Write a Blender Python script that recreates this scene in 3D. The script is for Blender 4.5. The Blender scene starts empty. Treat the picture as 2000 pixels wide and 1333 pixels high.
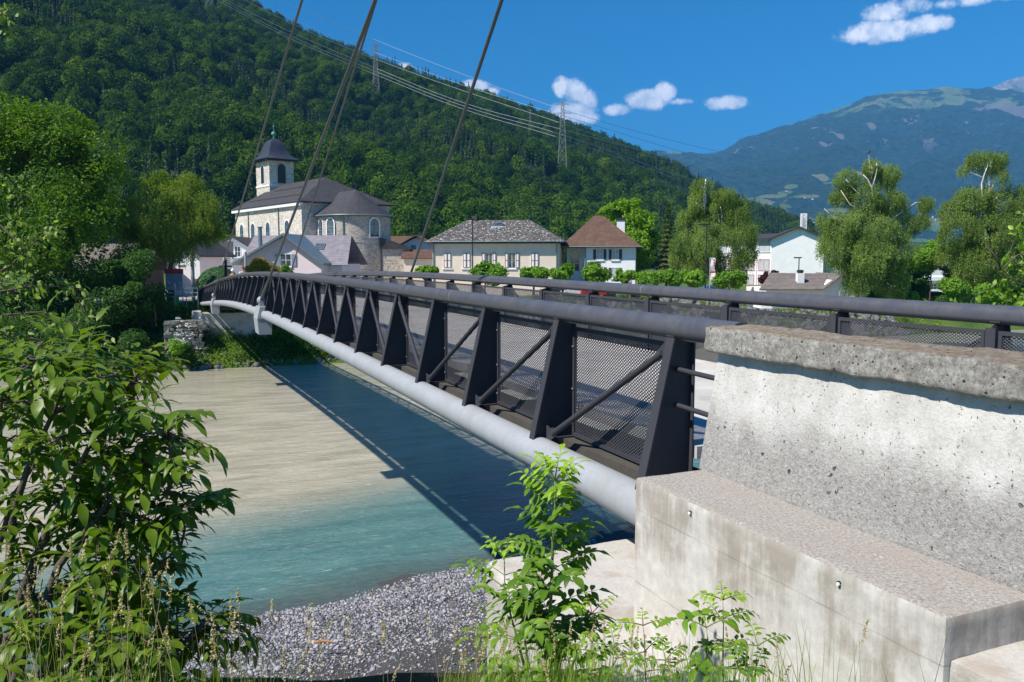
import bpy, math, random
import numpy as np
from mathutils import Vector, noise as mnoise
# ---------------------------------------------------------------- camera, sky, sun
SC = bpy.context.scene
COL = SC.collection
R = math.radians
FPX = 1614.0
TH = math.atan((666.5 - 508) / FPX)
cam = bpy.data.cameras.new("camera"); cam.sensor_width = 36; cam.lens = FPX / 2000 * 36
cam.clip_start = 0.05; cam.clip_end = 60000
co = bpy.data.objects.new("camera", cam); COL.objects.link(co)
co.location = (0, 0, 0); co.rotation_euler = (math.pi / 2 - TH, 0, 0); SC.camera = co
AZ = R(-23.257)
DX, DY = math.sin(AZ), math.cos(AZ)          # along the bridge
NX, NY = math.cos(AZ), -math.sin(AZ)         # across the bridge, away from the viewer
SUN_H = np.array([-NX * .8 - DX * .10, -NY * .8 - DY * .10, 1.0])
SUN_D = SUN_H / np.linalg.norm(SUN_H)
SUN_EL = math.asin(SUN_D[2]); SUN_AZ = math.atan2(SUN_D[0], SUN_D[1])
sl = bpy.data.lights.new("sun", 'SUN'); sl.energy = 5.0; sl.angle = R(.8); sl.color = (1, .94, .84)
so = bpy.data.objects.new("sun", sl); COL.objects.link(so)
so.rotation_euler = Vector(SUN_D).to_track_quat('Z', 'Y').to_euler()
so.location = (0, 0, 50)
SC.view_settings.view_transform = 'Standard'; SC.view_settings.look = 'None'
SC.view_settings.exposure = 0.42; SC.view_settings.gamma = 1
SC.render.engine = 'CYCLES'
SC.cycles.transparent_max_bounces = 24; SC.cycles.max_bounces = 6; SC.cycles.volume_bounces = 0
SKY_STRENGTH = 0.10

def ray(x, y):
    a = (x - 1000) / FPX; b = -(y - 666.5) / FPX
    return np.array([a, math.cos(TH) + b * math.sin(TH), -math.sin(TH) + b * math.cos(TH)])
def P(x, y, D):
    v = ray(x, y); return v * (D / v[1])
def PZ(x, y, z):
    v = ray(x, y); return v * (z / v[2])
def B(u, t, z):
    return np.array([u * NX + t * DX, u * NY + t * DY, z])

def world():
    w = bpy.data.worlds.new("World"); SC.world = w; w.use_nodes = True
    nt = w.node_tree; N = nt.nodes; L = nt.links; N.clear()
    out = N.new('ShaderNodeOutputWorld'); bg = N.new('ShaderNodeBackground'); bg.inputs[1].default_value = SKY_STRENGTH
    sky = N.new('ShaderNodeTexSky'); sky.sky_type = 'NISHITA'; sky.sun_disc = False
    sky.sun_elevation = SUN_EL; sky.sun_rotation = SUN_AZ; sky.altitude = 400; sky.air_density = 1.0; sky.dust_density = .2; sky.ozone_density = 4.0
    hs = N.new('ShaderNodeHueSaturation'); hs.inputs['Saturation'].default_value = 2.05; hs.inputs['Value'].default_value = 1.0
    L.new(sky.outputs[0], hs.inputs['Color'])
    tc = N.new('ShaderNodeTexCoord')
    nz = N.new('ShaderNodeTexNoise'); nz.inputs['Scale'].default_value = 42; nz.inputs['Detail'].default_value = 12; nz.inputs['Roughness'].default_value = .66
    L.new(tc.outputs['Generated'], nz.inputs['Vector'])
    def M(op, a, b=None, c=None):
        m = N.new('ShaderNodeMath'); m.operation = op
        for i, q in enumerate((a, b, c)):
            if q is None: continue
            if hasattr(q, 'links'): L.new(q, m.inputs[i])
            else: m.inputs[i].default_value = q
        return m.outputs[0]
    def dot(v):
        m = N.new('ShaderNodeVectorMath'); m.operation = 'DOT_PRODUCT'; L.new(tc.outputs['Generated'], m.inputs[0]); m.inputs[1].default_value = v; return m.outputs['Value']
    blobs = [(1112, 220, 46, 24, 1), (1122, 180, 24, 24, 1), (1096, 172, 17, 20, 1), (1146, 232, 24, 14, .9), (1150, 195, 20, 20, .7),
             (1262, 196, 40, 20, 1), (1298, 180, 20, 18, 1), (1206, 214, 24, 12, .95), (1330, 200, 26, 8, .55),
             (1420, 201, 42, 13, .95), (930, 169, 34, 12, 1), (962, 178, 16, 10, .9), (790, 131, 14, 8, 1),
             (1725, 62, 76, 18, 1), (1805, 50, 44, 16, .8), (1740, 24, 44, 20, .62), (1785, 10, 40, 16, .5), (1900, 0, 70, 12, .5), (1985, -6, 50, 9, .5)]
    acc = None
    for (x, y, rx, ry, s) in blobs:
        c = ray(x, y); c = c / np.linalg.norm(c)
        rt = np.cross(c, [0, 0, 1]); rt /= np.linalg.norm(rt); up = np.cross(rt, c)
        a = M('DIVIDE', M('SUBTRACT', dot(rt), float(rt @ c)), rx / FPX); b = M('DIVIDE', M('SUBTRACT', dot(up), float(up @ c)), ry / FPX)
        q = M('ADD', M('MULTIPLY', a, a), M('MULTIPLY', b, b))
        m = M('MULTIPLY', M('SUBTRACT', 1.0, q), 1.0)
        m = M('MAXIMUM', m, -2.0); m = M('ADD', m, s - 1.0)
        m = M('MULTIPLY', m, M('GREATER_THAN', dot(tuple(c)), .9))
        m = M('ADD', m, M('MULTIPLY', M('SUBTRACT', 1.0, M('GREATER_THAN', dot(tuple(c)), .9)), -2.0))
        acc = m if acc is None else M('MAXIMUM', acc, m)
    v = M('ADD', M('ADD', acc, .30), M('MULTIPLY', M('SUBTRACT', nz.outputs[0], .5), 3.3))
    mr = N.new('ShaderNodeMapRange'); mr.interpolation_type = 'SMOOTHSTEP'; L.new(v, mr.inputs[0]); mr.inputs[1].default_value = .0; mr.inputs[2].default_value = 1.15; mr.inputs[4].default_value = .93
    nz2 = N.new('ShaderNodeTexNoise'); nz2.inputs['Scale'].default_value = 70; nz2.inputs['Detail'].default_value = 5
    mp = N.new('ShaderNodeMapping'); mp.inputs['Location'].default_value = (.01, 0, .012); L.new(tc.outputs['Generated'], mp.inputs[0]); L.new(mp.outputs[0], nz2.inputs[0])
    cr = N.new('ShaderNodeValToRGB'); L.new(nz2.outputs[0], cr.inputs[0])
    k = 1 / SKY_STRENGTH
    cr.color_ramp.elements[0].position = .3; cr.color_ramp.elements[0].color = (.72, .80, .95, 1)
    cr.color_ramp.elements[1].position = .6; cr.color_ramp.elements[1].color = (1.25, 1.25, 1.28, 1)
    sc = N.new('ShaderNodeVectorMath'); sc.operation = 'SCALE'; sc.inputs['Scale'].default_value = k; L.new(cr.outputs[0], sc.inputs[0])
    mx = N.new('ShaderNodeMix'); mx.data_type = 'RGBA'; L.new(mr.outputs[0], mx.inputs[0]); L.new(hs.outputs[0], mx.inputs[6]); L.new(sc.outputs[0], mx.inputs[7])
    L.new(mx.outputs[2], bg.inputs[0]); L.new(bg.outputs[0], out.inputs[0])
world()

# ---------------------------------------------------------------- object helpers
ROOT = {}
def tag(o, label=None, cat=None, group=None, kind=None):
    if label: o['label'] = label
    if cat: o['category'] = cat
    if group: o['group'] = group
    if kind: o['kind'] = kind
    return o
def thing(name, loc, label, cat, group=None):
    o = bpy.data.objects.new(name, None); COL.objects.link(o); o.location = tuple(float(q) for q in loc); o.empty_display_size = .3
    ROOT[o.name] = np.array([float(q) for q in loc]); tag(o, label, cat, group); return o
def mesh_obj(name, V, F, mat, parent=None, smooth=False, tint=None, origin=None, face_start=None, link=True, mats=None, midx=None):
    V = np.asarray(V, dtype=np.float64).reshape(-1, 3)
    if parent is not None: off = ROOT[parent.name]
    elif origin is not None: off = np.asarray(origin, float)
    else: off = np.zeros(3)
    me = bpy.data.meshes.new(name)
    V = V - off
    me.vertices.add(len(V)); me.vertices.foreach_set('co', V.ravel().astype(np.float32))
    if isinstance(F, np.ndarray):
        k = F.shape[1]; nf = len(F); li = F.ravel(); ls = np.arange(nf) * k
    else:
        nf = len(F); li = np.array([i for f in F for i in f], dtype=np.int32); ln = np.array([len(f) for f in F]); ls = np.concatenate([[0], np.cumsum(ln)[:-1]]) if nf else np.array([])
    me.loops.add(len(li)); me.loops.foreach_set('vertex_index', li.astype(np.int32))
    me.polygons.add(nf); me.polygons.foreach_set('loop_start', ls.astype(np.int32))
    me.polygons.foreach_set('use_smooth', np.full(nf, bool(smooth)))
    if tint is not None:
        a = me.attributes.new('tint', 'FLOAT', 'FACE'); a.data.foreach_set('value', np.asarray(tint, dtype=np.float32))
    for m in (mats or [mat]): me.materials.append(m)
    if midx is not None: me.polygons.foreach_set('material_index', np.asarray(midx, dtype=np.int32))
    me.update(calc_edges=True); me.validate()
    o = bpy.data.objects.new(name, me)
    if link: COL.objects.link(o)
    if parent is not None: o.parent = parent; ROOT[o.name] = off
    else: o.location = tuple(off); ROOT[o.name] = off
    return o

class MB:
    def __init__(s, T=None): s.v = []; s.f = []; s.T = T
    def pt(s, p):
        if s.T is not None: return np.asarray(s.T(*p), float)
        return np.asarray(p, float)
    def add(s, vs, fs):
        b = len(s.v); s.v += [s.pt(p) for p in vs]; s.f += [[i + b for i in f] for f in fs]
    def box(s, x0, x1, y0, y1, z0, z1):
        s.add([(x0, y0, z0), (x1, y0, z0), (x1, y1, z0), (x0, y1, z0), (x0, y0, z1), (x1, y0, z1), (x1, y1, z1), (x0, y1, z1)],
              [(0, 3, 2, 1), (4, 5, 6, 7), (0, 1, 5, 4), (1, 2, 6, 5), (2, 3, 7, 6), (3, 0, 4, 7)])
        return s
    def hexa(s, p8):
        s.add(p8, [(0, 3, 2, 1), (4, 5, 6, 7), (0, 1, 5, 4), (1, 2, 6, 5), (2, 3, 7, 6), (3, 0, 4, 7)]); return s
    def poly(s, pts): s.add(pts, [tuple(range(len(pts)))]); return s
    def slab(s, pts, off):
        """polygon thickened by vector off"""
        n = len(pts); off = np.asarray(off, float); T = s.T
        a = [s.pt(p) for p in pts]; 
        o2 = off if T is None else (s.pt(off) - s.pt((0, 0, 0)))
        b = len(s.v); s.v += a + [q + o2 for q in a]
        s.f += [[b + i for i in range(n)][::-1], [b + n + i for i in range(n)]] + [[b + i, b + (i + 1) % n, b + n + (i + 1) % n, b + n + i] for i in range(n)]
        return s
    def bar(s, a, b_, w, h=None, upv=(0, 0, 1)):
        h = h or w; a = s.pt(a); b_ = s.pt(b_); d = b_ - a; L = np.linalg.norm(d); d = d / L
        up = np.asarray(upv, float)
        if abs(d @ up) > .98: up = np.array([1., 0, 0])
        r = np.cross(d, up); r /= np.linalg.norm(r); up = np.cross(r, d)
        T = s.T; s.T = None
        q = [a + r * i * w / 2 + up * j * h / 2 for i, j in ((-1, -1), (1, -1), (1, 1), (-1, 1))]
        s.add(q + [p + d * L for p in q], [(0, 1, 2, 3), (7, 6, 5, 4), (0, 4, 5, 1), (1, 5, 6, 2), (2, 6, 7, 3), (3, 7, 4, 0)]); s.T = T
        return s
    def tube(s, pts, rad, n=8, cap=True):
        pts = [s.pt(p) for p in pts]; T = s.T; s.T = None
        m = len(pts); rad = [rad] * m if np.isscalar(rad) else rad
        prev = None; rings = []
        for i in range(m):
            d = pts[min(i + 1, m - 1)] - pts[max(i - 1, 0)]; d = d / (np.linalg.norm(d) + 1e-9)
            if prev is None:
                r = np.cross(d, (0, 0, 1.)); 
                if np.linalg.norm(r) < .05: r = np.cross(d, (1., 0, 0))
            else: r = prev - d * (prev @ d)
            r /= np.linalg.norm(r); prev = r; q = np.cross(d, r)
            rings.append([pts[i] + rad[i] * (math.cos(2 * math.pi * k / n) * r + math.sin(2 * math.pi * k / n) * q) for k in range(n)])
        vs = [p for rg in rings for p in rg]
        fs = [(i * n + k, i * n + (k + 1) % n, (i + 1) * n + (k + 1) % n, (i + 1) * n + k) for i in range(m - 1) for k in range(n)]
        if cap: fs += [tuple(range(n))[::-1], tuple((m - 1) * n + k for k in range(n))]
        s.add(vs, fs); s.T = T; return s
    def lathe(s, c, prof, n=16):
        """prof list of (r,z) about vertical axis through c"""
        vs = [(c[0] + r * math.cos(2 * math.pi * k / n), c[1] + r * math.sin(2 * math.pi * k / n), c[2] + z) for r, z in prof for k in range(n)]
        fs = [(i * n + k, i * n + (k + 1) % n, (i + 1) * n + (k + 1) % n, (i + 1) * n + k) for i in range(len(prof) - 1) for k in range(n)]
        fs += [tuple(range(n))[::-1], tuple((len(prof) - 1) * n + k for k in range(n))]
        s.add(vs, fs); return s
    def ball(s, c, r, n=8):
        pr = [(r * math.sin(math.pi * i / n) + 1e-4, -r * math.cos(math.pi * i / n)) for i in range(n + 1)]
        return s.lathe(c, pr, n + 2)
    def build(s, name, mat, parent=None, smooth=False, **k):
        V = np.array(s.v)
        if parent is None and 'origin' not in k:
            k['origin'] = ((V[:, 0].min() + V[:, 0].max()) / 2, (V[:, 1].min() + V[:, 1].max()) / 2, V[:, 2].min())
        o = mesh_obj(name, V, s.f, mat, parent, smooth, **k)
        return o
def soft(o, ang=40):
    """smooth shading with sharp edges kept"""
    me = o.data; me.polygons.foreach_set('use_smooth', np.ones(len(me.polygons), dtype=bool))
    try: me.set_sharp_from_angle(angle=R(ang))
    except Exception: pass
    return o

# numpy value noise
def _h(ix, iy, iz, seed):
    n = (ix * 374761393 + iy * 668265263 + iz * 2147483647 + seed * 974711) & 0xffffffff
    n = ((n ^ (n >> 13)) * 1274126177) & 0xffffffff
    return ((n ^ (n >> 16)) & 0xffff) / 65535.0
def vnoise(p, seed=0):
    p = np.asarray(p, float); i = np.floor(p).astype(np.int64); f = p - i; f = f * f * (3 - 2 * f); r = 0
    for a in (0, 1):
        for b in (0, 1):
            for c in (0, 1):
                w = (f[..., 0] if a else 1 - f[..., 0]) * (f[..., 1] if b else 1 - f[..., 1]) * (f[..., 2] if c else 1 - f[..., 2])
                r = r + w * _h(i[..., 0] + a, i[..., 1] + b, i[..., 2] + c, seed)
    return r
def fbm(p, oct=4, seed=0):
    p = np.asarray(p, float); r = 0; a = .5; s = 0
    for o in range(oct): r = r + a * vnoise(p * (2 ** o) + 17.3 * o, seed + o); s += a; a *= .5
    return r / s

# ---------------------------------------------------------------- materials
class NT:
    def __init__(s, name):
        s.m = bpy.data.materials.new(name); s.m.use_nodes = True; s.nt = s.m.node_tree; s.N = s.nt.nodes; s.L = s.nt.links; s.N.clear()
        s.out = s.N.new('ShaderNodeOutputMaterial'); s.tc = s.N.new('ShaderNodeTexCoord')
    def link(s, a, b):
        if hasattr(a, 'links'): s.L.new(a, b)
        else:
            if hasattr(b.default_value, '__len__') and not hasattr(a, '__len__'): a = (a,) * len(b.default_value)
            if hasattr(b.default_value, '__len__') and len(b.default_value) == 4 and len(a) == 3: a = (*a, 1)
            b.default_value = a
    def math(s, op, a, b=None, c=None):
        m = s.N.new('ShaderNodeMath'); m.operation = op
        for i, q in enumerate((a, b, c)):
            if q is not None: s.link(q, m.inputs[i])
        return m.outputs[0]
    def obj(s, scale=(1, 1, 1), rot=(0, 0, 0), src='Object'):
        mp = s.N.new('ShaderNodeMapping'); mp.inputs['Scale'].default_value = scale; mp.inputs['Rotation'].default_value = rot
        s.L.new(s.tc.outputs[src], mp.inputs[0]); return mp.outputs[0]
    def noise(s, scale, detail=4, rough=.55, vec=None, dist=0):
        n = s.N.new('ShaderNodeTexNoise'); n.inputs['Scale'].default_value = scale; n.inputs['Detail'].default_value = detail; n.inputs['Roughness'].default_value = rough; n.inputs['Distortion'].default_value = dist
        s.L.new(vec if vec is not None else s.tc.outputs['Object'], n.inputs['Vector']); return n.outputs[0]
    def vor(s, scale, vec=None, feature='F1', out='Distance'):
        n = s.N.new('ShaderNodeTexVoronoi'); n.inputs['Scale'].default_value = scale; n.feature = feature
        s.L.new(vec if vec is not None else s.tc.outputs['Object'], n.inputs['Vector']); return n.outputs[out]
    def rng(s, v, a, b, c=0., d=1., smooth=False):
        n = s.N.new('ShaderNodeMapRange'); n.interpolation_type = 'SMOOTHSTEP' if smooth else 'LINEAR'; s.L.new(v, n.inputs[0])
        for i, q in enumerate((a, b, c, d)): n.inputs[i + 1].default_value = q
        return n.outputs[0]
    def mix(s, f, a, b, mode='MIX'):
        n = s.N.new('ShaderNodeMix'); n.data_type = 'RGBA'; n.blend_type = mode
        s.link(f, n.inputs[0]); s.link(a, n.inputs[6]); s.link(b, n.inputs[7]); return n.outputs[2]
    def bump(s, h, strength=.3, dist=.02):
        b = s.N.new('ShaderNodeBump'); b.inputs['Strength'].default_value = strength; b.inputs['Distance'].default_value = dist; s.L.new(h, b.inputs['Height']); return b.outputs[0]
    def pbr(s, col, rough=.6, nrm=None, metal=0., spec=.5, **kw):
        p = s.N.new('ShaderNodeBsdfPrincipled'); s.link(col, p.inputs['Base Color']); s.link(rough, p.inputs['Roughness']); p.inputs['Metallic'].default_value = metal
        p.inputs['Specular IOR Level'].default_value = spec
        if nrm is not None: s.L.new(nrm, p.inputs['Normal'])
        for k, v in kw.items(): s.link(v, p.inputs[k.replace('_', ' ')])
        s.L.new(p.outputs[0], s.out.inputs[0]); s.p = p; return s.m
def simple(name, col, rough=.6, var=.12, scale=3., bump=0., metal=0., bscale=None, spec=.5):
    t = NT(name); c = tuple(col); a = tuple(q * (1 - var) for q in c); b = tuple(min(1, q * (1 + var)) for q in c)
    n = t.noise(scale, 5, .6); col_ = t.mix(t.rng(n, .3, .7), a, b)
    nr = t.bump(t.noise(bscale or scale * 8, 4), bump, .02) if bump else None
    return t.pbr(col_, rough, nr, metal, spec)
def leafmat(name, dark, light, trans=.35, gloss=.25, rough=.5):
    t = NT(name); at = t.N.new('ShaderNodeAttribute'); at.attribute_name = 'tint'
    c = t.mix(at.outputs['Fac'], dark, light)
    p = t.N.new('ShaderNodeBsdfPrincipled'); t.link(c, p.inputs['Base Color']); p.inputs['Roughness'].default_value = rough; p.inputs['Specular IOR Level'].default_value = gloss
    tr = t.N.new('ShaderNodeBsdfTranslucent'); c2 = t.mix(1.0, c, (1.0, 1.05, .35), 'MULTIPLY'); sc = t.mix(1.0, c2, (1.6, 1.6, 1.6), 'MULTIPLY'); t.L.new(sc, tr.inputs[0])
    ms = t.N.new('ShaderNodeMixShader'); ms.inputs[0].default_value = trans; t.L.new(p.outputs[0], ms.inputs[1]); t.L.new(tr.outputs[0], ms.inputs[2]); t.L.new(ms.outputs[0], t.out.inputs[0])
    return t.m

def m_concrete(name, kind):
    t = NT(name)
    big = t.noise(1.3, 6, .6); fine = t.noise(45, 5, .7); mid = t.noise(9, 5, .6)
    base = t.mix(t.rng(big, .3, .7), (.46, .435, .40), (.60, .585, .555))
    sep = t.N.new('ShaderNodeSeparateXYZ'); t.L.new(t.tc.outputs['Object'], sep.inputs[0]); z = sep.outputs[2]
    if kind == 'wall':      # white upper part, grey weathered foot
        base = t.mix(t.rng(t.noise(4, 6, .65), .35, .65), (.40, .385, .355), (.56, .555, .53))
        base = t.mix(t.rng(fine, .35, .65, 0, .35), base, (.66, .65, .62))
        st = t.noise(1, 5, .65, t.obj((7, 7, .8))); base = t.mix(t.rng(st, .52, .72, 0, .5), base, (.34, .32, .285))
        e = t.math('ADD', z, t.math('MULTIPLY', t.math('SUBTRACT', t.noise(1.6, 6, .7), .5), .62))
        f = t.rng(e, .26, .62, 1, 0, True)
        grey = t.mix(t.rng(t.noise(30, 9, .9), .38, .60), (.15, .14, .13), (.56, .535, .505)); grey = t.mix(t.rng(t.noise(5, 5, .65), .4, .65, 0, .6), grey, (.43, .41, .385))
        base = t.mix(t.math('MULTIPLY', f, .88), base, grey)
        wv = t.N.new('ShaderNodeTexNoise'); wv.inputs['Scale'].default_value = 30; t.L.new(t.tc.outputs['Object'], wv.inputs[0]); wa = t.N.new('ShaderNodeVectorMath'); wa.operation = 'MULTIPLY_ADD'; t.L.new(wv.outputs[1], wa.inputs[0]); wa.inputs[1].default_value = (.05, .05, .05); t.L.new(t.tc.outputs['Object'], wa.inputs[2])
        pits = t.rng(t.vor(30, wa.outputs[0]), .12, .20, 1, 0, True); gate = t.rng(t.noise(19, 3), .49, .56)
        pitm = t.math('MULTIPLY', pits, gate)
        base = t.mix(t.math('MULTIPLY', pitm, .72), base, (.13, .125, .125))
        peb = t.rng(t.vor(75, wa.outputs[0]), .14, .26, 1, 0, True); base = t.mix(t.math('MULTIPLY', peb, t.rng(t.noise(50, 2), .46, .6, 0, .55)), base, (.25, .25, .26))
        big_h = t.rng(t.vor(9, wa.outputs[0]), .08, .14, 1, 0, True); bh_ = t.math('MULTIPLY', t.math('MULTIPLY', big_h, t.rng(t.noise(5, 2), .54, .58)), f); base = t.mix(t.math('MULTIPLY', bh_, .85), base, (.05, .045, .04))
        h = t.math('ADD', t.math('MULTIPLY', fine, t.rng(f, 0, 1, .5, 1.8)), t.math('ADD', t.math('MULTIPLY', pitm, -1.0), t.math('MULTIPLY', bh_, -1.5)))
        return t.pbr(base, .9, t.bump(h, 1.0, .018), spec=.2)
    if kind == 'coping':
        g = t.rng(t.noise(26, 10, .88), .38, .60); base = t.mix(g, (.11, .10, .088), (.70, .68, .635))
        base = t.mix(t.rng(t.noise(7, 6, .75), .42, .62, 0, .65), base, (.25, .235, .21))
        base = t.mix(t.rng(t.noise(11, 6, .8), .60, .68, 0, .8), base, (.72, .71, .68))
        geo = t.N.new('ShaderNodeNewGeometry'); sn = t.N.new('ShaderNodeSeparateXYZ'); t.L.new(geo.outputs['Normal'], sn.inputs[0])
        top = t.rng(sn.outputs[2], .55, .9)
        lich = t.mix(t.rng(t.noise(22, 9, .85), .38, .62), (.20, .13, .065), (.50, .44, .36)); lich = t.mix(t.rng(t.noise(9, 6, .8), .58, .66, 0, .8), lich, (.50, .32, .10))
        base = t.mix(t.math('MULTIPLY', top, t.rng(t.noise(7, 5), .3, .5)), base, lich)
        pits = t.rng(t.vor(22), .12, .26, 1, 0, True); pm = t.math('MULTIPLY', pits, t.rng(t.noise(13, 3), .50, .60))
        base = t.mix(t.math('MULTIPLY', pm, .85), base, (.035, .03, .028))
        h = t.math('ADD', t.noise(26, 10, .88), t.math('MULTIPLY', pm, -1.0))
        return t.pbr(base, .95, t.bump(h, 1.0, .035), spec=.15)
    if kind == 'box':       # cast face with runs of dirt from the top edge
        base = t.mix(t.rng(mid, .3, .7), (.46, .44, .405), (.62, .60, .57)); base = t.mix(t.rng(t.noise(2.2, 6, .7), .5, .68, 0, .6), base, (.40, .365, .32))
        geo = t.N.new('ShaderNodeNewGeometry'); sn = t.N.new('ShaderNodeSeparateXYZ'); t.L.new(geo.outputs['Normal'], sn.inputs[0])
        top = t.rng(sn.outputs[2], .5, .85)
        st = t.noise(1.0, 6, .7, t.obj((6, 6, .6))); st2 = t.noise(1, 5, .7, t.obj((30, 30, 2.2))); bl = t.noise(2.4, 6, .7)
        run = t.rng(t.math('ADD', t.math('ADD', t.math('MULTIPLY', st, .7), t.math('MULTIPLY', st2, .28)), t.math('ADD', t.math('MULTIPLY', bl, .97), t.rng(z, 1.0, 2.3, -.22, .24))), .93, 1.26, 0, .72, True)
        base = t.mix(run, base, (.27, .225, .18))
        holes = t.rng(t.vor(16), .035, .06, 1, 0, True); holes = t.math('MULTIPLY', holes, t.rng(t.noise(9, 2), .5, .54))
        base = t.mix(t.math('MULTIPLY', holes, .85), base, (.06, .05, .045))
        tp = t.mix(t.rng(t.noise(48, 8, .88), .38, .62), (.15, .135, .12), (.52, .49, .455)); tp = t.mix(t.rng(t.noise(3, 5, .7), .42, .6, 0, .4), tp, (.33, .28, .235)); tp = t.mix(t.rng(t.noise(12, 6, .8), .60, .68, 0, .6), tp, (.62, .60, .56))
        base = t.mix(top, base, tp)
        zl = t.math('ADD', z, t.math('MULTIPLY', t.math('SUBTRACT', t.noise(3, 5, .7), .5), .03)); ln_ = t.math('ABSOLUTE', t.math('SUBTRACT', zl, 1.965)); ln2 = t.math('ABSOLUTE', t.math('SUBTRACT', zl, 1.38)); lm_ = t.math('MULTIPLY', t.rng(t.math('MINIMUM', ln_, ln2), .0015, .006, 1, 0), t.rng(t.noise(2.5, 3), .36, .6, .15, .7)); base = t.mix(t.math('MULTIPLY', lm_, t.rng(top, 0, .5, 1, 0)), base, (.2, .18, .15))
        h = t.math('ADD', t.math('MULTIPLY', fine, t.rng(top, 0, 1, .25, 1.3)), t.math('MULTIPLY', holes, -1.5))
        return t.pbr(base, .9, t.bump(h, .7, .01), spec=.2)
    base = t.mix(t.rng(t.noise(30, 6, .75), .3, .7, 0, .5), base, (.30, .27, .24))
    base = t.mix(t.rng(t.noise(2.4, 5, .6), .5, .66, 0, .7), base, (.34, .28, .22))
    return t.pbr(base, .92, t.bump(fine, .6, .01), spec=.2)

def m_masonry(name, s1=.35, light=(.52, .48, .43), dark=(.20, .18, .16), mortar=(.55, .52, .47), zs=1.7):
    t = NT(name); v = t.obj((1, 1, zs))
    w = t.N.new('ShaderNodeTexNoise'); w.inputs['Scale'].default_value = 2.; t.L.new(v, w.inputs[0])
    ad = t.N.new('ShaderNodeVectorMath'); ad.operation = 'MULTIPLY_ADD'; t.L.new(w.outputs[1], ad.inputs[0]); ad.inputs[1].default_value = (.3, .3, .3); t.L.new(v, ad.inputs[2])
    c = t.vor(1 / s1, ad.outputs[0], 'F1', 'Color'); e = t.vor(1 / s1, ad.outputs[0], 'DISTANCE_TO_EDGE', 'Distance')
    sp = t.N.new('ShaderNodeSeparateColor'); t.L.new(c, sp.inputs[0])
    st = t.mix(sp.outputs[0], dark, light); st = t.mix(t.rng(sp.outputs[1], .8, 1, 0, .8), st, (.45, .33, .22))
    st = t.mix(t.rng(t.noise(.35, 4), .35, .65, 0, .45), st, mortar); st = t.mix(t.rng(t.noise(2.2, 6, .8), .45, .62, 0, .55), st, dark)
    col = t.mix(t.rng(e, .03, .09, 1, 0), st, mortar)
    return t.pbr(col, .9, t.bump(t.rng(e, 0, .12), .5, .05), spec=.15)
def m_roof(name, a, b, spots=None, tile=.3):
    t = NT(name); v = t.obj((1, 1, 1))
    n = t.noise(1.0, 6, .7); col = t.mix(t.rng(n, .3, .7), a, b)
    c = t.vor(1 / tile, None, 'F1', 'Color'); sp = t.N.new('ShaderNodeSeparateColor'); t.L.new(c, sp.inputs[0])
    col = t.mix(t.math('MULTIPLY', sp.outputs[0], .35), col, tuple(q * .45 for q in a))
    sep = t.N.new('ShaderNodeSeparateXYZ'); t.L.new(t.tc.outputs['Object'], sep.inputs[0])
    rows = t.math('FRACT', t.math('MULTIPLY', sep.outputs[2], 1 / (tile * .7)))
    col = t.mix(t.rng(rows, .0, .25, .45, 0), col, tuple(q * .4 for q in a))
    if spots:
        m = t.rng(t.noise(3.6, 7, .72), *spots[1]); col = t.mix(m, col, spots[0])
    return t.pbr(col, .75, t.bump(rows, .4, .03), spec=.3)

M = {}
M['conc_wall'] = m_concrete('pitted white concrete', 'wall'); M['conc_coping'] = m_concrete('weathered coping concrete', 'coping')
M['conc_box'] = m_concrete('stained cast concrete', 'box'); M['conc'] = m_concrete('plain concrete', 'plain')
def m_paint(name, col, rough, dirt=.2, dcol=(.2, .18, .15), nscale=2.5):
    t = NT(name); n = t.noise(nscale, 6, .65); c = t.mix(t.rng(n, .35, .75, 0, dirt), col, dcol)
    f = t.rng(t.noise(30, 6, .7), .56, .72, 0, dirt * .6); c = t.mix(f, c, tuple(min(1, q * 1.5 + .05) for q in col))
    st = t.noise(1, 4, .6, t.obj((9, 9, .6))); c = t.mix(t.rng(st, .5, .75, 0, dirt), c, tuple(q * .75 for q in col))
    return t.pbr(c, t.rng(n, .3, .7, rough - .08, rough + .1), t.bump(t.noise(120, 3), .06, .002), spec=.45)
M['dark'] = m_paint('anthracite paint', (.042, .043, .054), .6, .3, (.07, .068, .065)); M['dark'].node_tree.nodes['Principled BSDF'].inputs['Specular IOR Level'].default_value = .18
M['rail'] = m_paint('anthracite tube paint', (.066, .069, .088), .42, .5, (.12, .115, .11), 4)
M['chord'] = m_paint('light grey tube paint', (.34, .36, .385), .5, .55, (.22, .215, .20), 1.6)
M['galv'] = m_paint('galvanised steel', (.42, .44, .46), .45, .3)
M['pylon'] = simple('weathered pylon steel', (.22, .24, .23), .6, .1)
M['cable'] = m_paint('steel rope', (.06, .075, .075), .5, .2)
M['bolt'] = simple('bolt steel', (.6, .6, .6), .3, metal=.8)
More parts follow.
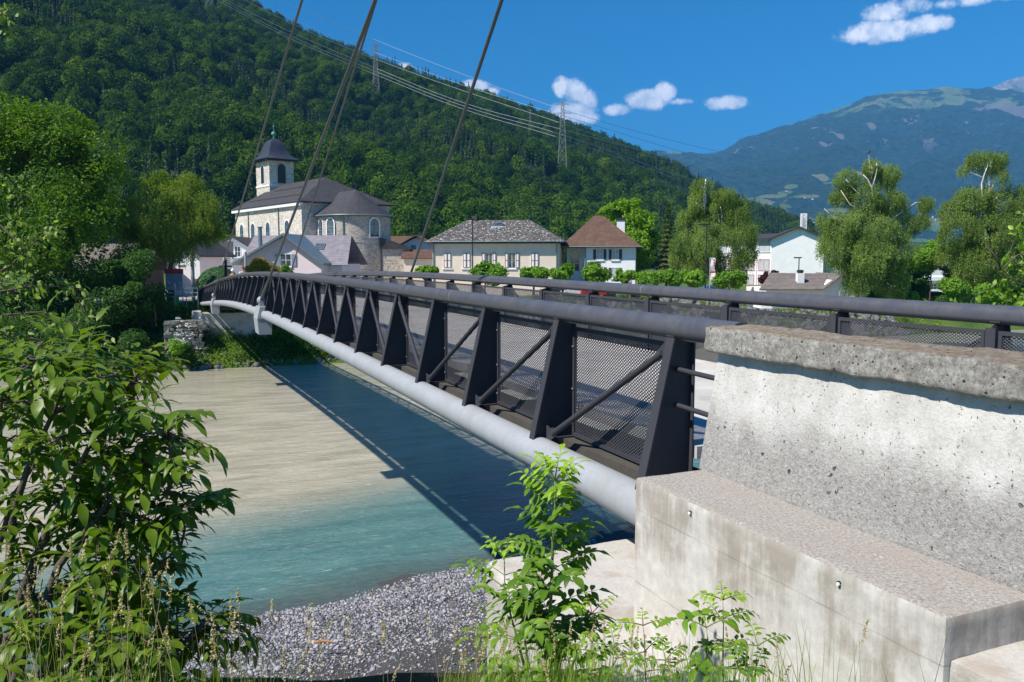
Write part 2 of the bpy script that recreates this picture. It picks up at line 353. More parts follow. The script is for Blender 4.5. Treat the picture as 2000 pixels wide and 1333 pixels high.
def m_mesh():
    t = NT('expanded metal'); uv = t.N.new('ShaderNodeUVMap'); uv.uv_map = 'UVMap'
    sp = t.N.new('ShaderNodeSeparateXYZ'); t.L.new(uv.outputs[0], sp.inputs[0])
    wv = t.math('MULTIPLY', t.math('SUBTRACT', t.noise(1.2, 2), .5), .8)
    a = t.math('COSINE', t.math('MULTIPLY', sp.outputs[0], 2 * math.pi / .056)); b = t.math('COSINE', t.math('ADD', t.math('MULTIPLY', sp.outputs[1], 2 * math.pi / .036), wv))
    f = t.math('MULTIPLY', a, b); hole = t.math('GREATER_THAN', t.math('ADD', f, t.math('MULTIPLY', b, .12)), .25)
    p = t.N.new('ShaderNodeBsdfPrincipled'); p.inputs['Base Color'].default_value = (.05, .052, .065, 1); p.inputs['Roughness'].default_value = .5
    t.L.new(t.bump(f, .8, .01), p.inputs['Normal'])
    tr = t.N.new('ShaderNodeBsdfTransparent'); ms = t.N.new('ShaderNodeMixShader'); t.L.new(hole, ms.inputs[0]); t.L.new(p.outputs[0], ms.inputs[1]); t.L.new(tr.outputs[0], ms.inputs[2]); t.L.new(ms.outputs[0], t.out.inputs[0])
    return t.m
M['mesh'] = m_mesh()
M['deck'] = simple('pale deck concrete', (.48, .46, .43), .85, .2, 2.0, .2)
M['fascia'] = m_paint('stained deck edge', (.075, .068, .058), .85, .6, (.03, .027, .024), 5)
M['asphalt'] = simple('asphalt', (.10, .10, .10), .9, .2, 1, .2)
M['church_wall'] = m_masonry('church rubble masonry', .42, (.72, .66, .57), (.32, .28, .24), (.74, .69, .61))
M['apse_wall'] = m_masonry('grey rubble masonry', .42, (.60, .54, .47), (.22, .19, .165), (.55, .50, .43))
M['bank_stone'] = m_masonry('bank stone', .5, (.50, .47, .42), (.26, .24, .22), (.2, .2, .17), 1.5)
M['slate'] = m_roof('dark slate', (.040, .040, .046), (.075, .072, .078), ((.16, .15, .14), (.62, .75, 0, .5)), .35)
M['slate_light'] = m_roof('lilac grey slate', (.20, .185, .215), (.29, .265, .30), None, .42)
M['roof_lichen'] = m_roof('lichen spotted tiles', (.055, .05, .048), (.10, .09, .085), ((.55, .54, .50), (.555, .60, 0, .9)), .3)
M['roof_brown'] = m_roof('brown plain tiles', (.095, .05, .036), (.17, .10, .07), ((.30, .27, .23), (.62, .72, 0, .6)), .3)
M['roof_red'] = m_roof('red brown tiles', (.15, .075, .055), (.22, .13, .10), None, .3)
M['roof_grey'] = m_roof('grey brown roof sheets', (.15, .125, .115), (.22, .19, .17), None, .5)
M['cream'] = simple('cream render', (.72, .62, .50), .9, .06, 1.2, .1, bscale=20)
M['white'] = simple('white render', (.82, .82, .82), .9, .05, 1.2, .1, bscale=20)
M['pinkw'] = simple('pale pink render', (.74, .63, .65), .9, .05, 1.5, .1, bscale=20)
M['trim'] = simple('white trim', (.78, .78, .78), .6, .05)
M['bluegrey'] = simple('blue grey paint', (.20, .27, .34), .6, .1)
M['zinc'] = simple('zinc sheet', (.17, .23, .26), .45, .15, metal=.3)
M['copper'] = simple('green copper', (.08, .30, .22), .6, .2)
M['brownwood'] = simple('brown shutter paint', (.22, .085, .045), .6, .15)
M['darkbrown'] = simple('dark brown shutter', (.07, .035, .028), .6, .15)
M['greyshut'] = simple('grey shutter', (.35, .36, .37), .6, .1)
M['red'] = simple('red frame paint', (.42, .04, .05), .5, .1)
M['green_bin'] = simple('green plastic', (.03, .42, .06), .5, .1)
M['yellow'] = simple('yellow sign face', (.85, .55, .02), .4, .05)
M['orange_red'] = simple('red sign face', (.75, .12, .06), .4, .05)
M['black'] = simple('black paint', (.02, .02, .022), .5, .1)
M['beam'] = simple('dark timber', (.08, .055, .045), .8, .2)
M['brick'] = simple('brick orange', (.50, .22, .11), .85, .25, 6)
def m_glass():
    t = NT('window glass'); return t.pbr(t.mix(t.rng(t.noise(1.2, 3), .35, .65), (.02, .03, .04), (.09, .12, .15)), .08, spec=.9)
M['glass'] = m_glass()
M['curtain'] = simple('pale curtain', (.45, .46, .48), .8, .2, 4)
M['bark'] = simple('brown bark', (.10, .075, .055), .9, .3, 6, .6)
M['birchbark'] = simple('white birch bark', (.62, .58, .52), .8, .35, 5, .4)
M['greenstem'] = simple('green stem', (.14, .20, .04), .6, .2, 9)
M['redstem'] = simple('reddish stem', (.16, .07, .045), .6, .2, 9)
M['skin'] = simple('skin', (.55, .32, .22), .5, .05)
M['hairo'] = simple('auburn hair', (.22, .08, .03), .7, .2)
M['cloth_white'] = simple('white cloth', (.75, .73, .72), .9, .05); M['cloth_red'] = simple('red cloth', (.6, .03, .03), .9, .1); M['cloth_dark'] = simple('dark cloth', (.04, .045, .06), .9, .1)
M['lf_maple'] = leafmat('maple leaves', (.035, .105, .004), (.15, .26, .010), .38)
M['lf_bush'] = leafmat('bank bush leaves', (.020, .075, .008), (.07, .16, .016))
M['lf_willow'] = leafmat('willow leaves', (.08, .15, .015), (.25, .33, .06), .4)
M['lf_birch'] = leafmat('birch leaves', (.10, .175, .030), (.30, .38, .11), .42)
M['lf_linden'] = leafmat('bright lime leaves', (.12, .26, .015), (.27, .44, .03))
M['lf_plane'] = leafmat('plane tree leaves', (.08, .20, .015), (.22, .38, .03))
M['lf_conifer'] = leafmat('conifer needles', (.05, .085, .018), (.12, .15, .035), .15)
M['lf_walnut'] = leafmat('walnut leaflets', (.038, .095, .004), (.18, .27, .018), .36, .35, .42)
M['lf_ash'] = leafmat('ash leaflets', (.035, .11, .008), (.27, .42, .03), .32, .3, .45)
M['lf_yellow'] = leafmat('yellow green leaves', (.22, .22, .015), (.50, .36, .03))
M['lf_purple'] = leafmat('purple leaves', (.05, .018, .022), (.10, .035, .04))
M['lf_hedge'] = leafmat('clipped hedge leaves', (.03, .11, .03), (.06, .17, .05), .15)
M['lf_grass'] = leafmat('grass blades', (.10, .20, .03), (.30, .38, .08), .4)
M['lf_straw'] = leafmat('ripe grass heads', (.36, .28, .13), (.62, .52, .32), .3)
M['lf_forest'] = leafmat('forest leaves', (.024, .078, .003), (.105, .175, .010), .25, .05)
def forest_mat():
    m = M['lf_forest']; nt = m.node_tree; N = nt.nodes; L = nt.links; oi = N.new('ShaderNodeObjectInfo'); cr = N.new('ShaderNodeValToRGB'); L.new(oi.outputs['Random'], cr.inputs[0]); e = cr.color_ramp
    e.elements[0].color = (.32, .45, .42, 1); e.elements[1].color = (2.0, 1.55, .9, 1); e.elements.new(.3).color = (.65, .75, .7, 1); e.elements.new(.7).color = (1.05, 1.05, .9, 1); e.elements.new(.93).color = (1.35, 1.3, 1.1, 1)
    for n in [n for n in N if n.type in ('BSDF_PRINCIPLED', 'BSDF_TRANSLUCENT')]:
        s = n.inputs[0].links[0].from_socket; mx = N.new('ShaderNodeMix'); mx.data_type = 'RGBA'; mx.blend_type = 'MULTIPLY'; mx.inputs[0].default_value = 1; L.new(s, mx.inputs[6]); L.new(cr.outputs[0], mx.inputs[7]); L.new(mx.outputs[2], n.inputs[0])
forest_mat()
M['lf_spruce'] = leafmat('spruce needles', (.018, .052, .012), (.05, .10, .022), .1)
# ================================================================ GROUND, WATER, HILLS
rng = np.random.default_rng(7)
def uv_of(X, Y): return X * NX + Y * NY, X * DX + Y * DY
def wl(u): return 22.9 + .19 * u
def z_near(X, Y):
    u, t = uv_of(X, Y)
    gr = -10 + np.clip((wl(u) - t), -12, 12) * .085
    sh = np.interp(Y, [-6, .9, 2.2, 4.2, 5.7, 6.4, 12.6], [-1.72, -1.74, -2.25, -2.8, -2.95, -3.6, -9.3]) - np.clip(Y - 12.6, 0, 50) * .9
    return np.maximum(gr, sh)
def z_far(u, t):
    return np.interp(t, [78, 80, 81.0, 83, 87, 91, 96, 400], [-11, -10.02, -9.3, -8.0, -5.6, -4.85, -4.6, -4.6])
def grid(name, A, Bv, fn, mat, kind='structure', smooth=True):
    aa, bb = np.meshgrid(A, Bv, indexing='ij'); V = fn(aa, bb); n, m = aa.shape
    i = np.arange((n - 1) * m).reshape(n - 1, m)[:, :-1].ravel(); F = np.stack([i, i + m, i + m + 1, i + 1], 1)
    o = mesh_obj(name, V.reshape(-1, 3), F, mat, smooth=smooth); tag(o, kind=kind); return o

def m_soil():
    t = NT('bank soil and grass'); a = t.mix(t.rng(t.noise(1.5, 6, .7), .35, .65), (.05, .09, .02), (.13, .16, .05)); a = t.mix(t.rng(t.noise(.5, 4), .45, .65), a, (.10, .085, .06))
    return t.pbr(a, .95, t.bump(t.noise(18, 6, .8), 1, .05), spec=.1)
M['soil'] = m_soil()
def m_sand():
    t = NT('dark river sand'); a = t.mix(t.rng(t.noise(25, 8, .85), .35, .7), (.035, .034, .036), (.11, .108, .112)); 
    f = t.rng(t.vor(30), .1, .25, 1, 0); a = t.mix(t.math('MULTIPLY', f, t.rng(t.noise(16, 3), .5, .6)), a, (.32, .32, .34))
    return t.pbr(a, .9, t.bump(t.noise(60, 5, .8), 1, .02), spec=.2)
M['sand'] = m_sand()
xs_ = np.concatenate([np.linspace(-60, -12, 20), np.linspace(-11.5, 16, 130), np.linspace(17, 80, 25)])
ys_ = np.concatenate([np.linspace(-8, 4, 24), np.linspace(4.2, 14, 70), np.linspace(14.3, 38, 60)])
def fn(X, Y):
    z = z_near(X, Y) + (fbm(np.stack([X * .8, Y * .8, X * 0], -1), 4, 3) - .5) * .22
    return np.stack([X, Y, z], -1)
# grassy levee and dark gravel bar are two sheets that meet on the slope
g1 = grid('riverbank', xs_, ys_[ys_ < 13.2], fn, M['soil'])
def fn2(X, Y):
    u, t = uv_of(X, Y); gr = -10 + np.clip((wl(u) - t), -6, 14) * .085
    return np.stack([X, Y, gr + (fbm(np.stack([X * .9, Y * .9, X * 0], -1), 4, 5) - .5) * .28 + .01], -1)
g2 = grid('gravel_bar', np.concatenate([np.linspace(-45, -14, 20), np.linspace(-13.5, 22, 140), np.linspace(23, 60, 20)]), np.linspace(11.5, 36, 120), fn2, M['sand'])

ug = np.concatenate([[-14000, -4000, -900, -300, -120], np.linspace(-60, 110, 100), [150, 300, 900, 4000, 12000]])
tg = np.concatenate([np.linspace(78, 96, 46), [100, 106, 114, 124, 140, 170, 220, 300, 500, 900, 2000, 5000, 14000]])
def fn3(u, t):
    z = z_far(u, t) + (fbm(np.stack([u * .5, t * .5, u * 0], -1), 4, 9) - .5) * np.interp(t, [78, 82, 90, 100, 400], [.1, .8, .5, .0, 0.])
    return np.stack([u * NX + t * DX, u * NY + t * DY, z], -1)
def m_far():
    t = NT('valley floor grass'); a = t.mix(t.rng(t.noise(.25, 6, .7), .35, .65), (.05, .105, .02), (.115, .17, .04)); return t.pbr(a, .95, t.bump(t.noise(6, 6, .8), .8, .1), spec=.1)
M['farg'] = m_far()
grid('ground', ug, tg, fn3, M['farg'])
# pale village paving, made wide and light to bounce sun onto the houses
road = MB(lambda u, t, z: B(u, t, z)); road.box(-60, 75, 95.2, 142, -4.9, -4.57); tag(road.build('road', simple('pale village paving', (.34, .32, .285), .9, .2, .4, .2)), kind='structure')
lot = MB(lambda x, y, z: (x, y, z)); lot.box(2, 36, 99, 106, -4.9, -4.54) if False else None

def m_water():
    t = NT('glacial river water')
    def dot(v):
        m = t.N.new('ShaderNodeVectorMath'); m.operation = 'DOT_PRODUCT'; t.L.new(t.tc.outputs['Object'], m.inputs[0]); m.inputs[1].default_value = v; return m.outputs['Value']
    tt = dot((DX, DY, 0)); uu = dot((NX, NY, 0))
    ang = -AZ
    flow = t.obj((.16, .55, 1), (0, 0, 0))
    # coordinates along (u) and across (t) the stream
    cb = t.N.new('ShaderNodeCombineXYZ'); t.L.new(t.math('MULTIPLY', uu, .22), cb.inputs[0]); t.L.new(t.math('MULTIPLY', tt, .8), cb.inputs[1])
    cb2 = t.N.new('ShaderNodeCombineXYZ'); t.L.new(t.math('MULTIPLY', uu, .9), cb2.inputs[0]); t.L.new(t.math('MULTIPLY', tt, 2.4), cb2.inputs[1])
    cb3 = t.N.new('ShaderNodeCombineXYZ'); t.L.new(t.math('MULTIPLY', uu, .045), cb3.inputs[0]); t.L.new(t.math('MULTIPLY', tt, .22), cb3.inputs[1])
    n1 = t.noise(1.0, 5, .6, cb.outputs[0], .4); n2 = t.noise(1.6, 5, .65, cb2.outputs[0], .8); n3 = t.noise(1.0, 4, .5, cb3.outputs[0], .6)
    e = t.math('SUBTRACT', tt, t.math('MULTIPLY', uu, .40))
    e = t.math('ADD', e, t.math('MULTIPLY', t.math('SUBTRACT', n3, .5), 9.0)); e = t.math('ADD', e, t.math('MULTIPLY', t.math('SUBTRACT', n1, .5), 3.0))
    silt = t.mix(t.rng(n3, .35, .65), (.51, .465, .37), (.45, .42, .33)); silt = t.mix(t.rng(n1, .42, .68), silt, (.31, .29, .22))
    teal = t.mix(t.rng(n1, .35, .65), (.060, .160, .170), (.105, .225, .225)); teal = t.mix(t.rng(n3, .5, .7, 0, .5), teal, (.07, .145, .145))
    col = t.mix(t.rng(e, 27.5, 36.5, 0, 1, True), teal, silt)
    col = t.mix(t.rng(n2, .36, .60, .14, 0), col, (.10, .13, .10)); col = t.mix(t.rng(t.noise(2.2, 5, .7, cb2.outputs[0], 1.2), .52, .72, 0, .22), col, (.62, .62, .52))  # dark ripples and reflected light specks painted into the water colour
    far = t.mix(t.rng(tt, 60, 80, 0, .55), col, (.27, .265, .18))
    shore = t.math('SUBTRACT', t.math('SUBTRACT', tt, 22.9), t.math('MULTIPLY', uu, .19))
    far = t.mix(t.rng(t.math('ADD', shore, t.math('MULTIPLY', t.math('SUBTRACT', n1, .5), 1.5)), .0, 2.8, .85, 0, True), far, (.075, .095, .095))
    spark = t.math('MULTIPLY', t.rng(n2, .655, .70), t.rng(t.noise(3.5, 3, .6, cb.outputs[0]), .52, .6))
    far = t.mix(t.math('MULTIPLY', spark, .8), far, (.75, .8, .8))  # foam specks and sparkles painted as near-white colour
    h = t.math('ADD', t.math('ADD', t.math('MULTIPLY', n1, .55), t.math('MULTIPLY', n2, .3)), t.math('MULTIPLY', t.noise(3.2, 4, .6, cb2.outputs[0], .5), .12))
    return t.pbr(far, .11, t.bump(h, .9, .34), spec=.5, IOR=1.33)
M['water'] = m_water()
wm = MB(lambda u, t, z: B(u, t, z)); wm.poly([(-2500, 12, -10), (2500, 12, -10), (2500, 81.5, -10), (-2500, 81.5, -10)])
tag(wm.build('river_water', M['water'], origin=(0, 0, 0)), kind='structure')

# ---------------- scatter used only for stuff nobody could count
def scatter(name, pts, rot, scl, idx, protos):
    """protos: list of mesh objects kept out of the scene"""
    c = bpy.data.collections.new(name + ' kinds')
    for i, p in enumerate(protos): p.name = '%s_%02d' % (name, i); c.objects.link(p)
    me = bpy.data.meshes.new(name); me.vertices.add(len(pts)); me.vertices.foreach_set('co', np.asarray(pts, dtype=np.float32).ravel())
    for nm, ty, arr in (('rot', 'FLOAT_VECTOR', rot), ('scl', 'FLOAT_VECTOR', scl), ('idx', 'INT', idx)):
        a = me.attributes.new(nm, ty, 'POINT'); arr = np.asarray(arr)
        a.data.foreach_set('vector' if ty == 'FLOAT_VECTOR' else 'value', arr.astype(np.int32 if ty == 'INT' else np.float32).ravel())
    o = bpy.data.objects.new(name, me); COL.objects.link(o)
    g = bpy.data.node_groups.new(name, 'GeometryNodeTree'); g.interface.new_socket('Geometry', in_out='INPUT', socket_type='NodeSocketGeometry'); g.interface.new_socket('Geometry', in_out='OUTPUT', socket_type='NodeSocketGeometry')
    N = g.nodes; L = g.links; gi = N.new('NodeGroupInput'); go = N.new('NodeGroupOutput'); ip = N.new('GeometryNodeInstanceOnPoints')
    m2p = N.new('GeometryNodeMeshToPoints'); L.new(gi.outputs[0], m2p.inputs[0]); L.new(m2p.outputs[0], ip.inputs['Points'])
    ci = N.new('GeometryNodeCollectionInfo'); ci.inputs['Collection'].default_value = c; ci.inputs['Separate Children'].default_value = True; ci.inputs['Reset Children'].default_value = True
    L.new(ci.outputs[0], ip.inputs['Instance']); ip.inputs['Pick Instance'].default_value = True
    def at(nm, ty):
        a = N.new('GeometryNodeInputNamedAttribute'); a.data_type = ty; a.inputs[0].default_value = nm; return a.outputs[0]
    L.new(at('idx', 'INT'), ip.inputs['Instance Index']); 
    e = N.new('FunctionNodeEulerToRotation'); L.new(at('rot', 'FLOAT_VECTOR'), e.inputs[0]); L.new(e.outputs[0], ip.inputs['Rotation']); L.new(at('scl', 'FLOAT_VECTOR'), ip.inputs['Scale'])
    L.new(ip.outputs[0], go.inputs[0]); m = o.modifiers.new('scatter', 'NODES'); m.node_group = g
    return tag(o, kind='stuff')

def leaf_quads(C, size, nrm=None, droop=0., aspect=.55, rg=rng, up=.3):
    """diamond leaves; C (n,3); returns verts, faces"""
    n = len(C); size = np.broadcast_to(size, (n,))[:, None]
    if nrm is None:
        nrm = rg.normal(size=(n, 3)); nrm[:, 2] = np.abs(nrm[:, 2]) + up
    nrm = nrm / (np.linalg.norm(nrm, axis=1, keepdims=True) + 1e-9)
    a = rg.normal(size=(n, 3)); a[:, 2] -= droop; a = a - nrm * (a * nrm).sum(1, keepdims=True); a /= (np.linalg.norm(a, axis=1, keepdims=True) + 1e-9)
    b = np.cross(nrm, a)
    V = np.stack([C - a * size * .5, C + b * size * aspect * .5 + nrm * size * .08, C + a * size * .5, C - b * size * aspect * .5 + nrm * size * .08], 1).reshape(-1, 3)
    return V, np.arange(4 * n).reshape(n, 4)
def lobes_points(lobes, n, rg, gap=.42, ns=.6, shell=.45, squash=1.0):
    """points through the outer volume of a set of ellipsoid lobes (x,y,z,r)"""
    L = np.array([l[:4] for l in lobes]); w = L[:, 3] ** 2.2; w /= w.sum()
    out = []
    tot = 0
    for _ in range(6):
        k = rg.choice(len(L), size=n, p=w); d = rg.normal(size=(n, 3)); d /= np.linalg.norm(d, axis=1, keepdims=True)
        r = (shell + (1 - shell) * rg.random(n) ** .6) * (1 + .0 * d[:, 0])
        p0 = L[k, :3]; bump = 1 + .35 * (fbm(p0 / L[k, 3:4] + d * 1.7, 3, 21) - .5) * 2
        p = p0 + d * (L[k, 3] * r * bump)[:, None] * np.array([1, 1, squash])
        keep = fbm(p * ns, 3, 33) > gap
        out.append(p[keep]); tot += keep.sum()
        if tot >= n: break
    return np.concatenate(out)[:n]

# ---------------- the wooded hillside
def crown_proto(kind, seed):
    rg = np.random.default_rng(seed)
    if kind == 'leaf':
        lob = [(0, 0, .1, .72)] + [(.5 * math.cos(a) * rg.uniform(.6, 1.1), .5 * math.sin(a) * rg.uniform(.6, 1.1), rg.uniform(-.25, .5), rg.uniform(.34, .5)) for a in np.linspace(0, 6.28, 8)[:-1]] + [(rg.uniform(-.2, .2), rg.uniform(-.2, .2), .62, .42)]
        p = lobes_points(lob, 1300, rg, .34, 2.6, .8); V, F = leaf_quads(p, rg.uniform(.085, .17, len(p)), nrm=(p - np.array([0, 0, -.3])) / 1.0 + rg.normal(size=p.shape) * .5, rg=rg, aspect=.8)
        tint = np.clip(.45 + (fbm(p * 2, 2, seed) - .5) * 1.3 + rg.normal(size=len(p)) * .12, 0, 1)
        return mesh_obj('wood', V, F, M['lf_forest'], tint=tint, link=False)
    n = 420; h = rg.random(n) ** 1.3; a = rg.random(n) * 6.283; r = (1 - h) * .48 * (.6 + .4 * rg.random(n)) * (.8 + .2 * np.cos(h * 60)); p = np.stack([r * np.cos(a), r * np.sin(a), h * 2.6 - .9], 1)
    V, F = leaf_quads(p, rg.uniform(.12, .2, n), nrm=np.stack([np.cos(a), np.sin(a), 0 * a + .9], 1) + rg.normal(size=(n, 3)) * .3, rg=rg, droop=.6)
    return mesh_obj('wood', V, F, M['lf_spruce'], tint=rg.random(n), link=False)
RX = np.array([-700, -300, 0, 200, 350, 430, 490, 600, 735, 900, 1060, 1200, 1270, 1330, 1400, 1480, 1530, 1600, 1700])
RY = np.array([-620, -420, -270, -150, -70, -30, 2, 62, 120, 176, 232, 280, 318, 352, 388, 425, 447, 470, 496])
RD = np.array([1150, 1150, 1150, 1150, 1150, 1150, 1150, 1150, 1160, 1180, 1200, 1230, 1260, 1300, 1350, 1450, 1500, 1550, 1600])
def hill_xyz(x, s):
    """x: bearing given as picture column at the horizon, s: 0 foot .. 1 ridge .. >1 behind"""
    a = (x - 1000) / (FPX / math.cos(TH) * .9953); D1 = np.interp(x, RX, RD); ye = np.interp(x, RX, RY)
    v1 = (math.cos(TH) - (ye - 666.5) / FPX * math.sin(TH)); slope = (-math.sin(TH) - (ye - 666.5) / FPX * math.cos(TH)) / v1
    # true column at ridge height differs a little from the horizon column
    D0 = np.interp(x, [-700, 900, 1330, 1700], [330, 330, 420, 900]); D = D0 + (D1 - D0) * s
    z1 = D1 * slope - 7.5
    z = -4.6 + (z1 + 4.6) * np.clip(s, 0, 1) ** 1.05 - np.clip(s - 1, 0, 1) * 260
    p = np.stack([D * (x - 1000) / 1621., D, D * 0], -1)
    am = np.clip(np.sin(np.pi * np.clip(s, 0, 1)), 0, 1)
    z = z + am * ((fbm(p / 170., 3, 4) - .5) * 95 + (fbm(p / 45., 2, 6) - .5) * 22)
    p[..., 2] = z; return p
M['forestfloor'] = simple('forest floor', (.018, .035, .008), .95, .3, .05)
grid('hillside', np.linspace(-700, 1700, 160), np.concatenate([np.linspace(-.0, 1, 50), [1.05, 1.15, 1.4]]), lambda a, b: hill_xyz(a, b), M['forestfloor'])
NTREE = 21000
rg = np.random.default_rng(11)
xx = rg.uniform(-120, 1640, NTREE * 3); ss = rg.uniform(0, 1.05, NTREE * 3)
# even cover on the ground: weight by distance
Dw = hill_xyz(xx, ss)[:, 1]; keep = rg.random(len(xx)) < (Dw / 1500.)
xx, ss = xx[keep][:NTREE], ss[keep][:NTREE]
pts = hill_xyz(xx, np.clip(ss, 0.0, 1.02))
big = .62 + .85 * rg.random(len(pts)) ** 1.8
spr = (fbm(pts / 130., 3, 41) > .60) & (rg.random(len(pts)) < .6) | (rg.random(len(pts)) < .03)
idx = np.where(spr, 5 + rg.integers(0, 2, len(pts)), rg.integers(0, 5, len(pts)))
sc_ = np.where(spr[:, None], (big * 5.6)[:, None] * np.array([1., 1, 1.25]), (big * 6.2)[:, None] * np.stack([rg.uniform(.85, 1.2, len(pts)), rg.uniform(.85, 1.2, len(pts)), rg.uniform(.9, 1.35, len(pts))], 1))
pts = pts + np.stack([0 * big, 0 * big, sc_[:, 2] * .75], 1)
rot = np.stack([rg.normal(size=len(pts)) * .08, rg.normal(size=len(pts)) * .08, rg.random(len(pts)) * 6.283], 1)
scatter('hillside_forest', pts, rot, sc_, idx, [crown_proto('leaf', 100 + i) for i in range(5)] + [crown_proto('spruce', 200 + i) for i in range(2)])

# ---------------- the far mountain and the pale peak behind it
def mtn(name, X, Y, D0, D1, mat, nx, ns, amp, seed, foot=-4.6, spanx=None, power=1.2):
    X = np.array(X, float); Y = np.array(Y, float)
    xs = np.linspace(X[0], X[-1], nx); sv = np.concatenate([np.linspace(0, 1, ns), [1.04, 1.15]])
    def f(x, s):
        ye = np.interp(x, X, Y); ye = ye + (fbm(np.stack([x / 22., x * 0, x * 0], -1), 4, seed) - .5) * 9
        v1 = math.cos(TH) - (ye - 666.5) / FPX * math.sin(TH); sl_ = (-math.sin(TH) - (ye - 666.5) / FPX * math.cos(TH)) / v1
        D = D0 + (D1 - D0) * s; z = foot + (D1 * sl_ - foot) * np.clip(s, 0, 1) ** power - np.clip(s - 1, 0, 1) * 1500
        p = np.stack([D * (x - 1000) / 1621., D, D * 0], -1); am = np.sin(np.pi * np.clip(s, 0, 1)) ** .6
        rid = 1 - np.abs(fbm(p / (D1 / 9.), 4, seed) - .5) * 2
        z = z + am * ((rid - .75) * amp * 2.2 + (fbm(p / (D1 / 40.), 5, seed + 2) - .5) * amp * .8)
        p[..., 2] = z; return p
    return grid(name, xs, sv, f, mat), f

MX = [900, 1100, 1235, 1290, 1340, 1385, 1410, 1440, 1500, 1560, 1600, 1660, 1700, 1760, 1830, 1870, 1915, 1960, 2010, 2100, 2300, 2600]
MY = [330, 310, 300, 297, 299, 301, 292, 276, 256, 236, 222, 198, 184, 179, 171, 176, 173, 178, 186, 190, 180, 200]
mt_o, mt_f = mtn('mountain', MX, MY, 3600, 9000, M['farg'], 520, 230, 270, 77)
def m_mount():
    t = NT('far wooded mountain'); v = t.obj((.00062, .00062, .001)); sep = t.N.new('ShaderNodeSeparateXYZ'); t.L.new(t.tc.outputs['Object'], sep.inputs[0]); z = sep.outputs[2]
    wood = t.mix(t.rng(t.noise(30, 8, .75, v), .35, .65), (.014, .045, .010), (.10, .165, .04))
    mead = t.mix(t.rng(t.noise(9, 3, .5, v), .4, .6), (.26, .42, .10), (.46, .48, .18))
    n = t.noise(4.2, 6, .62, v); edge = t.noise(14, 5, .6, v)
    hi = t.math('MULTIPLY', t.rng(n, .50, .54, 0, 1), t.rng(t.math('ADD', z, t.math('MULTIPLY', t.math('SUBTRACT', t.noise(3, 4, .6, v), .5), 600.)), 1330, 1480, 0, 1, True))
    acc = hi
    for (x, y, r, k) in MEADOWS:
        p, q = mt_pt(x, y), mt_pt(x + r, y); rad = abs(q[0] - p[0]) + 1
        d = t.N.new('ShaderNodeVectorMath'); d.operation = 'SUBTRACT'; t.L.new(t.tc.outputs['Object'], d.inputs[0]); d.inputs[1].default_value = tuple(p)
        sc = t.N.new('ShaderNodeVectorMath'); sc.operation = 'MULTIPLY'; t.L.new(d.outputs[0], sc.inputs[0]); sc.inputs[1].default_value = (1 / rad, .0, k / rad)
        ln = t.N.new('ShaderNodeVectorMath'); ln.operation = 'LENGTH'; t.L.new(sc.outputs[0], ln.inputs[0])
        acc = t.math('MAXIMUM', acc, t.rng(t.math('ADD', ln.outputs['Value'], t.math('MULTIPLY', t.math('SUBTRACT', edge, .5), 1.6)), .85, 1.0, 1, 0))
    c = t.mix(acc, wood, mead)
    rock = t.math('MULTIPLY', t.rng(t.noise(11, 7, .7, t.obj((.00062, .00062, .00045))), .62, .65), t.rng(z, 800, 1000))
    for (x, y, r, k) in ((1600, 282, 7, .5), (1625, 262, 4, .5), (1960, 218, 16, 1.2), (1870, 262, 12, 1.5), (1690, 245, 8, 1)):
        p, q = mt_pt(x, y), mt_pt(x + r, y); rad = abs(q[0] - p[0]) + 1
        d = t.N.new('ShaderNodeVectorMath'); d.operation = 'SUBTRACT'; t.L.new(t.tc.outputs['Object'], d.inputs[0]); d.inputs[1].default_value = tuple(p)
        sc = t.N.new('ShaderNodeVectorMath'); sc.operation = 'MULTIPLY'; t.L.new(d.outputs[0], sc.inputs[0]); sc.inputs[1].default_value = (1 / rad, .0, k / rad)
        ln = t.N.new('ShaderNodeVectorMath'); ln.operation = 'LENGTH'; t.L.new(sc.outputs[0], ln.inputs[0])
        rock = t.math('MAXIMUM', rock, t.rng(t.math('ADD', ln.outputs['Value'], t.math('MULTIPLY', t.math('SUBTRACT', edge, .5), 2.2)), .8, 1.0, .8, 0))
    c = t.mix(rock, c, (.50, .42, .37)); return t.pbr(c, .95, t.bump(t.noise(45, 8, .8, v), 1.0, 90.), spec=.05)
MEADOWS = [(1590, 347, 22, 2.2), (1560, 352, 30, 6), (1525, 378, 22, 2), (1500, 384, 28, 4), (1480, 395, 26, 2), (1540, 365, 14, 1.5), (1600, 362, 34, 7), (1575, 385, 30, 5), (1550, 430, 44, 3.5), (1610, 436, 40, 4), (1480, 405, 20, 2), (1830, 440, 26, 2), (1790, 470, 40, 4), (1640, 412, 30, 6), (1660, 340, 14, 5), (1310, 302, 30, 3), (1265, 310, 14, 2)]
def mt_pt(x, y):
    s_ = np.linspace(.0, 1, 500); p = mt_f(np.full(500, float(x)), s_); yy = p[:, 1] * math.cos(TH) - p[:, 2] * math.sin(TH); vv = p[:, 1] * math.sin(TH) + p[:, 2] * math.cos(TH)
    return p[np.argmin(np.abs(666.5 - FPX * vv / yy - y))]
M['mount'] = m_mount(); mt_o.data.materials[0] = M['mount']
def m_peak():
    t = NT('pale limestone peak'); v = t.obj((.001, .001, .002)); c = t.mix(t.rng(t.noise(9, 8, .75, t.obj((.0012, .001, .0004))), .38, .62), (.20, .20, .20), (.66, .62, .58)); c = t.mix(t.rng(t.noise(4, 5, .6, v), .52, .6, 0, .6), c, (.12, .17, .08)); return t.pbr(c, .95, t.bump(t.noise(18, 7, .75, v), 1, 60.), spec=.05)
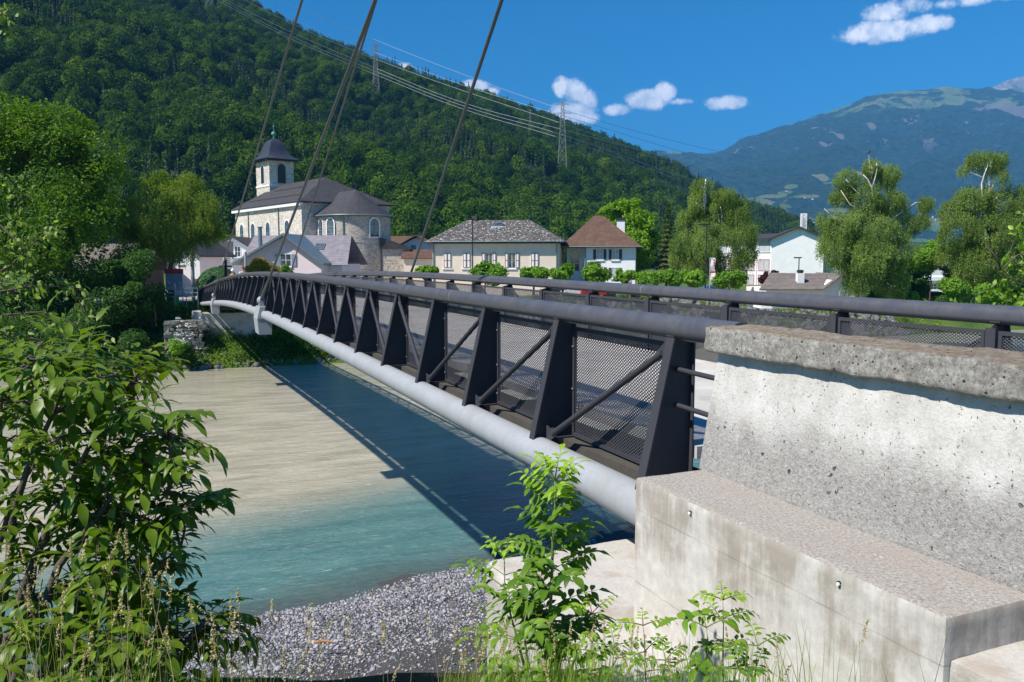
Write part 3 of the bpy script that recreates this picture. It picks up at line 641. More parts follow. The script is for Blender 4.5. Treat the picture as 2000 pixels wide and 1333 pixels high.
mtn('peak', [1780, 1860, 1915, 1945, 1975, 2000, 2040, 2120, 2300, 2600], [260, 200, 176, 158, 147, 139, 128, 110, 120, 220], 8800, 10500, m_peak(), 120, 60, 250, 91)
# trees that stand along the far crest are part of the mountain's cover
# ---------------- haze
hz = MB(); hz.box(-15500, 15500, -60, 19500, -12.2, 2560)
def m_haze():
    t = NT('blue valley haze'); pv = t.N.new('ShaderNodeVolumePrincipled'); pv.inputs['Color'].default_value = (.13, .45, .95, 1); pv.inputs['Density'].default_value = HAZE; pv.inputs['Anisotropy'].default_value = -.2
    t.L.new(pv.outputs[0], t.out.inputs['Volume']); return t.m
HAZE = 8.2e-5
tag(hz.build('haze', m_haze()), kind='stuff')

# ================================================================ THE FOOTBRIDGE
S = 2.4; T0 = 6.464; UC = 6.666; NP = 39
_pi = [-4, 0, 2, 5, 8, 10, 12, 15, 18, 21, 25, 30, 34, 38.5, 42]
_pz = [-.63, -.62, -.61, -.585, -.56, -.563, -.59, -.69, -.87, -1.13, -1.56, -2.18, -2.66, -3.24, -3.7]
_cf = np.polyfit(_pi, _pz, 6)
def zr(t):
    i = (t - T0) / S; return float(np.polyval(_cf, min(max(i, -1), 40)))
br = thing('footbridge', B(UC, T0, -2.5), 'long cable stayed steel footbridge with anthracite trusses and pale grey bottom tubes over the river', 'footbridge')
def side(sg):
    """u on the near (sg=-1) or far (sg=+1) truss from the near truss's own u"""
    return (lambda u: u) if sg < 0 else (lambda u: 2 * UC - u)
TEND = T0 + NP * S
GAPS = [(T0 + 12.15 * S, T0 + 12.75 * S), (T0 + 25.15 * S, T0 + 25.75 * S)]
for sg in (-1, 1):
    U = side(sg)
    ts = np.arange(T0 - (.38 if sg < 0 else 3.2 * S), TEND + .2, .6)
    if sg < 0: ts[0] = 5.56
    o = MB().tube([B(U(4.47), t, zr(t)) for t in ts], .112, 20).build('handrail', M['rail'], br); soft(o)
    # weld seams on the handrail
    for t in np.arange(T0 + 6.3 + (.0 if sg < 0 else 1.2), TEND, 19.2):
        soft(MB().tube([B(U(4.47), t - .004, zr(t)), B(U(4.47), t + .004, zr(t))], .1130, 20).build('weld_seam', M['galv'], br))
    segs = [(5.3 if sg < 0 else 3.0, GAPS[0][0]), (GAPS[0][1], GAPS[1][0]), (GAPS[1][1], TEND + .3)]
    for a, b in segs:
        tt = np.linspace(a, b, int((b - a) / .6) + 2)
        rr = [.195] * len(tt)
        o = MB().tube([B(U(4.15), t, zr(t) - 1.69) for t in tt], rr, 28).build('bottom_tube', M['chord'], br); soft(o, 50)
    for i in range(1, 14):
        t = T0 + i * S - .02
        if GAPS[0][0] < t < GAPS[0][1]: continue
        soft(MB().tube([B(U(4.15), t - .008, zr(t) - 1.69), B(U(4.15), t + .008, zr(t) - 1.69)], .1965, 28).build('weld_ring', M['galv'], br)) if sg < 0 else None
    # posts
    for i in range(-1 if sg > 0 else 0, NP + 1):
        t = T0 + i * S; z = zr(t); m = MB(lambda u, q, zz: B(U(u), q, zz))
        zb, zt = z - 1.60, z - .085; ub, ut = 4.04, 4.39; w = .062; f = .018
        for j in (0,):
            m.hexa([(ub, t - w, zb), (ub + f, t - w, zb), (ub + f, t + w, zb), (ub, t + w, zb), (ut, t - w, zt), (ut + f, t - w, zt), (ut + f, t + w, zt), (ut, t + w, zt)])
            m.hexa([(ub + f, t - .008, zb + .02), (4.61, t - .008, zb + .02), (4.61, t + .008, zb + .02), (ub + f, t + .008, zb + .02), (ut + f, t - .008, zt - .01), (4.61, t - .008, zt - .06), (4.61, t + .008, zt - .06), (ut + f, t + .008, zt - .01)])
            m.box(4.61, 4.626, t - w, t + w, zb + .03, zt - .06)
            m.box(ut - .01, 4.56, t - w, t + w, zt, zt + .014)
        m.build('post', M['dark'], br)
    # diagonals with gussets
    for i in range(0, NP):
        down_far = i < 3 or 13 <= i < 19
        ta, tb = T0 + i * S, T0 + (i + 1) * S
        if i in (12, 25): continue
        a, b = (ta + .10, tb - .14) if down_far else (tb - .10, ta + .14)
        za, zb = zr(a) - .22, zr(b) - 1.47
        m = MB(); pa, pb = B(U(4.42), a, za), B(U(4.235), b, zb); dv = pb - pa
        m.tube([pa + dv * .03, pa + dv * .96], .036, 12)
        for q, e, s2 in ((pa, ta if down_far else tb, .16), (pb, tb if down_far else ta, .19)):
            dirn = (pb - pa) / np.linalg.norm(pb - pa); sgn = 1 if q is pa else -1
            c = q + dirn * sgn * .17; 
            up = np.array([0, 0, 1.]); k = np.cross(dirn, [NX, NY, 0]); k /= np.linalg.norm(k)
            dn = np.array([DX, DY, 0.]) * (1 if e > (a if sgn > 0 else b) else -1)
            pl = [c + k * .045, c - k * .045, q - dirn * sgn * .03 - np.array([0, 0, .07 * 1]), q + dn * .07 + np.array([0, 0, -.10 if sgn < 0 else -.02]), q + dn * .07 + np.array([0, 0, .12]), q + np.array([0, 0, .10])]
            cen = sum(pl) / 6; nn = np.array([NX, NY, 0]); ang = [math.atan2((p - cen)[2], (p - cen) @ np.array([DX, DY, 0])) for p in pl]
            pl = [p for _, p in sorted(zip(ang, pl), key=lambda q_: q_[0])]
            pl = [p - nn * .007 for p in pl]; m.slab(pl, nn * .014)
        o = m.build('diagonal_brace', M['dark'], br); soft(o)
    # framed expanded metal panels between the posts
    for i in range(-1 if sg > 0 else 0, NP):
        ta, tb = T0 + i * S + .085, T0 + (i + 1) * S - .085; up_ = 4.585; m = MB(lambda u, q, zz: B(U(u), q, zz)); fr = .045
        z0a, z1a, z0b, z1b = zr(ta) - 1.50, zr(ta) - .175, zr(tb) - 1.50, zr(tb) - .175
        for (p, q, r_, s_) in (((ta, z0a), (tb, z0b), (tb, z0b + fr), (ta, z0a + fr)), ((ta, z1a - fr), (tb, z1b - fr), (tb, z1b), (ta, z1a)), ((ta, z0a + fr), (ta + fr, z0a + fr), (ta + fr, z1a - fr), (ta, z1a - fr)), ((tb - fr, z0b + fr), (tb, z0b + fr), (tb, z1b - fr), (tb - fr, z1b - fr))):
            m.hexa([(up_ - .02, p[0], p[1]), (up_ - .02, q[0], q[1]), (up_ + .02, q[0], q[1]), (up_ + .02, p[0], p[1]), (up_ - .02, s_[0], s_[1]), (up_ - .02, r_[0], r_[1]), (up_ + .02, r_[0], r_[1]), (up_ + .02, s_[0], s_[1])])
        pan = m.build('mesh_panel', M['dark'], br)
        V = [B(U(up_), ta + .02, z0a + .02), B(U(up_), tb - .02, z0b + .02), B(U(up_), tb - .02, z1b - .02), B(U(up_), ta + .02, z1a - .02)]
        sh = mesh_obj('mesh_sheet', V, np.array([[0, 1, 2, 3]]), M['mesh'], pan)
        uvl = sh.data.uv_layers.new(name='UVMap'); uvl.data.foreach_set('uv', np.array([[0, 0], [tb - ta, 0], [tb - ta, 1.29], [0, 1.29]], dtype=np.float32).ravel())
        if i < 8 and sg < 0:
            for fz in (.12, .45, .85): MB(lambda u, q, zz: B(U(u), q, zz)).ball((up_ - .03, tb - .022, z0b + fz * 1.28), .013, 6).build('panel_bolt', M['bolt'], pan)
# deck
td = np.arange(T0 - .1, TEND + .6, 1.2); m = MB(); e = MB(); 
for a, b in zip(td[:-1], td[1:]):
    za, zb = zr(a) - 1.13, zr(b) - 1.13
    m.hexa([B(4.64, a, za - .12), B(2 * UC - 4.64, a, za - .12), B(2 * UC - 4.64, b, zb - .12), B(4.64, b, zb - .12), B(4.64, a, za), B(2 * UC - 4.64, a, za), B(2 * UC - 4.64, b, zb), B(4.64, b, zb)])
m.build('deck', M['deck'], br)
for sg in (-1, 1):
    U = side(sg); e = MB()
    for a, b in zip(td[:-1], td[1:]):
        za, zb = zr(a) - 1.13, zr(b) - 1.13
        p = [(U(4.46), a, za - .55), (U(5.1), a, za - .55), (U(5.1), b, zb - .55), (U(4.46), b, zb - .55), (U(4.46), a, za - .40), (U(5.1), a, za - .40), (U(5.1), b, zb - .40), (U(4.46), b, zb - .40)]  # edge plate widened inward so its cast shadow merges with the deck's
        e.hexa([B(*q) for q in p])
    e.build('deck_edge', M['fascia'], br)
for i in range(0, NP + 1):
    t = T0 + i * S; z = zr(t)
    MB().bar(B(4.2, t, z - 1.62), B(2 * UC - 4.2, t, z - 1.62), .14, .22).build('cross_girder', M['dark'], br)
# cable anchors, cross beams and stays
apex = np.array(B(UC, -22, 24.))
stay_px = {(-1, 0): (733, 0), (-1, 1): (590, 0), (1, 1): (735, 0), (1, 0): (980, 0)}
foot_px = {(1, 1): (569.5, 532), (1, 0): (809, 530)}
for k, (ga, gb) in enumerate(GAPS):
    tm = (ga + gb) / 2; z = zr(tm)
    o = MB(lambda u, q, zz: B(u, q, zz)).box(3.98, 2 * UC - 3.98, ga + .30, gb - .30, z - 2.25, z - 1.50).build('cross_beam', M['dark'], br)
    for sg in (-1, 1):
        U = side(sg); m = MB(lambda u, q, zz: B(U(u), q, zz))
        # tapered box: slants out to the cable lug
        for (ua, ub_, za, zb, ua2, ub2) in ((3.86, 4.36, z - 2.50, z - 1.85, 3.80, 4.42), (3.80, 4.42, z - 1.85, z - 1.35, 3.92, 4.20)):
            m.hexa([(ua, ga, za), (ub_, ga, za), (ub_, gb, za), (ua, gb, za), (ua2, ga + .02, zb), (ub2, ga + .02, zb), (ub2, gb - .02, zb), (ua2, gb - .02, zb)])
        m.box(3.96, 4.16, tm - .18, tm + .18, z - 1.36, z - 1.12)
        an = m.build('cable_anchor', M['chord'], br)
        c = B(U(4.05), tm, z - 1.10)
        m = MB().ball(c, .17, 10); m.build('cable_socket', M['chord'], an)
        foot = c if (sg, k) != (1, 0) else B(U(4.05), tm - 3.2, z - 1.10)
        nrm = np.cross(ray(*stay_px[(sg, k)]), foot)
        nrm /= np.linalg.norm(nrm); top = apex - (apex @ nrm) * nrm
        o = MB().tube([foot, foot * .97 + top * .03], .07, 10).build('cable_sleeve', M['cable'], an)
        o = MB().tube([foot, top], .047, 10).build('stay_cable', M['cable'], br); soft(o, 60)

# ================================================================ NEAR ABUTMENT
def rough_block(name, fmap, dims, res, amp, mat, parent, freq=9, rad=.02, seed=1):
    """block whose faces are dense grids displaced by noise; fmap maps block coords to world"""
    a, b, c = dims; V = []; F = []; idx = {}
    na, nb, nc = [max(2, int(round(q / r)) + 1) for q, r in zip(dims, res if hasattr(res, '__len__') else (res,) * 3)]
    A = np.linspace(0, a, na); Bq = np.linspace(0, b, nb); Cq = np.linspace(0, c, nc); base = 0
    for ax, (P1, P2) in ((0, (Bq, Cq)), (1, (A, Cq)), (2, (A, Bq))):
        for side_, val in ((0, 0), (1, dims[ax])):
            p, q = np.meshgrid(P1, P2, indexing='ij'); fx = np.full_like(p, val)
            pts_ = {0: (fx, p, q), 1: (p, fx, q), 2: (p, q, fx)}[ax]; pt = np.stack(pts_, -1).reshape(-1, 3); n_, m_ = p.shape
            i = np.arange((n_ - 1) * m_).reshape(n_ - 1, m_)[:, :-1].ravel(); f = np.stack([i, i + m_, i + m_ + 1, i + 1], 1)
            if (side_ == 0) != (ax == 1): f = f[:, ::-1]
            V.append(pt); F.append(f + base); base += len(pt)
    V = np.concatenate(V); F = np.concatenate(F)
    # rounded edges
    D = np.array(dims); cl = np.clip(V, rad, D - rad); d = V - cl; L = np.linalg.norm(d, axis=1, keepdims=True); V = np.where(L > rad, cl + d / (L + 1e-9) * rad, V)
    nr = np.clip((V - D / 2) / (D / 2), -1, 1) ** 9; nr /= (np.linalg.norm(nr, axis=1, keepdims=True) + 1e-6)
    n1 = fbm(V * freq + seed * 7.7, 4, seed) - .5; n2 = fbm(V * freq * .18 + seed * 3.1, 3, seed + 5) - .5
    V = V + nr * (n1 * amp + n2 * amp * 1.6)[:, None]
    W = np.array([fmap(*p) for p in V]) if not getattr(fmap, 'vec', False) else fmap(V)
    return mesh_obj(name, W, F, mat, parent, smooth=True)
def vec(f): f.vec = True; return f
def Bv(u, t, z): return np.stack([u * NX + t * DX, u * NY + t * DY, z], -1)
par = thing('parapet_wall', B(4.3, 3, -1.69), 'battered white concrete parapet wall with a pitted grey coping at the bridge end', 'wall')
@vec
def f_cop(V): return Bv(4.10 + V[:, 0], 5.57 - V[:, 1], -.742 + V[:, 2])
rough_block('coping', f_cop, (.52, 6.6, .205), (.02, .016, .016), .022, M['conc_coping'], par, 14, .03, 3)
@vec
def f_wal(V):
    k = V[:, 2] / .97; return Bv(3.995 + .205 * k + V[:, 0] * (1 - .25 * k), 5.46 - V[:, 1] + .03 * k, -1.70 + V[:, 2])
rough_block('wall', f_wal, (.5, 6.4, .97), (.1, .025, .02), .012, M['conc_wall'], par, 12, .015, 5)
blk = thing('abutment_block', B(3.8, 4, -3.9), 'stained cast concrete abutment block under the white parapet wall', 'block')
@vec
def f_box(V): return Bv(3.38 + V[:, 0], 5.43 - V[:, 1], -4.0 + V[:, 2])
rough_block('block_body', f_box, (1.15, 2.78, 2.31), (.03, .03, .03), .006, M['conc_box'], blk, 10, .022, 7)
# tie holes and the shutter board line on its face
for (x, y) in ((1349, 1001), (1640, 1139)):
    v = ray(x, y); k = 3.38 / (v @ np.array([NX, NY, 0])); p = v * k; t_, z_ = p[0] * DX + p[1] * DY, p[2]
    o = MB().tube([B(3.368, t_, z_), B(3.40, t_, z_)], .013, 14).build('tie_hole', M['black'], blk)
    MB().tube([B(3.361, t_ - .003, z_ - .003), B(3.375, t_ - .003, z_ - .003)], .010, 12).build('plug', M['trim'], o)
@vec
def f_slab(V): return Bv(3.415 + V[:, 0], 2.655 - V[:, 1], -4.2 + V[:, 2])
o = rough_block('concrete_slab', f_slab, (.62, 6.0, 2.30), (.05, .06, .05), .008, M['conc'], None, 9, .02, 9); tag(o, 'low concrete slab stepping down beside the near end of the stained block', 'slab')
@vec
def f_pad(V): return Bv(2.78 + V[:, 0] + .22 * np.clip((V[:, 1] - .0) / 4, 0, 1) * -1.2, 7.18 - V[:, 1], -6.4 + V[:, 2])
o = rough_block('concrete_pad', f_pad, (1.75, 4.2, 3.55), (.035, .035, .06), .03, M['conc'], None, 4, .10, 12); tag(o, 'flat concrete footing pad below the bridge end, shaded by the ash sapling', 'footing')
ab = MB(lambda u, q, zz: B(u, q, zz)); ab.box(4.56, 9.4, 2.0, 6.25, -10.4, -2.16); tag(ab.build('near_abutment', M['conc']), 'concrete abutment hidden beneath the near end of the deck', 'abutment')
pth = MB(lambda u, q, zz: B(u, q, zz)); pth.box(4.62, 9.3, -8, T0 - .32, -2.15, -1.75); tag(pth.build('path', M['deck']), kind='structure')
# two short bars between the first post and the wall
for zz in (-1.02, -1.36):
    o = MB().tube([B(4.46, T0 - .02, zz), B(4.40, 5.40, zz - .005)], .024, 12).build('guard_bar', M['dark'], br); soft(o)
# parapet wall on the other side of the path is out of frame
# ================================================================ FAR ABUTMENT
fa = thing('far_abutment', B(6.7, 86, -9), 'grey concrete abutment carrying the far end of the footbridge', 'abutment')
m = MB(lambda u, q, zz: B(u, q, zz))
m.hexa([(3.9, 83.2, -10.3), (9.9, 83.2, -10.3), (9.9, 101, -10.3), (3.9, 101, -10.3), (3.9, 84.4, -5.15), (9.9, 84.4, -5.15), (9.9, 101, -5.15), (3.9, 101, -5.15)])
m.build('front_wall', M['conc'], fa)
m = MB(lambda u, q, zz: B(u, q, zz)); m.hexa([(2.2, 83.4, -10.3), (3.895, 83.4, -10.3), (3.895, 101, -10.3), (1.6, 101, -10.3), (3.2, 84.6, -5.0), (3.895, 84.6, -5.0), (3.895, 101, -4.6), (2.6, 101, -4.6)]); m.build('wing_wall', M['conc'], fa)
m = MB(lambda u, q, zz: B(u, q, zz)); m.box(2.4, 10.5, 98.6, 101.2, -5.1, -4.62 + .02); m.build('bearing_shelf', M['conc'], fa)
# ================================================================ BUILDINGS
def frame(o, a):
    """local frame: x along direction a (radians from +X, counter clockwise), y to its left, z up, origin o"""
    ca, sa = math.cos(a), math.sin(a)
    return lambda x, y, z: np.array([o[0] + x * ca - y * sa, o[1] + x * sa + y * ca, o[2] + z])
def window(T, par, x, z, w, h, y=0., dy=-1, style='plain', mf='trim', mg='glass', shut=None, opened=False, sill=True, bars=(1, 1)):
    """window on a facade running along local x at depth y, facing dy; x,z its centre"""
    d = .06 * dy; f = .09
    m = MB(T); m.box(x - w / 2 - f, x + w / 2 + f, *sorted((y, y + d)), z + h / 2, z + h / 2 + f); m.box(x - w / 2 - f, x - w / 2, *sorted((y, y + d)), z - h / 2, z + h / 2); m.box(x + w / 2, x + w / 2 + f, *sorted((y, y + d)), z - h / 2, z + h / 2); m.box(x - w / 2 - f, x + w / 2 + f, *sorted((y, y + d)), z - h / 2 - f, z - h / 2)
    for k in range(1, bars[0] + 1): q = x - w / 2 + w * k / (bars[0] + 1); m.box(q - .03, q + .03, *sorted((y, y + d * .7)), z - h / 2, z + h / 2)
    for k in range(1, bars[1] + 1): q = z - h / 2 + h * k / (bars[1] + 1); m.box(x - w / 2, x + w / 2, *sorted((y, y + d * .6)), q - .025, q + .025)
    wo = m.build('window', M[mf], par)
    MB(T).box(x - w / 2, x + w / 2, *sorted((y + .005 * dy, y + d * .35)), z - h / 2, z + h / 2).build('pane', M[mg], wo)
    if sill: MB(T).box(x - w / 2 - .22, x + w / 2 + .22, *sorted((y, y + d * 2.5)), z - h / 2 - f - .12, z - h / 2 - f).build('sill', M['trim'], wo)
    if shut:
        for sgn in (-1, 1):
            m = MB(T); 
            if opened: a, b = x + sgn * (w / 2 + f), x + sgn * (w / 2 + f + w * .48)
            else: a, b = x + sgn * .02, x + sgn * w / 2
            a, b = sorted((a, b)); y0, y1 = sorted((y + d * 1.05, y + d * 1.9))
            m.box(a, b, y0, y1, z - h / 2, z + h / 2).build('shutter', M[shut], wo)
            if shut in ('trim',):
                m = MB(T); y0, y1 = sorted((y + d * 1.9, y + d * 2.3))
                for q in (a, b - .07): m.box(q, q + .07, y0, y1, z - h / 2, z + h / 2)
                for q in (z - h / 2, z - .04, z + h / 2 - .07): m.box(a + .07, b - .07, y0, y1, q, q + .07)
                m.build('shutter_rail', M['brownwood'], wo)
    return wo
def skylight(T3, par, c, ux, uy, w, h, mat='glass'):
    """c centre on a roof slope, ux along, uy up the slope (local vectors)"""
    c, ux, uy = [np.asarray(q, float) for q in (c, ux, uy)]; n = np.cross(ux, uy); n /= np.linalg.norm(n)
    def rect(a, b, t0, t1):
        return [c + n * t0 - ux * a - uy * b, c + n * t0 + ux * a - uy * b, c + n * t0 + ux * a + uy * b, c + n * t0 - ux * a + uy * b, c + n * t1 - ux * a - uy * b, c + n * t1 + ux * a - uy * b, c + n * t1 + ux * a + uy * b, c + n * t1 - ux * a + uy * b]
    o = MB(T3).hexa(rect(w / 2 + .1, h / 2 + .1, .0, .10)).build('skylight', M['zinc'], par)
    MB(T3).hexa(rect(w / 2, h / 2, .101, .125)).build('pane', M[mat], o)
def hip_roof(T, par, x0, x1, y0, y1, ze, zr_, rx0, rx1, mat, th=.16, name='roof', ry=None, soffit='beam'):
    ym = (y0 + y1) / 2 if ry is None else ry; m = MB(T)
    E_ = [(x0, y0, ze), (x1, y0, ze), (x1, y1, ze), (x0, y1, ze)]; a, b = (rx0, ym, zr_), (rx1, ym, zr_)
    m.add(E_ + [a, b] , [(0, 1, 5, 4), (1, 2, 5), (2, 3, 4, 5), (3, 0, 4)])
    m.add([(x, y, z - th) for x, y, z in E_] + [(x, y, z) for x, y, z in E_], [(3, 2, 1, 0), (0, 1, 5, 4), (1, 2, 6, 5), (2, 3, 7, 6), (3, 0, 4, 7)])
    r = m.build(name, M[mat], par)
    g = MB(T); g.tube([(x0 - .06, y0 - .07, ze - .05), (x1 + .06, y0 - .07, ze - .05)], .07, 8); g.build('gutter', M['zinc'], r)
    return r
def gable_roof(T, par, x0, x1, y0, y1, ze, zr_, mat, along='y', th=.16, name='roof', mid=None):
    """ridge along 'y' (gable facing -y) or 'x'"""
    m = MB(T)
    if along == 'y':
        xm = (x0 + x1) / 2 if mid is None else mid
        for xa, za, xb, zb in ((x0, ze, xm, zr_), (xm, zr_, x1, ze)):
            m.hexa([(xa, y0, za - th), (xb, y0, zb - th), (xb, y1, zb - th), (xa, y1, za - th), (xa, y0, za), (xb, y0, zb), (xb, y1, zb), (xa, y1, za)])
    else:
        ym = (y0 + y1) / 2 if mid is None else mid
        for ya, za, yb, zb in ((y0, ze, ym, zr_), (ym, zr_, y1, ze)):
            m.hexa([(x0, ya, za - th), (x1, ya, za - th), (x1, yb, zb - th), (x0, yb, zb - th), (x0, ya, za), (x1, ya, za), (x1, yb, zb), (x0, yb, zb)])
    return m.build(name, M[mat], par)
def gable_wall(T, par, x0, x1, y0, y1, z0, ze, zr_, mat, along='y', name='wall'):
    m = MB(T)
    if along == 'y':
        xm = (x0 + x1) / 2
        A = [(x0, y0, z0), (x1, y0, z0), (x1, y0, ze), (xm, y0, zr_), (x0, y0, ze)]; Bk = [(x, y1, z) for x, _, z in A]
    else:
        ym = (y0 + y1) / 2
        A = [(x0, y0, z0), (x0, y1, z0), (x0, y1, ze), (x0, ym, zr_), (x0, y0, ze)]; Bk = [(x1, y, z) for _, y, z in A]
    n = 5; m.add(A + Bk, [tuple(range(n)), tuple(range(n, 2 * n))[::-1]] + [(i, i + n, (i + 1) % n + n, (i + 1) % n) for i in range(n)])
    return m.build(name, M[mat], par)
GZ = -4.6
def arch_window(T, par, x, z0, w, h, y=0., dy=-1, surround='trim', n=8, nm='window', louvre=False):
    """round headed window; z0 sill height, h overall"""
    r = w / 2; zs = z0 + h - r; out = [(x - r, z0), (x + r, z0)] + [(x + r * math.cos(a), zs + r * math.sin(a)) for a in np.linspace(0, math.pi, n)]
    R2 = r + .2; outer = [(x - R2, z0 - .14), (x + R2, z0 - .14)] + [(x + R2 * math.cos(a), zs + R2 * math.sin(a)) for a in np.linspace(0, math.pi, n)]
    m = MB(T); k = len(out); d = .07 * dy
    vs = [(a, y + .002 * dy, b) for a, b in outer] + [(a, y + d, b) for a, b in outer] + [(a, y + d, b) for a, b in out] + [(a, y + .002 * dy, b) for a, b in out]
    fs = []
    for i in range(k):
        j = (i + 1) % k
        for l in range(3): fs.append((l * k + i, l * k + j, (l + 1) * k + j, (l + 1) * k + i))
    m.add(vs, fs); wo = m.build(nm, M[surround], par)
    m = MB(T); m.poly([(a, y + .012 * dy, b) for a, b in out]); m.build('pane', M['black' if louvre else 'glass'], wo)
    if not louvre:
        m = MB(T)
        for q in (.25, .5, .75): m.box(x - r, x + r, *sorted((y + .014 * dy, y + .035 * dy)), z0 + (h - r) * q - .03, z0 + (h - r) * q + .03)
        m.box(x - .025, x + .025, *sorted((y + .036 * dy, y + .05 * dy)), z0, z0 + h); m.build('glazing_bar', M['bluegrey'], wo)
    return wo

# ---------------- the church
co_ = np.array([-31.5, 125., 0.]); aN = math.atan2(.788, -.616)
# local frame of the nave: x runs from the near corner to the far end, y towards the right-hand side (negative local y)
TN = frame((co_[0], co_[1], GZ), aN)          # x along the nave, +y is to the left of it (outside the lit wall is +y)
ch = thing('church', (co_[0], co_[1], GZ), 'stone church with slate roofs, round apse and a tower under a dark bell shaped cap', 'church')
NL, NW, EH, RH = 28., 15., 13.35, 17.9
MB(TN).box(0, NL, -NW, 0, 0, EH).build('nave_wall', M['church_wall'], ch)
# hipped nave roof, ridge along x
m = MB(TN); o_ = .55; E_ = [(-o_, o_, EH), (NL + o_, o_, EH), (NL + o_, -NW - o_, EH), (-o_, -NW - o_, EH)]
m.add(E_ + [(7.6, -7.5, RH), (NL - 1, -7.5, RH)], [(0, 1, 5, 4), (1, 2, 5), (2, 3, 4, 5), (3, 0, 4)]); m.add([(x, y, z - .18) for x, y, z in E_] + E_, [(3, 2, 1, 0), (0, 1, 5, 4), (1, 2, 6, 5), (2, 3, 7, 6), (3, 0, 4, 7)])
nr_ = m.build('nave_roof', M['slate'], ch)
MB(TN).box(-.5, NL + .5, .02, .5, EH - .62, EH - .20).build('cornice', M['trim'], ch)
for fy, x0, x1 in ((.28, 4, 26), (.66, 8.6, 22)):
    y_ = o_ + (-7.5 - o_) * fy; z_ = EH + (RH - EH) * fy
    MB(TN).tube([(x0, y_ + .05, z_ + .16), (x1, y_ + .05, z_ + .16)], .07, 6).build('snow_guard', M['bark'], nr_)
for x in (5.5, 13.2, 19.8, 25.):
    arch_window(TN, ch, x, 6.3, 1.7, 4.4, 0., 1)
for x in (8.6, 21.6): MB(TN).tube([(x, .12, 0), (x, .12, EH - .6)], .09, 8).build('downpipe', M['zinc'], ch)
# tower astride the far end of the ridge
MB(TN).box(25.2, 31.4, -9.8, -5.3, 0, 22.1).build('tower_wall', M['church_wall'], ch)
MB(TN).box(25.1, 31.5, -9.9, -5.2, 17.6, 17.9).build('tower_string_course', M['trim'], ch)
arch_window(TN, ch, 28.3, 18.2, 1.5, 3.2, -5.3, 1, 'trim', nm='belfry_opening', louvre=True)
TE = frame(TN(25.2, -5.3, 0), aN - math.pi / 2)         # facade seen at the right of the tower, running along local x
arch_window(TE, ch, 2.25, 18.2, 1.5, 3.4, 0., -1, 'conc', nm='belfry_opening', louvre=True)
MB(TN).box(24.5, 32.1, -10.5, -4.6, 22.1, 22.4).build('tower_cornice', M['slate'], ch)
m = MB(TN); cx_, cy_ = 28.3, -7.55; prof = [(3.95, 22.4), (3.25, 22.75), (2.55, 23.4), (2.1, 24.2), (1.8, 25.0), (1.45, 25.65), (.95, 26.05), (.3, 26.3)]
rings = [[(cx_ + sx * r, cy_ + sy * r * .78, z) for sx, sy in ((-1, -1), (-.45, -1.06), (.45, -1.06), (1, -1), (1.06, -.45), (1.06, .45), (1, 1), (.45, 1.06), (-.45, 1.06), (-1, 1), (-1.06, .45), (-1.06, -.45))] for r, z in prof]
m.add([p for rg_ in rings for p in rg_], [(i * 12 + k, i * 12 + (k + 1) % 12, (i + 1) * 12 + (k + 1) % 12, (i + 1) * 12 + k) for i in range(len(prof) - 1) for k in range(12)] + [tuple(range(12))[::-1], tuple((len(prof) - 1) * 12 + k for k in range(12))])
cap = m.build('tower_cap', simple('lead grey cap', (.038, .040, .055), .42, .25, 1.5, spec=.5), ch); soft(cap, 35)
m = MB(TN); m.tube([(cx_, cy_, 26.4), (cx_, cy_, 27.0)], .16, 8).ball((cx_, cy_, 27.2), .42, 8); m.tube([(cx_, cy_, 27.5), (cx_, cy_, 29.2)], .05, 6); m.bar((cx_ - .4, cy_, 28.6), (cx_ + .4, cy_, 28.6), .08); soft(m.build('finial', M['copper'], cap))
# choir and round apse: axis continues the nave towards the viewer
cc = TN(-3.0, -7.5, 0); AR = 5.15; AH = 11.25
pts_ = [TN(.0, -7.5 + AR, 0)] + [TN(-3 - AR * math.sin(a), -7.5 + AR * math.cos(a), 0) for a in np.linspace(0, math.pi, 28)] + [TN(.0, -7.5 - AR, 0)]
m = MB(); n_ = len(pts_); m.add([tuple(p) for p in pts_] + [(p[0], p[1], GZ + AH) for p in pts_], [(i, (i + 1) % n_, (i + 1) % n_ + n_, i + n_) for i in range(n_)] + [tuple(range(n_, 2 * n_))]); soft(m.build('apse_wall', M['apse_wall'], ch), 25)
m = MB(); band = [(TN(-3 - (AR + .05) * math.sin(a), -7.5 + (AR + .05) * math.cos(a), 0)) for a in np.linspace(0, math.pi, 28)]
m.add([(p[0], p[1], GZ + z) for z in (7.15, 7.5) for p in band], [(i, i + 1, i + 29, i + 28) for i in range(27)]); m.build('string_course', M['conc'], ch)
m = MB(); ER = AR + .5; eave = [TN(.0, -7.5 + ER, AH)] + [TN(-3 - ER * math.sin(a), -7.5 + ER * math.cos(a), AH) for a in np.linspace(0, math.pi, 28)] + [TN(.0, -7.5 - ER, AH)]; pk = tuple(TN(-3, -7.5, 15.2)); ri = tuple(TN(4.5, -7.5, 15.2)); bl = tuple(TN(4.5, -7.5 + ER, AH)); br_ = tuple(TN(4.5, -7.5 - ER, AH))
k = len(eave); m.add([tuple(p) for p in eave] + [pk, ri, bl, br_] + [(p[0], p[1], p[2] - .2) for p in eave], [(i, i + 1, k) for i in range(1, k - 2)] + [(k + 2, 0, 1, k, k + 1), (k - 2, k - 1, k + 3, k + 1, k)] + [(i, i + 1, k + 4 + i + 1, k + 4 + i) for i in range(k - 1)] + [tuple(range(k + 4, 2 * k + 4))])
ar_ = m.build('apse_roof', M['slate'], ch)
MB().tube([tuple(np.array(p) + np.array([0, 0, -.08])) for p in eave], .10, 8).build('gutter', M['zinc'], ar_)
MB().tube([pk, (pk[0], pk[1], pk[2] + 1.4)], .05, 6).build('finial', M['black'], ar_)
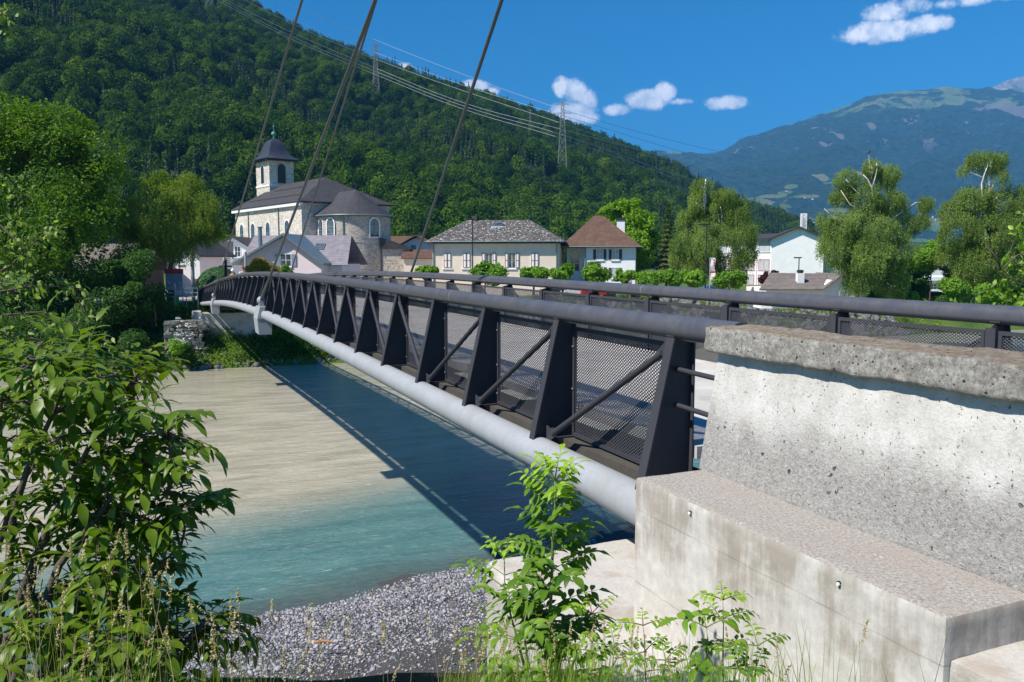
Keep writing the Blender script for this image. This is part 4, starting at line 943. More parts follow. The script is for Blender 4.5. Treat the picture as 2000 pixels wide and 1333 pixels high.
# windows set round the apse: tangent frames
def tang(a, r=AR + .01):
    p = TN(-3 - r * math.sin(a), -7.5 + r * math.cos(a), 0); nv = TN(-3 - (r + 1) * math.sin(a), -7.5 + (r + 1) * math.cos(a), 0) - p
    return frame((p[0], p[1], GZ), math.atan2(nv[1], nv[0]) + math.pi / 2)
for a in (.28, 1.62): arch_window(tang(a, AR + .04), ch, 0, 8.0, 1.5, 2.7, 0., -1)
TCW = frame(TN(0, -7.5 + AR, 0), aN)
arch_window(TCW, ch, -1.55, 8.0, 1.3, 2.6, 0.0, 1)
pa = TN(-3 - (AR + .1) * math.sin(.72), -7.5 + (AR + .1) * math.cos(.72), 0); MB().tube([(pa[0], pa[1], GZ), (pa[0], pa[1], GZ + AH - .3)], .09, 8).build('downpipe', M['zinc'], ch)

# ---------------- stone annexe beside the apse
q0 = P(760, 500, 124); TA = frame((q0[0], q0[1], GZ), 0.05)
an_ = thing('stone_annexe', (q0[0] + 1.5, q0[1] + 3, GZ), 'low stone annexe with a dark lean-to roof tucked against the church apse', 'outbuilding')
MB(TA).box(-1, 3.1, 0, 6, 0, 6.2).build('wall', M['apse_wall'], an_)
MB(TA).hexa([(-1.2, -.4, 6.2), (3.4, -.4, 6.2), (3.4, 6.4, 6.2), (-1.2, 6.4, 6.2), (-1.2, -.4, 7.9), (3.2, -.4, 6.35), (3.2, 6.4, 6.35), (-1.2, 6.4, 7.9)]).build('roof', M['slate'], an_)

# ---------------- pink house in front of the church
D_ = 104.; X0 = P(469, 500, D_)[0]; X1 = P(676, 500, D_)[0]; TP = frame((X0, D_, GZ), -.10); W_ = X1 - X0
zz = lambda y, D: -(y - 508) / FPX * D - GZ
pk_ = thing('pink_house', (X0 + W_ / 2, D_, GZ), 'pale pink house with lilac slate roof, front gable and blue grey shutters', 'house')
MB(TP).box(.35, W_ - .35, .6, 8.5, 0, zz(516, 104)).build('wall', M['pinkw'], pk_)
yr = 4.6; ze_, zr2 = zz(516, 104), zz(461, 108.6)
m = MB(TP); m.hexa([(-.3, 0, ze_ - .15), (W_ + .5, 0, ze_ - .15), (W_ - .3, yr, zr2 - .15), (0, yr, zr2 - .15), (-.3, 0, ze_), (W_ + .5, 0, ze_), (W_ - .3, yr, zr2), (0, yr, zr2)]); m.hexa([(0, yr, zr2 - .15), (W_ - .3, yr, zr2 - .15), (W_ + .5, 9.2, ze_ - .15), (-.3, 9.2, ze_ - .15), (0, yr, zr2), (W_ - .3, yr, zr2), (W_ + .5, 9.2, ze_), (-.3, 9.2, ze_)])
rf = m.build('roof', M['slate_light'], pk_)
MB(TP).hexa([(.0, .55, ze_ - .3), (.35, .55, ze_ - .3), (.35, 8.5, ze_ - .3), (.0, 8.5, ze_ - .3), (.0, yr - .2, zr2 - .25), (.35, yr - .2, zr2 - .25), (.35, yr + .2, zr2 - .25), (.0, yr + .2, zr2 - .25)]).build('gable', M['brick'], pk_)
MB(TP).tube([(-.4, -.08, ze_ - .08), (W_ + .6, -.08, ze_ - .08)], .09, 8).build('gutter', M['zinc'], rf)
gx = P(559.6, 455, 101)[0] - X0; gz = zz(457, 101.); gxl = P(458, 511, 101)[0] - X0; gxr = P(641, 517, 101)[0] - X0; gzl = zz(514, 101)
m = MB(TP); m.add([(gxl + .9, -2.2, 0), (gxr - .5, -2.2, 0), (gxr - .5, -2.2, gzl + .15), (gx, -2.2, gz - .35), (gxl + .9, -2.2, gzl + .45), (gxl + .9, 3, 0), (gxr - .5, 3, 0), (gxr - .5, 3, gzl + .15), (gx, 3, gz - .35), (gxl + .9, 3, gzl + .45)], [(0, 1, 2, 3, 4), (9, 8, 7, 6, 5), (0, 5, 6, 1), (1, 6, 7, 2), (4, 9, 5, 0)]); m.build('gable_wall', M['pinkw'], pk_)
m = MB(TP)
for (xa, za, xb, zb) in ((gxl, gzl, gx, gz), (gx, gz, gxr, gzl)): m.hexa([(xa, -3.0, za - .28), (xb, -3.0, zb - .28), (xb, 4.3, zb - .28), (xa, 4.3, za - .28), (xa, -3.0, za), (xb, -3.0, zb), (xb, 4.3, zb), (xa, 4.3, za)])
m.build('gable_roof', M['zinc'], rf)
window(TP, pk_, P(562, 508, 101)[0] - X0, zz(508.5, 101.8), 1.25, 1.4, -2.2, -1, mf='trim', shut='bluegrey', opened=True, bars=(1, 1))
skylight(TP, pk_, (P(622, 483, 106)[0] - X0, 2.7, ze_ + (zr2 - ze_) * 2.7 / yr + .02), (1, 0, 0), (0, yr, zr2 - ze_) / np.linalg.norm((yr, zr2 - ze_)), 1.1, 1.0)
cx2 = P(505, 470, 106)[0] - X0; MB(TP).tube([(cx2, 2.2, ze_ + 1), (cx2, 2.2, zz(447, 106))], .26, 12).tube([(cx2, 2.2, zz(447, 106)), (cx2, 2.2, zz(444, 106))], .32, 12).build('chimney', M['zinc'], rf)

# ---------------- houses at the far left
qd = 118.; X0 = P(386, 500, qd)[0]; X1 = P(452, 500, qd)[0]; TG = frame((X0, qd, GZ), 0.)
gh = thing('grey_house', (X0 + 2, qd, GZ), 'plain white house with a grey slate roof and small shop signs beside the bridge', 'house')
MB(TG).box(0, X1 - X0, .5, 9, 0, zz(506, qd) ).build('wall', M['white'], gh)
m = MB(TG); m.hexa([(-.5, 0, zz(506, qd)), (X1 - X0 + .3, 0, zz(506, qd)), (X1 - X0 - 1.2, 4.5, zz(474, qd + 4)), (.4, 4.5, zz(474, qd + 4)), (-.5, 0, zz(504, qd)), (X1 - X0 + .3, 0, zz(504, qd)), (X1 - X0 - 1.2, 4.6, zz(472, qd + 4)), (.4, 4.6, zz(472, qd + 4))]).build('roof', M['slate'], gh)
for x in (405, 419): window(TG, gh, P(x, 522, qd)[0] - X0, zz(523, qd), .7, 1.1, .5, -1, mg='curtain')
MB(TG).box(P(403, 550, qd)[0] - X0, P(409, 550, qd)[0] - X0, .42, .499, 0, zz(540, qd)).build('door', M['black'], gh)
m = MB(TG); m.box(.5, 1.3, .18, .3, zz(527, qd), zz(513, qd)); sg_ = m.build('shop_sign', M['orange_red'], gh)
m = MB(TG)
for k in range(6): m.box(.75, 1.05, .15, .178, zz(526 - k * 2.2, qd), zz(525 - k * 2.2, qd))
m.build('sign_lettering', M['trim'], sg_)
m = MB(TG); c = (P(395, 533, qd)[0] - X0, .25, zz(534, qd)); 
m.add([(c[0] + .36 * math.cos(a), y, c[2] + .62 * math.sin(a)) for y in (.18, .3) for a in np.linspace(0, 2 * math.pi, 17)[:-1]], [tuple(range(16)), tuple(range(16, 32))[::-1]] + [(i, (i + 1) % 16, (i + 1) % 16 + 16, i + 16) for i in range(16)]); m.build('round_sign', M['yellow'], gh)
# narrow gabled roof behind it
q = P(452, 470, 128); TQ = frame((q[0], 128, GZ), 0.0)
sh_ = thing('small_gabled_house', (q[0], 128, GZ), 'small white house with a grey gable roof showing between the grey house and the church', 'house')
gable_wall(TQ, sh_, -2.2, 2.6, 0, 8, 0, zz(482, 128), zz(465, 128), 'white'); gable_roof(TQ, sh_, -2.7, 3.1, -.6, 8.4, zz(484, 128), zz(462, 128), 'slate')
window(TQ, sh_, .9, zz(492, 128), .8, 1.5, 0, -1)
# bright white gabled house behind the willow
q = P(362, 500, 106); TW = frame((q[0], 106, GZ), -.12)
wh = thing('white_gabled_house', (q[0], 106, GZ), 'bright white gabled house half hidden behind the weeping willow', 'house')
gable_wall(TW, wh, -2.6, 1.9, 0, 9, 0, zz(497, 106), zz(474, 106), 'white'); gable_roof(TW, wh, -3.1, 2.4, -.8, 9.5, zz(500, 106), zz(471, 106), 'slate')
MB(TW).box(1.0, 1.5, -.06, -.002, 0, 2.2).build('door', M['brownwood'], wh); window(TW, wh, -.6, 4.6, .6, .9, 0, -1)
# old farm roof far left behind the maple
q = P(215, 500, 100); TF = frame((q[0], 100, GZ), .1)
fh = thing('old_barn', (q[0], 100, GZ), 'old barn with a mottled brown roof in the shade of the big maple', 'barn')
MB(TF).box(-4, 4, 0, 7, 0, 3.4).build('wall', M['beam'], fh); gable_roof(TF, fh, -4.6, 4.6, -.8, 7.8, 3.3, 6.6, 'roof_grey', 'x')
# houses between church and cream house
for nm, x, y0, y1, hw, D, lab, wl_, rl in (('chalet', 779, 462, 478, 2.6, 150, 'brown tiled roof of a house just right of the church apse', 'cream', 'roof_brown'), ('chalet', 815, 462, 482, 2.7, 138, 'white gabled chalet with reddish roof, half hidden left of the cream house', 'white', 'roof_red'), ('chalet', 822, 489, 500, 2.5, 122, 'low brown roofed shed beside the cream house', 'cream', 'roof_brown')):
    q = P(x, 500, D); T_ = frame((q[0], D, GZ), .0); h_ = thing(nm, (q[0], D, GZ), lab, 'house')
    if x == 822: MB(T_).box(-hw, hw, 0, 5, 0, zz(503, D)).build('wall', M['cream'], h_); gable_roof(T_, h_, -hw - .4, hw + .4, -.4, 5.4, zz(504, D), zz(488, D), rl, 'x')
    elif x == 779: MB(T_).box(-hw, hw, 0, 7, 0, zz(479, D)).build('wall', M[wl_], h_); gable_roof(T_, h_, -hw - .4, hw + .4, -.6, 7.4, zz(480, D), zz(461, D), rl, 'x')
    else:
        gable_wall(T_, h_, -hw, hw, 0, 8, 0, zz(480, D), zz(464, D), wl_); gable_roof(T_, h_, -hw - .8, hw + .6, -.9, 8.6, zz(483, D), zz(460, D), rl); window(T_, h_, -.6, zz(485, D), .7, .9, 0, -1)

# ---------------- cream house
D_ = 110.; X0 = P(845, 500, D_)[0]; X1 = P(1090, 500, D_)[0]; TC = frame((X0, D_, GZ), -.14); W_ = X1 - X0
cr = thing('cream_house', (X0 + W_ / 2, D_, GZ), 'long cream rendered house with lichen spotted hipped roof and brown framed white shutters', 'house')
MB(TC).box(0, W_, 0, 11, 0, zz(473, D_)).build('wall', M['cream'], cr)
ro = .8; rf = hip_roof(TC, cr, -ro, W_ + ro, -ro, 12, zz(472, D_ - 1), zz(432, 115.5), P(903, 440, 115.5)[0] - X0, P(1025, 440, 115.5)[0] - X0, 'roof_lichen')
MB(TC).box(-.15, W_ + .15, -.12, 11.2, zz(477, D_), zz(472.6, D_)).build('soffit', M['beam'], cr)
zw = (zz(524, D_) + zz(494, D_)) / 2
for x, op in ((874.5, 0), (912.5, 0), (956.5, 1), (1001.5, 1), (1045.5, 0)): window(TC, cr, P(x, 510, D_)[0] - X0, zw, .95 if not op else .85, 1.95, 0, -1, shut='trim', opened=bool(op), mg='glass', mf='trim', bars=(1, 0))
ez, rz = zz(472, D_ - 1), zz(432, 115.5); sv = np.array([0, 6.5, rz - ez]); sv /= np.linalg.norm(sv)
skylight(TC, cr, (P(965, 443, 114)[0] - X0, 4.0, ez + (rz - ez) * 5.0 / 6.5 + .03), (1, 0, 0), sv, 1.2, .8)
# runs of pale grime under the skylight belong to the tiles
m = MB(TC); rg = np.random.default_rng(5)
for k in range(9):
    x_ = P(965, 443, 114)[0] - X0 - .75 + k * .19; y_ = 3.5; l = rg.uniform(.5, 1.4); zf = lambda y: ez + (rz - ez) * (y + 1.0) / 6.5 + .02
    m.add([(x_, y_, zf(y_)), (x_ + .15, y_, zf(y_)), (x_ + .1, y_ - l, zf(y_ - l)), (x_ + .05, y_ - l, zf(y_ - l))], [(0, 1, 2, 3)])
m.build('lichen_streaks', simple('pale lichen runs', (.42, .42, .41), .9), rf)
for x_ in (.15, W_ - .15): MB(TC).tube([(x_, -.12, 0), (x_, -.12, zz(474, D_))], .07, 8).build('downpipe', M['zinc'], cr)
MB(TC).box(P(917, 430, 115)[0] - X0 - .3, P(917, 430, 115)[0] - X0 + .3, 5.2, 5.8, rz - .3, rz + .55).build('chimney', M['beam'], rf)

# ---------------- brown roofed white house
D_ = 112.; X0 = P(1142, 500, D_)[0]; X1 = P(1240, 500, D_)[0]; TB = frame((X0, D_, GZ), -.16); W_ = X1 - X0
bh = thing('brown_roofed_house', (X0 + W_ / 2, D_, GZ), 'white house with steep brown hipped roof, dark shutters and one chimney', 'house')
MB(TB).box(0, W_, 0, 8.5, 0, zz(482, D_)).build('wall', M['white'], bh)
MB(TB).box(-2.6, 0, 2.0, 8.5, 0, zz(484, D_)).build('side_wall', M['white'], bh)
rf = hip_roof(TB, bh, -3.2, W_ + .8, -.8, 9.3, zz(482, D_), zz(423, 116), P(1151, 424, 116)[0] - X0, P(1168, 424, 116)[0] - X0, 'roof_brown')
for x, y in ((1171.5, 497.5), (1201.5, 497.5), (1172, 532), (1201, 533)): window(TB, bh, P(x, y, D_)[0] - X0, zz(y, D_), .8, 1.35, 0, -1, shut='darkbrown', opened=True, mg='curtain')
window(TB, bh, -1.4, zz(496, D_ + 2), .9, .7, 2.0, -1); window(TB, bh, -1.5, zz(515, D_ + 2), 1.2, 2.0, 2.0, -1, mg='glass')
cxx = P(1201, 440, 117)[0] - X0; MB(TB).box(cxx - .55, cxx + .55, 4.4, 5.3, zz(462, 117), zz(433, 117)).build('chimney', M['trim'], rf)
MB(TB).box(cxx - .62, cxx + .62, 4.3, 5.4, zz(433, 117), zz(428, 117)).build('chimney_cap', M['black'], rf)
MB(TB).tube([(.1, -.12, 0), (.1, -.12, zz(483, D_))], .07, 8).build('downpipe', M['zinc'], bh)

# ---------------- white school building
D_ = 150.; X0 = P(1507, 500, D_)[0]; X1 = P(1604, 500, D_)[0]; W_ = X1 - X0; TS = frame((X0, D_, GZ), -.22)
sc = thing('school_building', (X0 + W_ / 2, D_, GZ), 'white three storey block with blank sunlit gable and red framed windows at its left', 'building')
gable_wall(TS, sc, 0, W_, 0, 30, 0, zz(465, D_), zz(447, D_), 'white')
gable_roof(TS, sc, -.7, W_ + .7, -.7, 31, zz(468, D_), zz(443.5, D_), 'slate', th=.35)
MB(TS).box(W_, W_ + 6, 4, 14, 0, zz(500, 154)).build('side_block', M['white'], sc)
TSL = frame(TS(0, 0, 0), .02 + math.pi / 2)
SWL = 12.5; sf_ = frame((X0 - SWL * math.cos(R(50)), D_ + SWL * math.sin(R(50)), GZ), -R(50))
# stair-stepped window front left of the gable (runs away to the left)
m = MB(sf_); m.box(0, SWL - .02, -.02, 6, 0, zz(469, D_)); m.build('front_wing', M['white'], sc)
m = MB(sf_); m.hexa([(-.6, -.9, zz(469.5, D_)), (SWL, -.9, zz(469.5, D_)), (SWL, 6, zz(469.5, D_)), (-.6, 6, zz(469.5, D_)), (-.6, -.9, zz(466, D_)), (SWL, -.9, zz(466, D_)), (SWL, 6, zz(455, D_)), (-.6, 6, zz(455, D_))]) ; m.build('wing_roof', M['slate'], sc)
for fl, y in enumerate((482, 517, 547)):
    for k in range(4): window(sf_, sc, 1.7 + k * 3.1, zz(y, D_ - 0), 2.1, 1.7, -.03, -1, mf='red' if fl else 'greyshut', mg='curtain', bars=(1, 0))
for k in range(4): MB(sf_).box(.05 + k * 3.1, .3 + k * 3.1, -.16, -.03, 0, zz(469, D_)).build('pilaster', M['pinkw'], sc)
MB(TS).tube([(W_ - .15, -.1, 0), (W_ - .15, -.1, zz(468, D_))], .08, 8).build('downpipe', M['pinkw'], sc)
for x, y, D, lab in ((1740, 520, 150, 'long white building glimpsed through the trees at right'), (1640, 510, 165, 'white block behind the large birch'), (1870, 540, 120, 'low white shed with a dark band under the right birch')):
    q = P(x, y, D); T_ = frame((q[0], D, GZ), .05); h_ = thing('white_building', (q[0], D, GZ), lab, 'building'); hw = {1740: 11, 1640: 4.5, 1870: 5}[x]
    MB(T_).box(-hw, hw, 0, 10, 0, zz({1740: 498, 1640: 478, 1870: 548}[x], D)).build('wall', M['white'], h_)
    MB(T_).box(-hw - .4, hw + .4, -.5, 10.4, zz({1740: 498, 1640: 478, 1870: 548}[x], D), zz({1740: 495, 1640: 474, 1870: 541}[x], D)).build('roof', M['slate' if x != 1870 else 'white'], h_)
    for k in range(4): window(T_, h_, -hw * .7 + k * hw * .46, zz({1740: 515, 1640: 500, 1870: 560}[x], D), 1.4 if x != 1870 else 1.0, 1.2 if x != 1870 else .8, 0, -1)
# ---------------- low tiled house in front of it
D_ = 88.; X0 = P(1500, 560, D_)[0]; X1 = P(1668, 560, D_)[0]
xg0, xg1, xap = P(1611, 560, D_)[0], P(1668, 560, D_)[0], P(1640, 536, D_)[0]
TL = frame((xg0, D_, GZ - .6), 0.); W_ = xg1 - xg0
z2 = lambda y, D: zz(y, D) + .6
lh = thing('low_tiled_house', (xg0, D_, GZ - .6), 'low white house with grey brown roof and a chimney behind the far railing', 'house')
gable_wall(TL, lh, 0, W_, 0, 7, 0, z2(556, D_), z2(537, D_), 'white')
MB(TL).box(-6.5, -.002, .7, 6.5, 0, z2(563, D_)).build('side_wall', M['white'], lh)
gable_roof(TL, lh, -.35, W_ + .6, -.8, 7.2, z2(562, D_), z2(534, D_), 'roof_grey', th=.2)
xe = P(1478, 564, D_)[0] - xg0; xm_ = P(1640, 534, D_)[0] - xg0
m = MB(TL); m.hexa([(xe, -.9, z2(567, D_)), (-.36, -.9, z2(567, D_)), (xm_ - .1, 3.2, z2(537.5, D_ + 1)), (P(1506, 535, D_ + 3)[0] - xg0, 3.2, z2(535.5, D_ + 3)), (xe, -.9, z2(564, D_)), (-.36, -.9, z2(564, D_)), (xm_ - .1, 3.2, z2(535, D_ + 1)), (P(1506, 535, D_ + 3)[0] - xg0, 3.2, z2(533, D_ + 3))]); rf = m.build('side_roof', M['roof_grey'], lh)
MB(TL).box(P(1562, 545, D_)[0] - xg0, P(1575, 545, D_)[0] - xg0, .6, 1.3, z2(560, D_), z2(534, D_)).build('chimney', M['trim'], rf); MB(TL).lathe((P(1568.5, 545, D_)[0] - xg0, .95, z2(534, D_)), [(.3, 0), (.32, .12), (.36, .14), (.36, .3), (.2, .36)], 12).build('chimney_cowl', M['black'], rf)

# ================================================================ STREET FURNITURE
def lamp(x, ytop, D, lab, h_arm=1.0, base=GZ):
    q = P(x, 500, D); zt = zz(ytop, D) + GZ; t_ = thing('street_lamp', (q[0], D, base), lab, 'street lamp', 'slim dark street lamps in the village')
    MB().tube([(q[0], D, base), (q[0], D, zt)], [.10, .055], 8).build('pole', M['black'], t_)
    MB().box(q[0] - h_arm * .7, q[0] + h_arm * .3, D - .18, D + .18, zt, zt + .14).build('lamp_head', M['black'], t_)
lamp(923, 431, 99, 'slim dark lamp post standing in front of the cream house')
lamp(1379, 441, 100, 'tall black lamp post in front of the central birch', 1.3)
lamp(1305, 498, 118, 'small grey lamp post left of the central birch')
lamp(1561, 505, 96, 'lamp post standing before the blank white school gable', .8)
def pole(x, y0, D, r, mat, nm, lab, cat):
    q = P(x, 500, D); o = MB().tube([(q[0], D, GZ), (q[0], D, GZ + zz(y0, D))], r, 10).build(nm, M[mat], None); soft(o); tag(o, lab, cat)
pole(375, 492, 92, .20, 'galv', 'round_mast', 'thick pale mast left of the bridge end, nearer the willow', 'mast')
pole(479.5, 493, 97, .16, 'galv', 'round_mast', 'pale mast standing in front of the pink house', 'mast')
q = P(441, 520, 93); cs = thing('wayside_cross', (q[0], 93, GZ), 'dark wooden wayside cross in front of the clipped green hedge dome', 'cross')
MB().box(q[0] - .13, q[0] + .13, 92.9, 93.1, GZ, GZ + zz(507, 93)).build('upright', M['black'], cs); MB().box(q[0] - .72, q[0] + .72, 92.88, 92.898, GZ + zz(522, 93), GZ + zz(519, 93)).build('crossbar', M['black'], cs)
q = P(450, 510, 95); sb = thing('direction_sign', (q[0], 95, GZ), 'white finger boards of a road direction sign above the hedge dome', 'sign')
MB().tube([(q[0] - .9, 95, GZ), (q[0] - .9, 95, GZ + zz(506, 95))], .05, 8).build('post', M['galv'], sb)
for k in range(3): 
    b_ = MB().box(q[0] - .85, q[0] + .25 + .1 * (k % 2), 94.9, 94.94, GZ + zz(513.4 - k * 3.6, 95), GZ + zz(510.4 - k * 3.6, 95)).build('board', M['trim'], sb)
    MB().box(q[0] - .7, q[0] + .0, 94.88, 94.898, GZ + zz(512.4 - k * 3.6, 95), GZ + zz(511.6 - k * 3.6, 95)).build('lettering', M['black'], b_)
q = P(344, 580, 83); bn = thing('litter_bin', (q[0], 83, GZ), 'bright green litter bin behind the riverside railing', 'bin'); MB().lathe((q[0], 83, GZ + .05), [(.20, 0), (.24, .1), (.27, .75), (.29, .78), (.29, .86), (.2, .9)], 14).build('body', M['green_bin'], bn); MB().box(q[0] - .05, q[0] + .05, 83.28, 83.34, GZ, GZ + 1.1).build('post', M['galv'], bn)
# bank railing left of the bridge
rl = thing('bank_railing', (P(345, 570, 82)[0], 82, GZ), 'galvanised two rail fence along the far river bank left of the bridge', 'railing')
xa, xb = P(296, 570, 82)[0], P(386, 570, 82)[0]
for y in (563, 572, 580): MB().tube([(xa, 82, GZ + zz(y, 82)), (xb, 82, GZ + zz(y, 82))], .035, 8).build('rail', M['galv'], rl)
for x in np.linspace(xa, xb, 5): MB().tube([(x, 82, GZ - .6), (x, 82, GZ + zz(562, 82))], .04, 8).build('post', M['galv'], rl)
# billboard and shelter
q = P(340, 530, 84); bb = thing('notice_board', (q[0], 84, GZ), 'coloured notice board on posts at the far left bank', 'notice board')
q = P(339, 533, 84); 
for dx in (-.8, .8): MB().tube([(q[0] + dx, 84.1, GZ), (q[0] + dx, 84.1, GZ + 3.4)], .05, 8).build('post', M['bluegrey'], bb)
q = P(146, 549, 84); b2 = thing('poster_board', (q[0], 84, GZ), 'framed poster board between the maple and the bank shrubs', 'poster board')
MB().box(q[0] - .95, q[0] + .95, 83.95, 84.05, GZ + .7, GZ + 3.6).build('frame', M['galv'], b2)
m = MB(); pb = m.box(q[0] - .85, q[0] + .85, 83.93, 83.949, GZ + .8, GZ + 3.5).build('poster', M['bluegrey'], b2)
for (dx, dz, w, h, c) in ((-.4, 3.0, .6, .35, 'orange_red'), (.3, 2.6, .7, .5, 'yellow'), (-.3, 1.9, .9, .7, 'trim'), (.4, 1.3, .5, .5, 'red')): MB().box(q[0] + dx - w / 2, q[0] + dx + w / 2, 83.91, 83.929, GZ + dz - h / 2, GZ + dz + h / 2).build('poster_patch', M[c], pb)
q = P(339, 533, 84); MB().box(q[0] - .85, q[0] + .85, 84.0, 84.08, GZ + 1.5, GZ + 3.2).build('panel', M['bluegrey'], bb); MB().box(q[0] - .95, q[0] + .95, 83.97, 84.11, GZ + 3.2, GZ + 3.7).build('header', M['red'], bb)
# banners on a pole
q = P(1392, 540, 96); bn = thing('banner_flag', (q[0], 96, GZ), 'tall red and white banner flag on a pole beside the clipped plane trees', 'flag')
MB().tube([(q[0] - .35, 96, GZ), (q[0] - .35, 96, GZ + zz(503, 96))], .04, 8).build('pole', M['galv'], bn)
n_ = 14; m = MB(); z1_, z0_ = GZ + zz(504, 96), GZ + zz(556, 96)
ptsb = [(q[0] - .3 + w * (.55 + .06 * math.sin(i)), 96 + .07 * math.sin(i * .9 + w * 2), z1_ + (z0_ - z1_) * i / n_) for i in range(n_ + 1) for w in (0, 1)]
m.add(ptsb, [(2 * i, 2 * i + 1, 2 * i + 3, 2 * i + 2) for i in range(n_)]); fl = m.build('banner', M['cloth_white'], bn); m2 = fl.modifiers.new('thickness', 'SOLIDIFY'); m2.thickness = .02
m = MB(); m.add([(a, b - .02, c) for a, b, c in ptsb[12:24]], [(0, 1, 3, 2), (2, 3, 5, 4), (4, 5, 7, 6), (6, 7, 9, 8), (8, 9, 11, 10)]); m.build('red_field', M['cloth_red'], fl)
for k in range(3): MB().box(q[0] + .0, q[0] + .22, 95.86, 95.89, z1_ - .35 - k * .3, z1_ - .2 - k * .3).build('letter_stroke', M['cloth_red'], fl)
# roof mast of the school
def lattice(name, base, H, wb, wt, label, cat, mat, arms=(), seg=8, th=.2, group=None):
    t_ = thing(name, base, label, cat, group); b = np.array(base, float); m = MB()
    cs = lambda k, f: b + np.array([(1, 1), (-1, 1), (-1, -1), (1, -1)][k % 4] + (0,)) * np.array([1, 1, 0]) * (wb + (wt - wb) * f) / 2 + np.array([0, 0, H * f])
    for k in range(4): m.bar(cs(k, 0), cs(k, 1), th)
    fr_ = np.linspace(0, 1, seg + 1) ** .85
    for a, c in zip(fr_[:-1], fr_[1:]):
        for k in range(4):
            m.bar(cs(k, a), cs(k + 1, c), th * .6); m.bar(cs(k + 1, a), cs(k, c), th * .6); m.bar(cs(k, c), cs(k + 1, c), th * .6)
    m.build('lattice', M[mat], t_)
    for f, L in arms:
        m = MB(); c = b + np.array([0, 0, H * f]); 
        for s_ in (-1, 1): m.bar(c + np.array([0, 0, 1.2]), c + np.array([s_ * L, 0, 0]), th * .8); m.bar(c, c + np.array([s_ * L, 0, 0]), th * .8)
        m.build('cross_arm', M[mat], t_)
    return t_
q = P(1569, 446, 152); lattice('lattice_mast', (q[0], 152, GZ + zz(455, 152)), zz(419, 152) - zz(455, 152), .8, .8, 'small white lattice mast rising behind the school roof', 'mast', 'trim', seg=5, th=.12)
def hill_D(x, y):
    s = np.linspace(.02, 1, 400); p = hill_xyz(np.full(400, float(x)), s); py = np.array([666.5 - FPX * ((-math.sin(TH) * -1) * 0 + 0) for _ in s])
    # picture row of each point
    yy = p[:, 1] * math.cos(TH) - p[:, 2] * math.sin(TH) ; vv = p[:, 1] * math.sin(TH) + p[:, 2] * math.cos(TH)
    py = 666.5 - FPX * vv / yy; k = np.argmin(np.abs(py - y)); return p[k]
for (x, yb, yt, lab) in ((410, 32, -60, 'power pylon at the top left of the wooded hill, cut by the frame'), (735, 197, 96, 'grey power pylon high on the wooded slope left of the third cable'), (1098, 352, 212, 'tallest power pylon standing on the lower wooded slope at centre'), (1035, 275, 222, 'small distant power pylon just left of the tallest one')):
    p = hill_D(x, yb); H = (yb - yt) / FPX * p[1]; lattice('power_pylon', (P(x, yb, p[1])[0], p[1], p[2] + 3), H, H * .13, H * .03, lab, 'pylon', 'pylon', ((.72, H * .10), (.84, H * .13), (.96, H * .09)), 9,   .30 if yt < 215 else .20, 'power pylons on the hillside')
wires = [[(380, -24), (562, 77), (687, 127), (908, 218), (1095, 268), (1340, 357), (1480, 400), (1640, 440)], [(400, -20), (562, 62), (706, 122), (908, 206), (1095, 252), (1340, 318), (1480, 356), (1640, 398)],
         [(440, -20), (572, 50), (692, 101), (903, 178), (1095, 240), (1265, 300), (1420, 345), (1600, 396)], [(450, -22), (596, 53), (735, 103), (908, 170), (1119, 232), (1340, 300), (1480, 340), (1640, 372)],
         [(470, -30), (640, 40), (830, 118), (1040, 196), (1212, 250), (1380, 292), (1560, 330)], [(396, -20), (562, 72), (690, 122), (908, 212), (1095, 260), (1340, 350), (1500, 392), (1660, 430)]]
for k, w in enumerate(wires):
    w = np.array(w, float); xs2 = np.linspace(w[0, 0], w[-1, 0], 60); cfy = np.interp(xs2, w[:, 0], w[:, 1]); 
    cfy = np.convolve(np.pad(cfy, 4, mode='reflect', reflect_type='odd'), np.ones(9) / 9, 'valid')
    Dd = np.interp(xs2, [380, 735, 1098, 1660], [640, 700, 520, 1500])
    o = MB().tube([P(a, b, c) for a, b, c in zip(xs2, cfy, Dd)], [c * .00016 + .03 for c in Dd], 5, cap=False).build('power_line', M['galv'], None)
    tag(o, ['lowest pale power line sweeping down across the wooded slope', 'power line just above the lowest pair of lines', 'power line third from the bottom, meeting the ridge beyond the pylon', 'upper power line that skims the hill ridge', 'thin topmost earth wire against the blue sky', 'power line running close above the lowest one'][k], 'power line', 'power lines crossing the valley')

# parked cars behind the far bank
def car(x, D, mat, lab, rz=0.):
    q = P(x, 580, D); T_ = frame((q[0], D, GZ + .03), rz); c = thing('parked_car', (q[0], D, GZ), lab, 'car', 'cars parked along the riverside')
    L = 4.1; prof = [(-2.05, .35), (-2.05, .75), (-1.9, .88), (-1.2, .95), (-.75, 1.38), (.9, 1.42), (1.55, .98), (2.0, .9), (2.05, .7), (2.05, .35)]
    m = MB(T_); n = len(prof); m.add([(a, y, b) for y in (-.85, .85) for a, b in prof], [tuple(range(n)), tuple(range(n, 2 * n))[::-1]] + [(i, (i + 1) % n, (i + 1) % n + n, i + n) for i in range(n)]); b = m.build('body', mat, c)
    for y in (-.856, .856):
        m = MB(T_); m.poly([(-1.05, y, .98), (1.4, y, 1.0), (.85, y, 1.35), (-.7, y, 1.32)]); m.build('side_window', M['glass'], c)
        for x_ in (-1.3, 1.3): MB(T_).tube([(x_, y - .08, .33), (x_, y + .08, .33)], .33, 14).build('wheel', M['black'], c)
